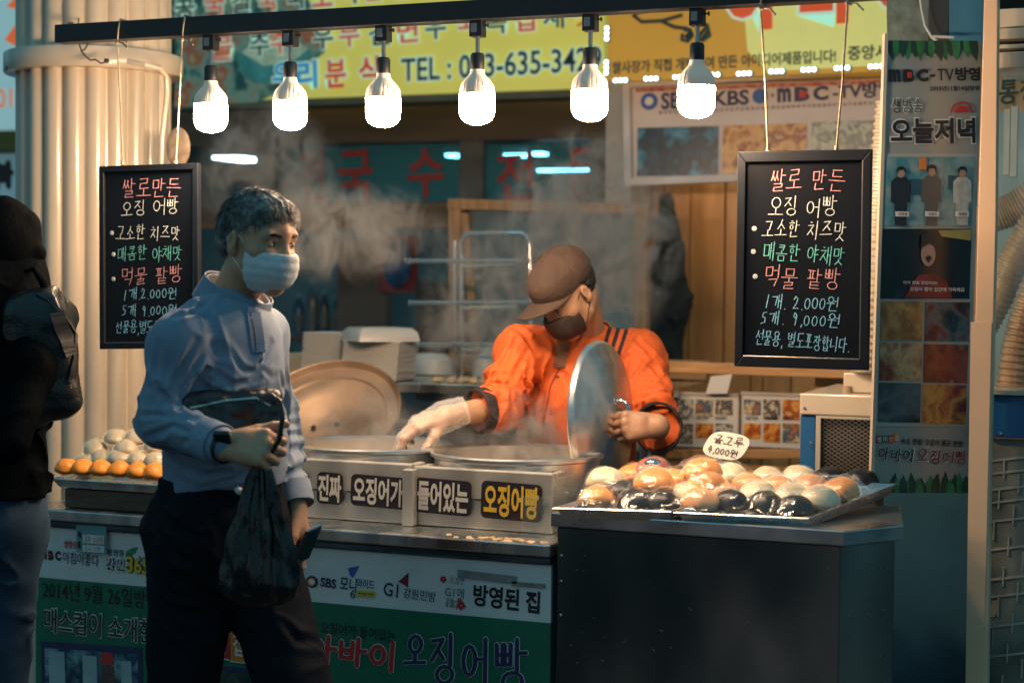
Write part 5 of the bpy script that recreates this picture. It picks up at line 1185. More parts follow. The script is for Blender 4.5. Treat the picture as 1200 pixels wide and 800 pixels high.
pfig(st, 1054, 196, 264, 22, mat('print_black', (.012, .018, .03), .4, var=.2), SKP, HKP); pfig(st, 1090, 194, 264, 22, mat('print_greyjacket', (.09, .10, .10), .4, var=.2), SKP, HKP); pfig(st, 1126, 196, 264, 21, mat('print_white', (.42, .5, .5), .4, var=.2, scale=60), SKP, HKP)
m = MB(); [pquad(m, x-8, 248, x+8, 254, YP, .0008, .0095) for x in (1055, 1090, 1125)]; m.build('name_strip', WINK, st)
m = MB(); [ptxt(m, s_, x-5, 251, x+5, 251, 3.6, YP, .02, .0115) for s_, x in (('이하정', 1055), ('김정근', 1090), ('차예린', 1125))]; m.build('lettering', INK, st)
rc = ptile('cap_photo', [(1034, 268), (1138, 268), (1135, 350), (1031, 350)], photo_mat('ph_cap', ['#04070c', '#0a1a26', '#05090e', '#123040'], 12))
m = MB(); ppoly(m, [(1059, 349), (1066, 334), (1076, 322), (1094, 320), (1108, 330), (1114, 349)], YP, .0008, .0065); m.build('print_jacket', mat('print_redcloth', (.22, .03, .025), .5, var=.3, scale=30), rc)
m = MB(); ppoly(m, [(1086+8.5*math.cos(a/8*math.pi), 298+14*math.sin(a/8*math.pi)) for a in range(16)], YP, .0008, .0072); m.build('print_face', SKP, rc)
m = MB(); ppoly(m, [(1077, 291), (1078, 275), (1086, 271), (1095, 275), (1096, 291), (1087, 285)], YP, .0008, .0085); ppoly(m, [(1082, 302), (1086, 299), (1090, 302), (1086, 308)], YP, .0008, .0085); m.build('print_cap', HKP, rc)
m = MB(); ppoly(m, [(1098, 270), (1137, 269), (1136, 282), (1102, 277)], YP, .0008, .006); m.build('print_sign', mat('print_yellow', (.35, .33, .10), .4, var=.3), rc)
m = MB(); ptxt(m, '이거 정말 맛있어요!', 1056, 331, 1096, 331.5, 4, YP, .02, .0095); ptxt(m, '오징어 향이 입안에 가득해요', 1064, 338.5, 1128, 339.5, 5, YP, .02, .0095); m.build('lettering', WINK, rc)
for i, (bx, cols, sc) in enumerate(((((1032, 353), (1081, 353), (1080, 399), (1030.5, 399)), ['#5a3c28', '#c89a58', '#8a5a30', '#d8b478'], 16), (((1083.5, 354), (1136, 354), (1134.5, 400), (1082.5, 400)), ['#06141c', '#16384a', '#5a6a70', '#6a1c18', '#0a2230'], 22), (((1030.5, 401), (1080, 402), (1079, 446), (1029.5, 446)), ['#3a1410', '#8a3c24', '#d0b080', '#5a2018'], 16), (((1082, 403), (1134, 404), (1132.5, 449), (1081, 448)), ['#3a1810', '#a0503a', '#6a2c1c', '#d09a60'], 13), (((1029, 448), (1078.5, 449), (1077.5, 495), (1028, 494)), ['#04060c', '#080e18', '#5a6a70', '#0a0c12'], 9), (((1080.5, 450), (1132, 451), (1131, 497), (1079.5, 496)), ['#a8806a', '#5a1c14', '#c89a50', '#8a3a34', '#2a1410'], 12))):
    ptile('food_photo', list(bx), photo_mat('ph_grid%d' % i, cols, sc))
use_plane()
bp = thing('stall_end', 'dark blue stall side frame behind the hanging poster', 'frame', (W(1100, 700, .74).x, .74, .1))
m = MB(); ppoly(m, [(1036, 560), (1140, 560), (1136, 1060), (1032, 1060)], .74, .02); m.build('lower_panel', NAVYP, bp, bevel=.002)
m = MB(); ppoly(m, [(1112, -40), (1160, -40), (1158, 80), (1112, 76)], .76, .02); m.build('upper_panel', mat('deep_blue', (.015, .12, .22), .5, var=.1), bp)
m = MB(); ppoly(m, [(1038, -40), (1093, -40), (1093, 60), (1040, 60)], .80, .02); m.build('grey_panel', mat('grey_green', (.06, .10, .10), .6, var=.5, scale=30, bump=.3, bscale=60), bp)
m = MB(); m.bar(W(1102, -40, .78), W(1100, 70, .78), .05, .04, (0, 1, 0)); m.build('strut', BLACKM, bp)
m = MB(); m.bar(W(1078, 575, .76), W(1074, 1060, .76), .025, .03, (0, 1, 0)); m.build('strut', BLACKM, bp)
m = MB(); m.tube([W(1076, -20, .72), W(1080, 10, .72), W(1084, 30, .72), W(1092, 44, .72), W(1098, 48, .72)], .004, 6); m.tube([W(1090, 43, .72), W(1118, 44, .72)], .004, 6); m.build('wire', mat('pale_wire', (.3, .34, .36), .5, var=.1), bp)
po = thing('stall_post', 'cream painted upright post at the right end of the stall', 'post', W(1145, 1060, .5))
m = MB(); ppoly(m, [(1154, -30), (1169.5, -30), (1167, 260), (1160.5, 540), (1157, 800), (1152, 1080), (1127, 1080), (1132.5, 800), (1138.5, 540), (1146, 260)], .50, .05); m.build('shaft', mat('cream_post', (.76, .52, .34), .4, var=.06, scale=4, bump=.04), po, bevel=.002)
m = MB(); ppoly(m, [(1137.5, 377), (1162, 378), (1152, 800), (1148, 1080), (1126, 1080), (1131.5, 800)], .497, .003); m.build('cover_strip', mat('cream_post2', (.76, .52, .34), .35, var=.06, scale=4), po)
# right edge: neighbour stall seen past the post
ns = thing('neighbour_stall', 'neighbouring stall at the right edge with cream fascia and tiled glass', 'stall', W(1215, 1060, .6))
m = MB(); pquad(m, 1166, 8, 1290, 30, .62, .3); pquad(m, 1166, 31, 1290, 44, .60, .3); pquad(m, 1166, 50, 1290, 55, .60, .3); pquad(m, 1166, 59, 1290, 78, .59, .3); m.build('fascia', CREAM, ns, bevel=.003)
m = MB(); pquad(m, 1166, 44, 1290, 60, .64, .2); m.build('groove', BLACKM, ns)
m = MB(); pquad(m, 1160, 80, 1290, 462, .75, .006); m.build('pane', film('neigh_glass', (.8, .9, .92), .3, .05, .06, 0), ns)
m = MB(); phand(m, '통장', 1170, 108, 1218, 106, 26, .74, .009, .004, 3); m.build('lettering', mat('dark_green_ink', (.01, .06, .06), .5, var=0), ns)
m = MB(); pquad(m, 1158, 464, 1290, 515, .60, .3); m.build('blue_box', BLUEP, ns, bevel=.004)
m = MB(); pquad(m, 1156, 459, 1290, 464, .58, .3); m.build('cream_ledge', CREAM, ns)
m = MB(); m.lathe([(.006, 0), (.005, .003), (0, .004)], 10, frame(W(1172, 508, .60), (1, 0, 0), (0, 0, 1), (0, -1, 0))); m.build('screw', CHROME, ns)
m = MB(); pquad(m, 1150, 516, 1290, 1060, .62, .02); m.build('tile_panel', mat('tile_panel', (.20, .20, .17), .15, var=.5, scale=7, coat=.5), ns)
m = MB(); rg = random.Random(6)
for y in (541, 556, 575, 590, 612, 645, 680, 700, 735, 770): m.bar(W(1152, y, .618), W(1250, y-11, .618), .003, .005)
for i in range(16):
    y = 520+i*18; x = 1160+(i*17) % 40; m.bar(W(x, y, .617), W(x-1, y+22, .617), .004, .003, (0, 1, 0))
m.build('joint_line', mat('joint', (.42, .38, .32), .5, var=.2), ns)
m = MB(); ppoly(m, [(1160, 712), (1164, 703), (1168, 703), (1169, 716), (1165, 723), (1160, 722)], .62, .001, .003); m.build('sticker_mark', mat('tan_mark', (.42, .32, .22), .5, var=.2), ns)
m = MB(); pquad(m, 1176, 128, 1183, 205, 1.1, .03); pquad(m, 1184, 125, 1192, 207, 1.1, .03); tag(m.build('rolled_posters', mat('roll_paper', (.45, .5, .5), .5, var=.1)), 'two pale rolled sheets standing behind the neighbour glass', 'rolls')
HOSE = mat('tan_hose', (.32, .21, .12), .45, var=.25, scale=30)
def hose(label, pts, rad, y):
    ws = [W(px, py, y) for px, py in pts]; n = 30; out = []
    for i in range(len(ws)-1):
        p0_, p1_, p2_, p3_ = ws[max(i-1, 0)], ws[i], ws[i+1], ws[min(i+2, len(ws)-1)]
        for j in range(n):
            t = j/n; out.append(.5*((2*p1_)+(p2_-p0_)*t+(2*p0_-5*p1_+4*p2_-p3_)*t*t+(3*p1_-p0_-3*p2_+p3_)*t**3))
    rs = [(rad[0]+(rad[1]-rad[0])*i/len(out))*(1.05 if i % 4 < 2 else .95) for i in range(len(out))]
    m = MB(); m.tube(out, rs, 20); tag(m.build('flexible_hose', HOSE, smooth=False), label, 'hose', 'ribbed hoses at the neighbour stall')
hose('upper tan ribbed hose entering from the right edge', [(1150, 256), (1175, 250), (1200, 238), (1235, 215)], (.042, .046), 1.05)
hose('lower tan ribbed hose rising diagonally behind the cream post', [(1152, 385), (1172, 345), (1192, 300), (1215, 262), (1240, 230)], (.036, .046), .95)
hose('flared tan ribbed hose end standing on the blue box', [(1230, 290), (1206, 350), (1194, 405), (1189, 458)], (.026, .048), .78)
m = MB(); pquad(m, 1160, 130, 1300, 470, 1.9, .05); tag(m.build('far_panel', mat('pale_teal_wall', (.22, .34, .36), .6, var=.3, scale=3)), 'pale teal wall panel behind the ribbed hoses', 'wall')
# ================================================================== people
SKIN = mat('skin', (.52, .29, .18), .48, var=.10, scale=60, bump=.06, bscale=300, sss=.12, spec=.4)
def bbox(pts, pad): 
    a = np.array([tuple(p) for p in pts]); return a.min(0)-pad, a.max(0)+pad
def head(S, c, f, u, s=1.0, ears=True):
    l = u.cross(f).normalized(); M = frame((0, 0, 0), l, f, u)
    def L(x, y, z): return c+(l*x+f*y+u*z)*s
    def E(p, r, k, op='u'): S.ell(L(*p), [q*s for q in r], M, k, op)
    def Cn(a, b, ra, rb, k, op='u'): S.cone(L(*a), L(*b), ra*s, rb*s, k, None, op)
    E((0, -.012, .032), (.075, .097, .085), .02); E((0, .028, -.03), (.060, .062, .086), .035)
    for q in (-1, 1):
        Cn((q*.046, .005, -.070), (q*.012, .070, -.104), .020, .016, .03); Cn((q*.046, .052, -.026), (q*.030, .075, -.03), .018, .012, .03)
    Cn((0, .074, -.106), (0, .078, -.100), .014, .014, .02); Cn((-.044, .074, .024), (.044, .074, .024), .011, .011, .02); Cn((0, .086, .03), (0, .084, .02), .012, .012, .02)
    for q in (-1, 1):
        E((q*.033, .103, .001), (.020, .018, .014), .012, 'c'); E((q*.0325, .0735, .0), (.0145, .0125, .0115), .004)
        Cn((q*.012, .096, -.034), (q*.014, .092, -.034), .0075, .006, .008)
    Cn((0, .084, .014), (0, .107, -.028), .0075, .0115, .012); E((0, .090, -.066), (.026, .010, .007), .008); E((0, .088, -.077), (.022, .010, .008), .008)
    if ears:
        for q in (-1, 1):
            ME = M @ Matrix.Rotation(q*R(-18), 4, 'Z') @ Matrix.Rotation(R(-12), 4, 'X')
            S.ell(L(q*.0775, -.012, -.008), [.0085*s, .018*s, .031*s], ME, .006); S.ell(L(q*.0865, -.008, -.004), [.005*s, .010*s, .018*s], ME, .003, 'c'); S.ell(L(q*.077, -.005, -.030), [.006*s, .008*s, .009*s], ME, .006)
    return L, M
def hand(S, w, ex, ez, ts, curls, sp=.10, thumb=(.62, .70, -.25, 30), s=1.0):
    ex = ex.normalized(); ez = (ez-ex*ez.dot(ex)).normalized(); ey = ez.cross(ex)*ts
    K = []
    for i, (yy, xx) in enumerate(((.029, .086), (.009, .090), (-.011, .086), (-.028, .078))):
        k = w+(ex*xx+ey*yy+ez*(.002-.0015*abs(i-1.4)))*s; K.append(k)
        S.cone(w+(ey*yy*.45)*s, k, .0150*s, .0120*s, .014)
    S.cone(w+(ex*.045+ey*.012)*s, w+(ex*.05-ey*.014)*s, .016*s, .016*s, .02)
    Ls = ((.043, .026, .020), (.047, .030, .021), (.043, .028, .020), (.034, .021, .018))
    for i in range(4):
        p = K[i]; a = 0; side = ey*(.10, .03, -.05, -.14)[i]*sp*10*.5
        for j in range(3):
            a += curls[i][j]; d = (ex*math.cos(R(a))-ez*math.sin(R(a))+side*max(0, math.cos(R(a)))).normalized()
            q = p+d*Ls[i][j]*s; r0 = (.0100, .0090, .0082)[j]*(.88 if i == 3 else 1)*s
            S.cone(p, q, r0, r0*.90, .0035 if j else .006); p = q
    a, b, c_, cu = thumb
    p = w+(ex*.022+ey*.020-ez*.008)*s; d = (ex*a+ey*b+ez*c_).normalized(); q = p+d*.046*s; S.cone(p, q, .0165*s, .0125*s, .012)
    for ln, r0 in ((.032, .0108), (.026, .0095)):
        ax = (ex*.85-ey*.5).normalized(); d = (d+ax*math.tan(R(cu))*.6-ez*.12).normalized(); p = q; q = p+d*ln*s; S.cone(p, q, r0*s, r0*.85*s, .004)
    return K
def folds(A, amp, freq, ctrs=(), rad=.09, extra=2.2, seed=0):
    A = np.array(A)
    def fn(Q):
        q = Q @ A.T
        w = np.full(len(Q), .42)
        for c in ctrs: w += extra*np.exp(-((Q-np.array(c))**2).sum(1)/rad**2)
        n1 = vnoise(q*np.array(freq)+seed+vnoise(Q*9+seed)[:, None]*.8); n2 = vnoise(q*np.array(freq)*2.1+seed+7)
        r1 = (1-np.abs(n1)); r1 = r1*r1*r1*r1; return amp*w*(1.0-1.9*r1+.35*n2)
    return fn
def ring_sdf(lo, hi, h, a, b, ra, rb, th, flat=None, q=1.0):
    """an open band (cuff, collar): tapered sleeve wall between a and b"""
    S = Sdf(lo, hi, h); d = (b-a).normalized()
    S.cone(a-d*.03, b+d*.03, ra+th, rb+th, 0, (flat, q) if flat is not None else None); S.cone(a-d*.05, b+d*.05, ra, rb, .002, (flat, q) if flat is not None else None, 'c'); S.plane(b, d); S.plane(a, -d)
    return S

# ------------------------------------------------------------------ the walking man
def DR(r, f_, u_=0): return HR*r+HF*f_+UP*u_
cf = DR(math.sin(R(48)), -math.cos(R(48))); cl = UP.cross(cf)
hfh = DR(math.sin(R(54)), -math.cos(R(54))); hp_ = R(9); hf = hfh*math.cos(hp_)-UP*math.sin(hp_); hu_ = hfh*math.sin(hp_)+UP*math.cos(hp_)
hs = .85
hc = P(328, 287, 3.575)-hf*.076*hs
nb = P(273, 354, 3.65); shR, shL = P(212, 402, 3.53), P(303, 392, 3.75); ch = P(260, 425, 3.64); bel = P(262, 520, 3.65); hip = P(260, 590, 3.66)
elR, wrR = P(190, 492, 3.53), P(260, 522, 3.385); elL, wrL = P(322, 486, 3.84), P(347, 594, 3.75)
hipR, hipL = P(228, 625, 3.62), P(292, 625, 3.72); knR, knL = P(210, 855, 3.70), P(362, 862, 3.60); anR, anL = P(140, 1065, 3.85), P(408, 1085, 3.62)
lo, hi = bbox([hc], .17); lo[2] -= .03
SH = Sdf(lo, hi, .002); Lh, Mh = head(SH, hc, hf, hu_, hs)
SH.cone(Lh(0, -.022, -.06), nb, .046, .052, .03)
SW = []
for w_, ex, ez, ts, cu, th in ((wrR, DR(.93, -.18, -.02), DR(.05, -.85, .45), 1, ((55, 75, 40), (62, 80, 45), (66, 84, 45), (70, 84, 45)), (.80, .45, -.10, 8)), (wrL, DR(.10, -.03, -1), DR(.8, .35, .1), -1, ((12, 25, 18), (16, 28, 20), (20, 32, 22), (24, 36, 24)), (.8, .45, -.35, 12))):
    a_, b_ = bbox([w_+ex*.08], .15); S = Sdf(a_, b_, .002); hand(S, w_, ex, ez, ts, cu, .1, th); el = elR if ts == 1 else elL
    S.cone(w_-(w_-el).normalized()*.06, w_, .031, .024, .015, (ez.normalized(), 1.15)); SW.append(S)
lo, hi = bbox([hc, elR, elL, anR, anL, wrR], .2); SB = Sdf(lo, hi, .010)
SB.cone(ch, hip, .12, .12, .03, (cf, 1.5)); SB.cone(shR, shL, .045, .045, .03); SB.cone(nb, ch, .05, .06, .03)
for a_, b_, r0, r1 in ((shR, elR, .042, .036), (elR, wrR, .036, .024), (shL, elL, .042, .036), (elL, wrL, .036, .024), (hipR, knR, .07, .05), (knR, anR, .05, .035), (hipL, knL, .07, .05), (knL, anL, .05, .035)): SB.cone(a_, b_, r0, r1, .03)
for an, dd in ((anR, DR(.75, -.5, -.55)), (anL, DR(.75, -.6, -.1))): SB.cone(an-UP*.03, an+dd*.13-UP*.05, .034, .026, .03)
MAN, bvm = sdf_mesh('person', [SH]+SW+[SB], SKIN)
tag(MAN, 'grey haired man in pale blue long sleeved shirt and white mask walking past the stall', 'person')
# eyes, brows
EYE = mat('eye_dark', (.015, .010, .008), .12, var=0); EYW = mat('eye_white', (.45, .42, .4), .25, var=0)
BROW = mat('brow_hair', (.02, .017, .016), .8, var=.3)
def eyes(L, M, par, s):
    for q in (-1, 1):
        m = MB(); m.lathe([(0, .0030), (.006, .0024), (.0098, 0), (.006, -.0024), (0, -.003)], 16, Matrix.Translation(L(q*.0328, .0845, -.0008)) @ M @ Matrix.Rotation(R(-90), 4, 'X') @ Matrix.Diagonal((1, .36, 1, 1))); e = m.build('eye', EYW, par, smooth=True)
        m = MB(); m.lathe([(0, .0038), (.003, .0034), (.0045, .0018), (.0045, 0)], 14, Matrix.Translation(L(q*.0328+.001, .0845, -.0008)) @ M @ Matrix.Rotation(R(-90), 4, 'X') @ Matrix.Diagonal((1, .72, 1, 1))); m.build('iris', EYE, e, smooth=True)
        m = MB(); m.tube([L(q*.017, .0835, .0045), L(q*.030, .0862, .0062), L(q*.046, .0785, .0035)], [.0012, .0018, .001], 6); m.build('eyelid', BROW, par)
        m = MB(); m.tube([L(q*.013, .0935, .0215), L(q*.024, .0945, .0245), L(q*.036, .0905, .0260), L(q*.046, .0850, .0245), L(q*.054, .0770, .020)], [.0032, .0040, .0040, .0032, .0015], 8); m.build('eyebrow', BROW, par)
eyes(Lh, Mh, MAN, hs)
# hair
lo, hi = bbox([hc], .17); S = Sdf(lo, hi, .0022)
def LE(p, r, k, op='u', S_=None): (S_ or S).ell(Lh(*p), [q*hs for q in r], Mh, k, op)
LE((0, -.016, .037), (.0805, .1015, .0905), .01); LE((0, -.058, -.008), (.070, .055, .056), .02); LE((0, .048, .082), (.060, .040, .030), .02)
LE((0, .112, -.012), (.066, .068, .078), .012, 'c')
for q in (-1, 1): LE((q*.086, .046, -.022), (.042, .052, .058), .008, 'c'); LE((q*.087, -.010, -.020), (.030, .024, .038), .006, 'c')
S.plane(Lh(0, -.06, -.068), hu_*-1+hf*-.35)
An = np.array(Mh.to_3x3()).T
S.bump(lambda Q: (lambda q: .0022*vnoise(q*np.array([190, 50, 80]))+.0020*vnoise(q*np.array([70, 24, 36])+5)+.0022*vnoise(q*np.array([420, 110, 180])))(((Q-np.array(hc)) @ An.T)))
hp_, hq_ = S.mesh_data()
rs_ = np.random.RandomState(8); sv, sf = [], []
hn = np.array(hc); loc = (hp_-hn) @ An.T
okv = np.nonzero((loc[:, 2] > -.035))[0]
for vi in rs_.choice(okv, 2800):
    p = V(hp_[vi]); q = loc[vi]
    nrm = (p-(hc-hf*.015+hu_*.03)).normalized(); cr = V(q)-V((-.01, -.035, .11))
    fl = Mh.to_3x3() @ V((cr.x+.35*abs(q[1])*(q[2] > .05)+rs_.normal()*.012, cr.y+rs_.normal()*.012, cr.z-.02+rs_.normal()*.008)); fl = (fl-nrm*fl.dot(nrm)).normalized()
    ln = rs_.uniform(.014, .030); lift = rs_.uniform(.06, .36); r0 = rs_.uniform(.0006, .0012); b0 = len(sv); sdv = fl.cross(nrm)
    for k in range(4):
        t = k/3; c0 = p-nrm*.001+fl*ln*t+nrm*ln*lift*t*(1-.55*t); rr = r0*(1-.8*t)
        for a_ in range(3): sv.append(c0+(sdv*math.cos(a_*2.094)+nrm*math.sin(a_*2.094))*rr)
    for k in range(3):
        for a_ in range(3):
            i0 = b0+k*3+a_; i1 = b0+k*3+(a_+1) % 3; sf.append((i0, i1, i1+3, i0+3))
strand = (np.array([tuple(v) for v in sv]), np.array(sf))
hair, _ = sdf_mesh('hair', [S, strand], mat('grey_hair', (.018, .018, .020), .55, var2=(.33, .31, .29), scale=55, bump=.5, bscale=240, spec=.6, detail=6), MAN)
# mask with ear loops
S = Sdf(*bbox([hc+hf*.08-hu_*.05], .12), .0018)
LE((0, .034, -.050), (.0735, .0790, .086), .0, S_=S); LE((0, .100, -.055), (.036, .022, .042), .03, S_=S); LE((0, .105, -.026), (.016, .014, .02), .02, S_=S)
LE((0, .031, -.050), (.0705, .0755, .0825), .001, 'c', S)
S.plane(Lh(0, .07, -.019), hu_); S.plane(Lh(0, .07, -.126), -hu_-hf*.25); S.plane(Lh(0, .028, -.05), -hf)
S.bump(lambda Q: .00045*np.sin(((Q-np.array(hc)) @ np.array(hu_))*330)+.0007*vnoise(Q*75))
mk, bvk = sdf_mesh('face_mask', [S], mat('mask_white', (.62, .66, .70), .7, var=.06, scale=40, bump=.15, bscale=200), MAN)
m = MB()
for q in (-1, 1):
    m.tube([Lh(q*.066, .034, -.022), Lh(q*.074, .012, .008), Lh(q*.080, -.012, .018), Lh(q*.080, -.026, .0), Lh(q*.077, -.02, -.03), Lh(q*.070, .012, -.062), Lh(q*.058, .04, -.095)], .0013, 6)
m.build('ear_loop', mat('loop_white', (.6, .62, .64), .8, var=0), mk, smooth=True)
# shirt
SHIRT = mat('pale_blue_shirt', (.19, .25, .345), .75, var=.05, scale=40, bump=.12, bscale=420, sheen=.05, wrinkle=(9, .7))
lo, hi = bbox([shR, shL, elR, wrR, elL, wrL, hip], .12); hi[2] += .06; S = Sdf(lo, hi, .0036)
S.cone(ch, bel, .134, .134, .03, (cf, 1.25)); S.cone(bel, hip, .138, .142, .03, (cf, 1.3)); S.cone(bel+cf*.035, bel+cf*.03-UP*.04, .10, .10, .05)
S.cone(shR, shL, .058, .058, .04); S.cone(nb-UP*.045, shR, .045, .052, .03); S.cone(nb-UP*.045, shL, .045, .052, .03); S.cone(ch+UP*.05+cf*.02, ch+cf*.015, .11, .12, .04, (cf, 1.2))
S.cone(shR, elR, .062, .054, .03); S.cone(elR, wrR-(wrR-elR).normalized()*.012, .050, .040, .02); S.cone(shL, elL, .056, .048, .03); S.cone(elL, wrL-(wrL-elL).normalized()*.012, .047, .039, .02)
S.plane(P(260, 572, 3.66), DR(0, .0, -1)+cf*.12)
S.bump(folds([[.93, 0, .36], [0, 1, 0], [-.36, 0, .93]], .0046, (21, 15, 5.5), [elR, elL, shR*.7+ch*.3, bel*.6+hip*.4, elL*.5+wrL*.5], .10, 1.1, 3))
S.bump(lambda Q: .0055*np.exp(-((Q-np.array(elL*.45+wrL*.55))**2).sum(1)/.09**2)*np.sin(Q[:, 2]*210+3*vnoise(Q*14)))
creases(S, [[(247, 402), (226, 432), (212, 470)], [(232, 398), (215, 425), (200, 462)], [(174, 452), (196, 468), (214, 474)], [(166, 486), (190, 484), (214, 492)], [(172, 512), (200, 502), (232, 508)], [(214, 520), (236, 508)], [(244, 430), (272, 450), (300, 447)], [(254, 405), (285, 432), (322, 440)], [(230, 448), (262, 466), (310, 456)], [(318, 400), (306, 430), (290, 452)], [(216, 545), (240, 556), (280, 552)], [(196, 535), (220, 548)], [(300, 540), (285, 556), (262, 566)], [(205, 372), (228, 366), (248, 350)], [(186, 400), (182, 440), (180, 470)], [(328, 440), (336, 470), (330, 500)]], .0060, .0062)
shirt, bvs = sdf_mesh('shirt', [S], SHIRT, MAN)
SHD = mat('shirt_navy_trim', (.02, .03, .06), .7, var=.1)
# collar: two leaves of a fold-down collar around the neck
ax = (Lh(0, -.03, -.09)-nb).normalized(); cb = nb+ax*.002
lo, hi = bbox([cb+ax*.02], .13); S = ring_sdf(lo, hi, .002, cb-ax*.012, cb+ax*.030, .074, .066, .0045)
fc = (cf-ax*cf.dot(ax)).normalized()
S2 = ring_sdf(lo, hi, .002, cb-ax*.020, cb+ax*.034, .086, .070, .0045); S2.ell(cb+fc*.098-ax*.034, (.030, .030, .045), None, .006, 'c')
S.ell(cb+fc*.085-ax*.0, (.018, .03, .06), frame((0, 0, 0), fc.cross(ax), fc, ax), .004, 'c')
sdf_mesh('collar', [S, S2], SHIRT, shirt)
m = MB(); decal(m, bvs, [(296, 362), (300, 388), (303, 416)], .030, .0025, .0014); m.build('placket', SHIRT, shirt)
m = MB(); decal(m, bvs, [(292, 366), (297, 388), (300, 414)], .0035, .0040, .0014, 14); m.build('placket_lining', SHD, shirt)
m = MB()
for px, py in ((301, 392), (303, 409)):
    p, n_ = hit(bvs, px, py)
    if p: m.lathe([(.0055, 0), (.005, .005), (0, .0055)], 12, look(p, n_))
m.build('button', mat('button_navy', (.03, .04, .06), .3, var=0), shirt)
for el, wr, nm in ((elR, wrR, 'cuff'), (elL, wrL, 'cuff')):
    d = (wr-el).normalized(); lo, hi = bbox([wr-d*.03], .085); S = ring_sdf(lo, hi, .002, wr-d*.055, wr-d*.004, .0395, .0385, .004); sdf_mesh(nm, [S], SHIRT if el is elL else mat('cuff_shade', (.185, .245, .34), .75, var=.05, bump=.1, bscale=400), shirt)
d = (wrR-elR).normalized(); lo, hi = bbox([wrR], .06); S = ring_sdf(lo, hi, .0015, wrR-d*.002, wrR+d*.016, .029, .029, .004); S.rbox(wrR+d*.008+V((0, 0, .02))-HF*.024, (.017, .006, .017), .004, look((0, 0, 0), UP-HF), .002)
sdf_mesh('wristwatch', [S], BLACKM, MAN)
# trousers, belt, shoes
TRS = mat('black_trousers', (.008, .010, .016), .8, var=.2, scale=30, bump=.15, bscale=350, spec=.12, wrinkle=(6, .4))
lo, hi = bbox([hip, anR, anL, hipR, hipL, knL], .14); S = Sdf(lo, hi, .005)
S.cone(P(260, 566, 3.66), P(260, 625, 3.66), .146, .155, .03, (cf, 1.32)); S.cone(hipR, knR, .098, .072, .03); S.cone(knR, anR, .070, .056, .03); S.cone(hipL, knL, .098, .074, .03); S.cone(knL, anL, .072, .056, .03); S.cone(hipR-cf*.04, hipL-cf*.04, .08, .08, .05)
S.plane(P(260, 556, 3.66), UP)
S.bump(folds([[.8, 0, .6], [0, 1, 0], [-.6, 0, .8]], .0050, (16, 13, 7), [knR, knL, hipR+UP*-.06, hipL+UP*-.06], .13, .9, 9))
creases(S, [[(186, 600), (210, 622), (244, 640)], [(184, 625), (206, 650), (236, 662)], [(272, 690), (250, 672), (230, 640)], [(276, 700), (300, 690), (330, 700)], [(190, 700), (215, 716), (240, 722)], [(310, 640), (330, 670), (345, 690)], [(330, 730), (350, 748), (372, 752)]], .007, .009)
trs, _ = sdf_mesh('trousers', [S], TRS, MAN)
for an, dd in ((anR, DR(.75, -.5, -.55)), (anL, DR(.75, -.6, -.1))):
    a_, b_ = bbox([an, an+dd*.18], .10); S = Sdf(a_, b_, .005); S.cone(an-UP*.045-dd*.05, an-UP*.055+dd*.16, .044, .036, .03); S.cone(an-UP*.01, an-UP*.04, .04, .045, .03); sdf_mesh('shoe', [S], BLACKM, MAN)
# what he carries
S = Sdf(*bbox([P(270, 495, 3.535)], .17), .003); Mp = look((0, 0, 0), DR(.35, -.9, .1))
pc_ = P(270, 495, 3.535)
S.rbox(pc_, (.108, .066, .034), .022, Mp, .01); S.bump(lambda Q: .004*vnoise(Q*30)+.002*vnoise(Q*70))
po_, bvp = sdf_mesh('clutch_bag', [S], mat('black_leather', (.008, .009, .012), .32, var=.2, scale=30, bump=.2, bscale=120, coat=.2))
tag(po_, 'black zipped clutch bag tucked under the walking man\'s forearm', 'bag')
m = MB(); m.tube([P(306, 466, 3.40), P(318, 463, 3.38), P(328, 470, 3.37), P(331, 490, 3.37), P(327, 515, 3.37), P(318, 530, 3.38), P(310, 538, 3.39)], .0055, 10); m.build('wrist_loop', mat('black_leather2', (.010, .011, .014), .3, var=.1, coat=.3), po_, smooth=True)
m = MB(); decal(m, bvp, [(222, 478), (260, 470), (300, 466), (318, 476)], .004, .002); m.build('zip', STEELD, po_)
bc = P(306, 545, 3.385); Mb = Matrix.Translation(bc)
prof = [(.010, .02), (.013, .0), (.020, -.02), (.030, -.06), (.042, -.11), (.054, -.16), (.063, -.205), (.066, -.235), (.060, -.26), (.042, -.275), (.015, -.278), (0, -.276)]
pr2 = []
for (r0, z0), (r1, z1q) in zip(prof, prof[1:]):
    for q in range(4): t = q/4; pr2.append((r0+(r1-r0)*t, z0+(z1q-z0)*t))
pr2.append(prof[-1])
def crease(a, z):
    k = min(1, max(0, (z+.30)/.30)); return 1+(.15*math.sin(7*a+2*math.sin(z*9))+.12*math.sin(13*a+1.3+z*14)+.08*abs(math.sin(11*a-z*12))+.05*math.sin(29*a-z*25))*(.25+.75*k)*(1 if z > -.25 else .6)+.05*math.sin(z*60+3*a)
m = MB(); m.lathe(pr2, 140, Mb @ Matrix.Rotation(R(20), 4, 'Z') @ Matrix.Diagonal((1.12, .75, 1, 1)), crease)
hb = m.build('carrier_bag', mat('black_plastic', (.005, .006, .007), .26, var=.2, scale=20, bump=.8, bscale=38, stretch=(1, 1, .28), bdist=.014, wrinkle=(16, .8)), smooth=True)
tag(hb, 'black thin plastic carrier bag hanging full from the walking man\'s hand', 'bag')
m = MB(); m.tube([bc+V((0, 0, .0)), P(303, 528, 3.375), P(300, 512, 3.38)], [.012, .010, .006], 10); m.tube([bc+V((0, 0, .01)), P(313, 528, 3.385), P(318, 508, 3.39)], [.010, .008, .005], 10); m.build('handle', MC['black_plastic'], hb, smooth=True)
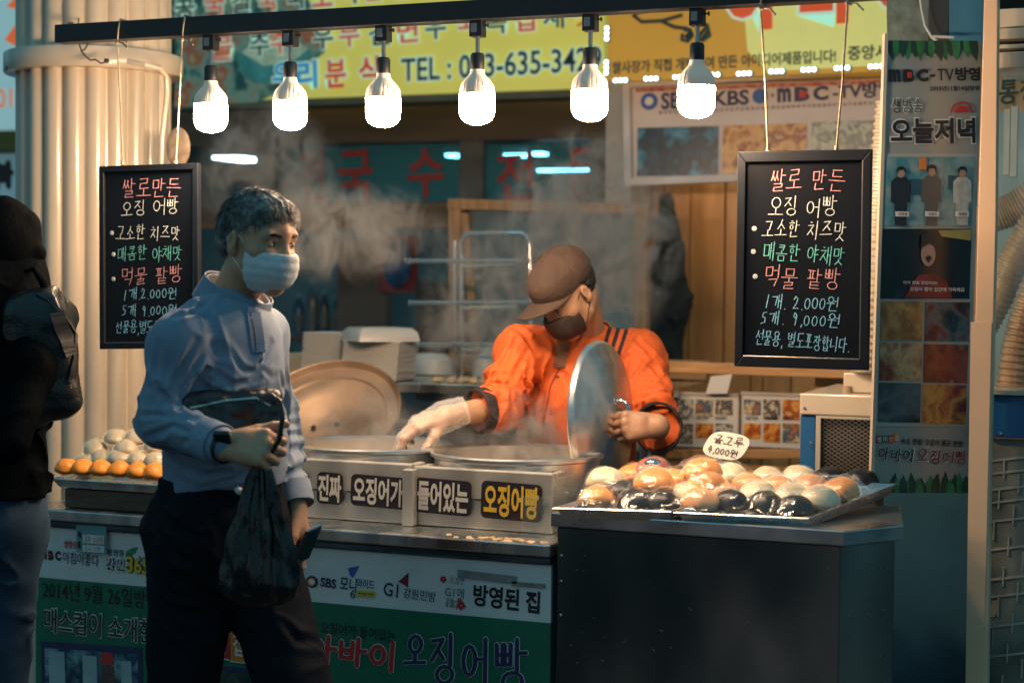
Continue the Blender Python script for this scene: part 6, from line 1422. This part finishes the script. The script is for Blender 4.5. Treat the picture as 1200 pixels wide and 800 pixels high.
S = Sdf(*bbox([P(281, 576, 3.46)], .04), .0015); pk = P(281, 576, 3.465)
S.cone(pk, pk+HR*.010-UP*.004, .007, .004, .004); S.cone(pk-HR*.008+UP*.004, pk+UP*.003, .003, .005, .004); S.cone(pk+UP*.004, pk+UP*.008-HR*.004, .003, .002, .003); S.bump(lambda Q: .0015*vnoise(Q*200))
o, _ = sdf_mesh('tissue', [S], WINK); tag(o, 'small white crumpled tissue poking from the walking man\'s pocket', 'tissue')
Mq = frame(P(360, 638, 3.70), DR(.45, .88, .12).normalized(), DR(-.38, .10, -.92).normalized(), DR(.45, .88, .12).cross(DR(-.38, .10, -.92)).normalized())
m = MB(); m.box((-.030, -.040, -.004), (.030, .040, .004), Mq); ph = m.build('phone', mat('phone_dark', (.010, .016, .03), .15, var=.1), bevel=.003)
tag(ph, 'dark phone held in the walking man\'s lowered hand', 'phone')
m = MB(); m.box((-.0306, -.0405, -.002), (-.0301, .0405, .002), Mq); m.box((-.0306, -.0411, -.002), (.0306, -.0405, .002), Mq); m.build('rim', CHROME, ph)

# ------------------------------------------------------------------ the cook
vf = DR(-.22, -.975); vl = UP.cross(vf)
vh = DR(-math.sin(R(52)), -math.cos(R(52))); vp = R(44); vhf = vh*math.cos(vp)-UP*math.sin(vp); vhu = vh*math.sin(vp)+UP*math.cos(vp)
vs_ = .89; vc = P(664, 343, 4.70)
vnb = P(690, 404, 4.88); vR, vL = P(612, 412, 4.80), P(748, 418, 4.88); vch = P(676, 475, 4.86); vbel = P(676, 600, 4.88); vhip = P(676, 690, 4.9)
veR, vwR = P(586, 478, 4.66), P(524, 487, 4.53)
hx, hz = DR(-.93, -.25, .02).normalized(), DR(-.25, -.9, .25)
HB = ML @ V((0, -.026, .066)); hz_ = (hz-hx*hz.dot(hx)).normalized()
vwL = HB-hx*.074+hz_*.026; veL = P(772, 502, 4.70)
lo, hi = bbox([vc], .17); SH = Sdf(lo, hi, .0022); Lv, Mv = head(SH, vc, vhf, vhu, vs_); SH.cone(Lv(0, -.035, -.05), vnb+UP*.01, .046, .052, .03)
a_, b_ = bbox([vwL+hx*.06], .15); S1 = Sdf(a_, b_, .002); hand(S1, vwL, hx, hz, -1, ((62, 88, 55), (64, 90, 55), (66, 90, 55), (68, 88, 50)), .03, (.78, .35, -.5, 20)); S1.cone(vwL, veL, .026, .040, .015)
S1.cone(vwL-(vwL-veL).normalized()*.05, vwL, .03, .026, .015)
gx, gz = DR(-.90, -.25, -.25).normalized(), DR(-.25, -.35, .88)
gc = ((22, 30, 20), (28, 36, 24), (34, 40, 26), (40, 44, 26))
a_, b_ = bbox([vwR+gx*.06], .15); S2 = Sdf(a_, b_, .002); hand(S2, vwR, gx, gz, 1, gc, .10, (.75, .55, -.45, 14)); S2.cone(vwR, veR, .026, .040, .015)
lo, hi = bbox([vc, vR, vL, vhip, veR, veL], .15); lo[2] = .1; SB = Sdf(lo, hi, .010)
SB.cone(vch, vhip, .13, .12, .03, (vf, 1.5)); SB.cone(vR, vL, .045, .045, .03)
for a_, b_ in ((vR, veR), (vL, veL)): SB.cone(a_, b_, .042, .038, .03)
for q in (-1, 1):
    k0 = vhip+vl*q*.09; SB.cone(k0, V((k0.x, k0.y, .55)), .07, .05, .03); SB.cone(V((k0.x, k0.y, .55)), V((k0.x, k0.y+.02, .18)), .05, .035, .03); SB.cone(V((k0.x, k0.y, .15)), V((k0.x-.02, k0.y-.12, .135)), .035, .03, .03)
COOK, bvc = sdf_mesh('person', [SH, S1, S2, SB], mat('skin_warm', (.46, .26, .16), .45, var=.08, scale=60, bump=.06, bscale=300, sss=.12))
tag(COOK, 'cook in orange jacket, brown cap and black mask leaning over the steaming pots', 'person')
eyes(Lv, Mv, COOK, vs_)
# cap
def LV(S, p, r, k, op='u'): S.ell(Lv(*p), [q*vs_ for q in r], Mv, k, op)
CAP = mat('brown_cap', (.052, .031, .023), .85, var=.25, scale=14, bump=.2, bscale=500)
lo, hi = bbox([vc+vhf*.06+vhu*.04], .19); S = Sdf(lo, hi, .0022)
LV(S, (0, -.018, .052), (.088, .108, .088), .01); LV(S, (0, .045, .062), (.066, .052, .05), .04)
LV(S, (0, -.014, .022), (.080, .101, .092), .003, 'c')
S.plane(Lv(0, 0, .028), -vhu+vhf*.10)
S.bump(lambda Q: .0016*vnoise(Q*40)+.0008*vnoise(Q*110))
for q in (0, 1, 2): pass
cap, bvcap = sdf_mesh('cap', [S], CAP, COOK)
vs2 = []; fs2 = []; nu, nv = 20, 10
for i in range(nu+1):
    a = -1+2*i/nu
    for j in range(nv+1):
        t = j/nv; x = a*(.074+.006*math.sin(math.pi*t)); y0 = .068-.052*abs(a)**2.2; y1 = .188-.108*abs(a)**2.6
        y = y0+(y1-y0)*t; z = .044+.022*t*(1-.35*a*a)-.034*a*a*(.35+.65*t)
        vs2.append(Lv(x, y, z))
for i in range(nu):
    for j in range(nv): k = i*(nv+1)+j; fs2.append((k, k+1, k+nv+2, k+nv+1))
m = MB(); m.add(vs2, fs2); br = m.build('brim', CAP, cap, smooth=True, solid=.004)
m = MB(); m.lathe([(.008, 0), (.007, .004), (0, .006)], 12, frame(Lv(0, -.018, .139), Mv.col[0].to_3d(), Mv.col[1].to_3d(), Mv.col[2].to_3d())); m.build('top_button', CAP, cap, smooth=True)
m = MB()
for a0 in range(6):
    an = R(60*a0+30); pts = []
    for q in range(14):
        t = R(4+76*q/13); pts.append(Lv(.0885*math.sin(t)*math.sin(an), -.018+.1085*math.sin(t)*math.cos(an), .052+.0885*math.cos(t)))
    m.tube(pts, .0011, 5)
m.build('seam', mat('cap_seam', (.10, .05, .03), .85, var=0), cap)
# short hair under the cap, mask
S = Sdf(*bbox([vc], .15), .0025); LV(S, (0, -.03, .015), (.0795, .086, .075), .01); LV(S, (0, .10, -.02), (.09, .10, .09), .008, 'c')
for q in (-1, 1): LV(S, (q*.085, -.012, -.03), (.03, .028, .05), .005, 'c')
S.plane(Lv(0, -.05, -.052), -vhu-vhf*.3); S.bump(lambda Q: .003*vnoise(Q*160)); sdf_mesh('hair', [S], mat('black_hair', (.014, .012, .011), .5, var=.3, scale=80, bump=.4, bscale=300), COOK)
S = Sdf(*bbox([vc+vhf*.08-vhu*.05], .12), .0020)
LV(S, (0, .034, -.048), (.0715, .0775, .084), .0); LV(S, (0, .100, -.055), (.040, .024, .046), .03); LV(S, (0, .105, -.026), (.016, .016, .02), .02)
LV(S, (0, .031, -.048), (.069, .0745, .081), .001, 'c')
S.plane(Lv(0, .07, -.020), vhu-vhf*.12); S.plane(Lv(0, .07, -.120), -vhu-vhf*.25); S.plane(Lv(0, .046, -.05), -vhf)
S.bump(lambda Q: .0008*vnoise(Q*70)); vmk, _ = sdf_mesh('face_mask', [S], mat('mask_black', (.035, .025, .022), .7, var=.2, scale=40, bump=.1, bscale=200), COOK)
m = MB()
for q in (-1, 1):
    m.tube([Lv(q*.060, .052, -.022), Lv(q*.0665, .034, -.014), Lv(q*.074, .012, .004), Lv(q*.080, -.012, .016), Lv(q*.080, -.024, .0), Lv(q*.077, -.02, -.03), Lv(q*.0695, .012, -.056), Lv(q*.066, .034, -.080), Lv(q*.056, .052, -.094)], .0013, 6)
m.build('ear_loop', BLACKM, vmk, smooth=True)
# jacket
ORJ = mat('orange_jacket', (.66, .115, .018), .7, var=.06, scale=30, bump=.15, bscale=380, wrinkle=(9, .9))
lo, hi = bbox([vR, vL, veR, veL, vhip, vnb], .13); hi[2] += .04; S = Sdf(lo, hi, .004)
S.cone(vch, vbel, .175, .170, .03, (vf, 1.45)); S.cone(vbel, vhip, .170, .18, .03, (vf, 1.4)); S.cone(vR, vL, .064, .066, .05); S.cone(vnb, vR, .055, .055, .05); S.cone(vnb, vL, .055, .055, .05)
S.cone(vR, veR, .072, .066, .03); eR2 = veR+(vwR-veR)*.36; S.cone(veR, eR2, .066, .056, .02); S.plane(eR2+(eR2-veR).normalized()*.004, (vwR-veR)*1.0+DR(-.02, 0))
S.cone(vL, veL, .076, .064, .03); eL2 = veL+(vwL-veL)*.34; 
S3 = Sdf(lo, hi, .004); S3.cone(veL-(vwL-veL).normalized()*.02, eL2, .064, .060, .02); S3.plane(eL2, (vwL-veL)); S.d = np.minimum(S.d, S3.d); del S3
S.bump(folds([[.93, 0, -.36], [0, 1, 0], [.36, 0, .93]], .0052, (19, 14, 5), [veR, veL, vL*.6+veL*.4, vR*.5+veR*.5], .11, 1.3, 21))
def arm_rings(p, q, c, amp, wl, sd):
    d = np.array((q-p).normalized()); c = np.array(c)
    return lambda Q: amp*np.exp(-((Q-c)**2).sum(1)/.085**2)*(np.abs(np.sin(((Q-c) @ d)*math.pi/wl+2.2*vnoise(Q*11+sd)))-.6)*(1+.6*vnoise(Q*8+sd))
S.bump(arm_rings(vR, veR, veR*.75+vR*.25, .013, .042, 2)); S.bump(arm_rings(vL, veL, veL*.7+vL*.3, .014, .045, 5)); S.bump(arm_rings(vch, vbel, vch*.5+vR*.5, .008, .06, 8))
creases(S, [[(604, 398), (590, 425), (572, 452)], [(618, 412), (602, 440), (584, 470)], [(566, 440), (585, 452), (604, 456)], [(560, 462), (580, 468), (600, 474)], [(600, 440), (598, 480), (602, 530)], [(620, 420), (616, 470), (618, 535)], [(640, 440), (634, 480), (640, 530)], [(736, 420), (730, 455), (732, 500)], [(742, 452), (760, 448), (782, 440)], [(740, 470), (760, 466), (786, 458)], [(742, 488), (762, 478), (788, 474)], [(756, 420), (770, 432), (778, 446)], [(700, 420), (716, 436), (728, 446)], [(592, 378), (612, 390), (630, 412)], [(744, 396), (758, 408), (768, 424)], [(654, 436), (672, 450), (668, 470)]], .0068, .0070)
jk, bvj = sdf_mesh('jacket', [S], ORJ, COOK)
CUF = mat('black_cuff', (.018, .012, .016), .7, var=.1)
for el, e2, wr, r_ in ((veR, eR2, vwR, .052), (veL, eL2, vwL, .0590)):
    d = (wr-el).normalized(); lo, hi = bbox([e2], .11); S = ring_sdf(lo, hi, .0025, e2-d*.012, e2+d*.022, r_, r_*.97, .007, (0, 0, 1), .92); S.bump(lambda Q: .002*vnoise(Q*40)); sdf_mesh('cuff', [S], CUF, jk)
vax = (Lv(0, -.04, -.085)-vnb).normalized(); cb = vnb+vax*.006
lo, hi = bbox([cb+vax*.02], .14); S = ring_sdf(lo, hi, .0022, cb-vax*.012, cb+vax*.040, .074, .063, .005); vfc = (DR(-.35, -.94)-vax*DR(-.35, -.94).dot(vax)).normalized(); S.ell(cb+vfc*.085, (.026, .03, .07), frame((0, 0, 0), vfc.cross(vax), vfc, vax), .004, 'c')
col_, bvcol = sdf_mesh('collar', [S], ORJ, jk)
m = MB(); pts = [cb+vax*.041+(vfc.cross(vax)*math.cos(a)+vfc*math.sin(a))*.0655 for a in [R(115+31*i) for i in range(10)]]; m.tube(pts, .0026, 6); m.build('piping', CUF, col_, smooth=True)
m = MB()
for a_, b_, c_ in (((717, 377), (711, 396), (703, 432)), ((726, 381), (719, 402), (710, 436)), ((734.5, 385), (727, 408), (718, 440))): decal(m, bvj, [a_, b_, c_], .0105, .0022, .0012, 14)
m.build('shoulder_stripe', CUF, jk)
m = MB(); decal(m, bvj, [(660, 398), (658, 412), (655, 432)], .034, .0028, .0014); m.build('undershirt', mat('brown_undershirt', (.16, .075, .045), .8, var=.1), jk)
m = MB(); decal(m, bvj, [(668, 412), (655, 432), (645, 452), (638, 490), (633, 545)], .0028, .0020, .0012, 12); m.build('front_seam', mat('seam_dark', (.12, .02, .01), .7, var=0), jk)
m = MB()
for px, py in ((653, 443), (645, 483), (638, 522)):
    p, n_ = hit(bvj, px, py)
    if p: m.lathe([(.0085, 0), (.0075, .004), (.004, .0045), (0, .0035)], 16, look(p, n_))
m.build('button', mat('button_brown', (.20, .05, .02), .4, var=0), jk)
S = Sdf(*bbox([vhip, V((vhip.x, vhip.y, .2))], .25), .009)
for q in (-1, 1):
    k0 = vhip+vl*q*.09; S.cone(k0+UP*.05, V((k0.x, k0.y, .55)), .10, .075, .03); S.cone(V((k0.x, k0.y, .55)), V((k0.x, k0.y+.02, .16)), .075, .06, .03)
sdf_mesh('trousers', [S], TRS, COOK)
# clear glove
a_, b_ = bbox([vwR+gx*.05], .15); S = Sdf(a_, b_, .002); hand(S, vwR, gx, gz, 1, gc, .10, (.75, .55, -.45, 14), 1.04); S.cone(vwR+gx*.01, vwR-gx*.045, .040, .036, .02); S.plane(vwR-gx*.05, -gx)
S.bump(lambda Q: .0035*(np.abs(vnoise(Q*55))-.3)-.0022+.0016*vnoise(Q*130))
sdf_mesh('glove', [S], film('glove_film', (.98, .98, .98), .20, .20, .2, .4, 60), COOK)

# ------------------------------------------------------------------ the backpack wearer at the left edge
D3 = 3.85
JKT = mat('black_jacket', (.002, .0035, .005), .8, var=.3, scale=10, bump=.2, bscale=120, spec=.03, wrinkle=(5, .4))
b1 = [P(-22, 352, D3), P(-22, 460, D3), P(-20, 560, D3)]
lo, hi = bbox([P(0, 260, D3), P(-20, 1140, D3)], .32); SB = Sdf(lo, hi, .012)
SB.ell(P(-4, 290, D3), (.055, .06, .08), None, .02); SB.cone(P(-8, 320, D3), b1[0], .04, .05, .03); SB.cone(b1[0], b1[2], .13, .12, .04)
for q, kx in ((-1, -62), (1, -16)):
    SB.cone(P(-20+q*24, 610, D3), P(kx+10, 850, D3+q*.04), .055, .04, .03); SB.cone(P(kx+10, 850, D3+q*.04), P(kx-8, 1080, D3+q*.07), .04, .03, .03)
BPM, _ = sdf_mesh('person', [SB], SKIN); tag(BPM, 'person seen from behind in black hooded jacket and blue jeans with a backpack', 'person')
lo, hi = bbox([P(0, 240, D3), P(-20, 590, D3)], .26); S = Sdf(lo, hi, .005)
S.cone(b1[0]+UP*-.02, b1[1], .145, .15, .04); S.cone(b1[1], b1[2]-UP*.03, .15, .150, .04); S.cone(P(-18, 330, D3), P(28, 318, D3), .085, .05, .05); S.cone(P(-22, 310, D3), P(-18, 335, D3), .08, .09, .04); S.cone(P(16, 345, D3), P(36, 430, D3-.1), .07, .06, .04)
S.cone(P(36, 430, D3-.1), P(10, 520, D3-.22), .055, .045, .03); S.plane(P(0, 579, D3), -UP); S.bump(folds([[.7, 0, .7], [0, 1, 0], [-.7, 0, .7]], .006, (13, 12, 16), [P(40, 520, D3), P(40, 500, D3)], .12, .8, 4))
jk2, bvb = sdf_mesh('jacket', [S], JKT, BPM)
S = Sdf(*bbox([P(5, 280, D3)], .2), .004); S.ell(P(0, 283, D3), (.088, .10, .098), None, .02); S.cone(P(6, 300, D3), P(40, 306, D3), .05, .018, .03); S.cone(P(6, 258, D3), P(34, 262, D3), .05, .022, .03); S.cone(P(20, 290, D3), P(44, 296, D3), .03, .014, .02)
S.bump(lambda Q: .003*vnoise(Q*18)); sdf_mesh('hood', [S], JKT, jk2)
DEN = mat('blue_denim', (.014, .05, .10), .8, var=.15, scale=18, bump=.25, bscale=500)
lo, hi = bbox([P(-20, 560, D3), P(-20, 1100, D3)], .25); S = Sdf(lo, hi, .005)
S.cone(P(-22, 560, D3), P(-20, 610, D3), .142, .142, .03)
for q, kx in ((-1, -62), (1, -16)):
    S.cone(P(-20+q*24, 610, D3), P(kx+10, 850, D3+q*.04), .092, .066, .03); S.cone(P(kx+10, 850, D3+q*.04), P(kx-8, 1070, D3+q*.07), .064, .055, .03)
S.plane(P(0, 570, D3), UP); S.bump(folds([[.8, 0, .6], [0, 1, 0], [-.6, 0, .8]], .0035, (14, 12, 15), [P(0, 700, D3), P(10, 640, D3)], .15, 1.0, 14)); sdf_mesh('jeans', [S], DEN, BPM)
S = Sdf(*bbox([P(50, 418, D3), P(20, 418, D3)], .24), .0045)
Mk = look((0, 0, 0), DR(.15, -.98)) @ Matrix.Rotation(R(-8), 4, 'Z')
S.rbox(P(38, 420, D3+.02), (.078, .150, .15), .06, Mk, .02); S.cone(P(62, 360, D3-.06), P(78, 470, D3-.06), .045, .035, .04); S.plane(P(92, 385, D3), DR(.93, 0, -.0)+UP*.35); S.bump(lambda Q: .006*vnoise(Q*14)+.003*vnoise(Q*40))
bk, bvk2 = sdf_mesh('backpack', [S], mat('black_nylon', (.004, .007, .009), .35, var=.3, scale=12, bump=.25, bscale=200, coat=.15)); tag(bk, 'black backpack with a grey side panel on the hooded person at the left edge', 'backpack')
m = MB(); decal(m, bvk2, [(66, 366), (72, 385), (78, 402), (83, 418)], .032, .003, .002); m.build('side_panel', mat('grey_panel', (.035, .036, .036), .6, var=.2), bk)
m = MB(); decal(m, bvk2, [(44, 345), (58, 352), (74, 370), (88, 392), (86, 420), (80, 452)], .009, .004, .002); m.build('zip_seam', BLACKM, bk)
m = MB(); m.tube([P(30, 318, D3-.08), P(40, 315, D3-.09), P(50, 330, D3-.08), P(58, 352, D3-.05), P(60, 380, D3-.02)], [.004, .007, .009, .009, .008], 8); m.build('strap', JKT, bk, smooth=True)
# ================================================================== steam
def steam(label, c, rx, ry, rz, dens, scale, seed, rise=0):
    m = bpy.data.materials.new('steam'); m.use_nodes = True; n = m.node_tree.nodes; l = m.node_tree.links; n.remove(n['Principled BSDF'])
    pv = n.new('ShaderNodeVolumePrincipled'); pv.inputs['Color'].default_value = (.96, .96, .96, 1); pv.inputs['Anisotropy'].default_value = .25
    tc = n.new('ShaderNodeTexCoord'); mp = n.new('ShaderNodeMapping'); mp.inputs['Location'].default_value = (seed*3.1, seed*1.7, seed); l.new(tc.outputs['Object'], mp.inputs[0])
    mp.inputs['Scale'].default_value = (rx, ry, rz*.75)
    ns = n.new('ShaderNodeTexNoise'); ns.inputs['Scale'].default_value = scale; ns.inputs['Detail'].default_value = 5; ns.inputs['Roughness'].default_value = .62; ns.inputs['Distortion'].default_value = 1.2; l.new(mp.outputs[0], ns.inputs['Vector'])
    mr = n.new('ShaderNodeMapRange'); mr.inputs[1].default_value = .47; mr.inputs[2].default_value = .70; l.new(ns.outputs[0], mr.inputs[0])
    ln = n.new('ShaderNodeVectorMath'); ln.operation = 'LENGTH'; l.new(tc.outputs['Object'], ln.inputs[0])
    fo = n.new('ShaderNodeMapRange'); fo.interpolation_type = 'SMOOTHSTEP'; fo.inputs[1].default_value = 1; fo.inputs[2].default_value = .25; l.new(ln.outputs['Value'], fo.inputs[0])
    mu = n.new('ShaderNodeMath'); mu.operation = 'MULTIPLY'; l.new(mr.outputs[0], mu.inputs[0]); l.new(fo.outputs[0], mu.inputs[1])
    m2 = n.new('ShaderNodeMath'); m2.operation = 'MULTIPLY'; l.new(mu.outputs[0], m2.inputs[0]); m2.inputs[1].default_value = dens; l.new(m2.outputs[0], pv.inputs['Density'])
    l.new(pv.outputs[0], n['Material Output'].inputs['Volume'])
    b = MB(); b.lathe([(math.sin(math.pi*i/16), -math.cos(math.pi*i/16)) for i in range(17)], 24)
    me = bpy.data.meshes.new('steam'); me.from_pydata(b.v, [], b.f); me.materials.append(m)
    o = bpy.data.objects.new('steam', me); COL.objects.link(o); o.location = c; o.scale = (rx, ry, rz); o.rotation_euler = (0, 0, YAW)
    tag(o, label, 'steam', kind='stuff')
steam('pale steam drifting behind the walking man towards the window', P(405, 274, 4.95), .36, .16, .17, 32, 11, 1)
steam('thin cool steam rising beside the left chalkboard', P(310, 200, 5.3), .26, .16, .24, 38, 11, 2)
steam('thick steam lifting from the right pot in front of the cook', P(585, 515, 4.62), .26, .14, .16, 60, 13, 3)
steam("warm steam cloud rising behind the cook's cap", P(690, 280, 5.25), .33, .16, .38, 72, 10, 4)
steam("steam curling left of the cook's shoulder", P(560, 370, 5.15), .22, .14, .30, 30, 11, 5)
steam('faint steam over the left pot under the open lid', P(440, 500, 4.55), .20, .12, .12, 14, 12, 6)
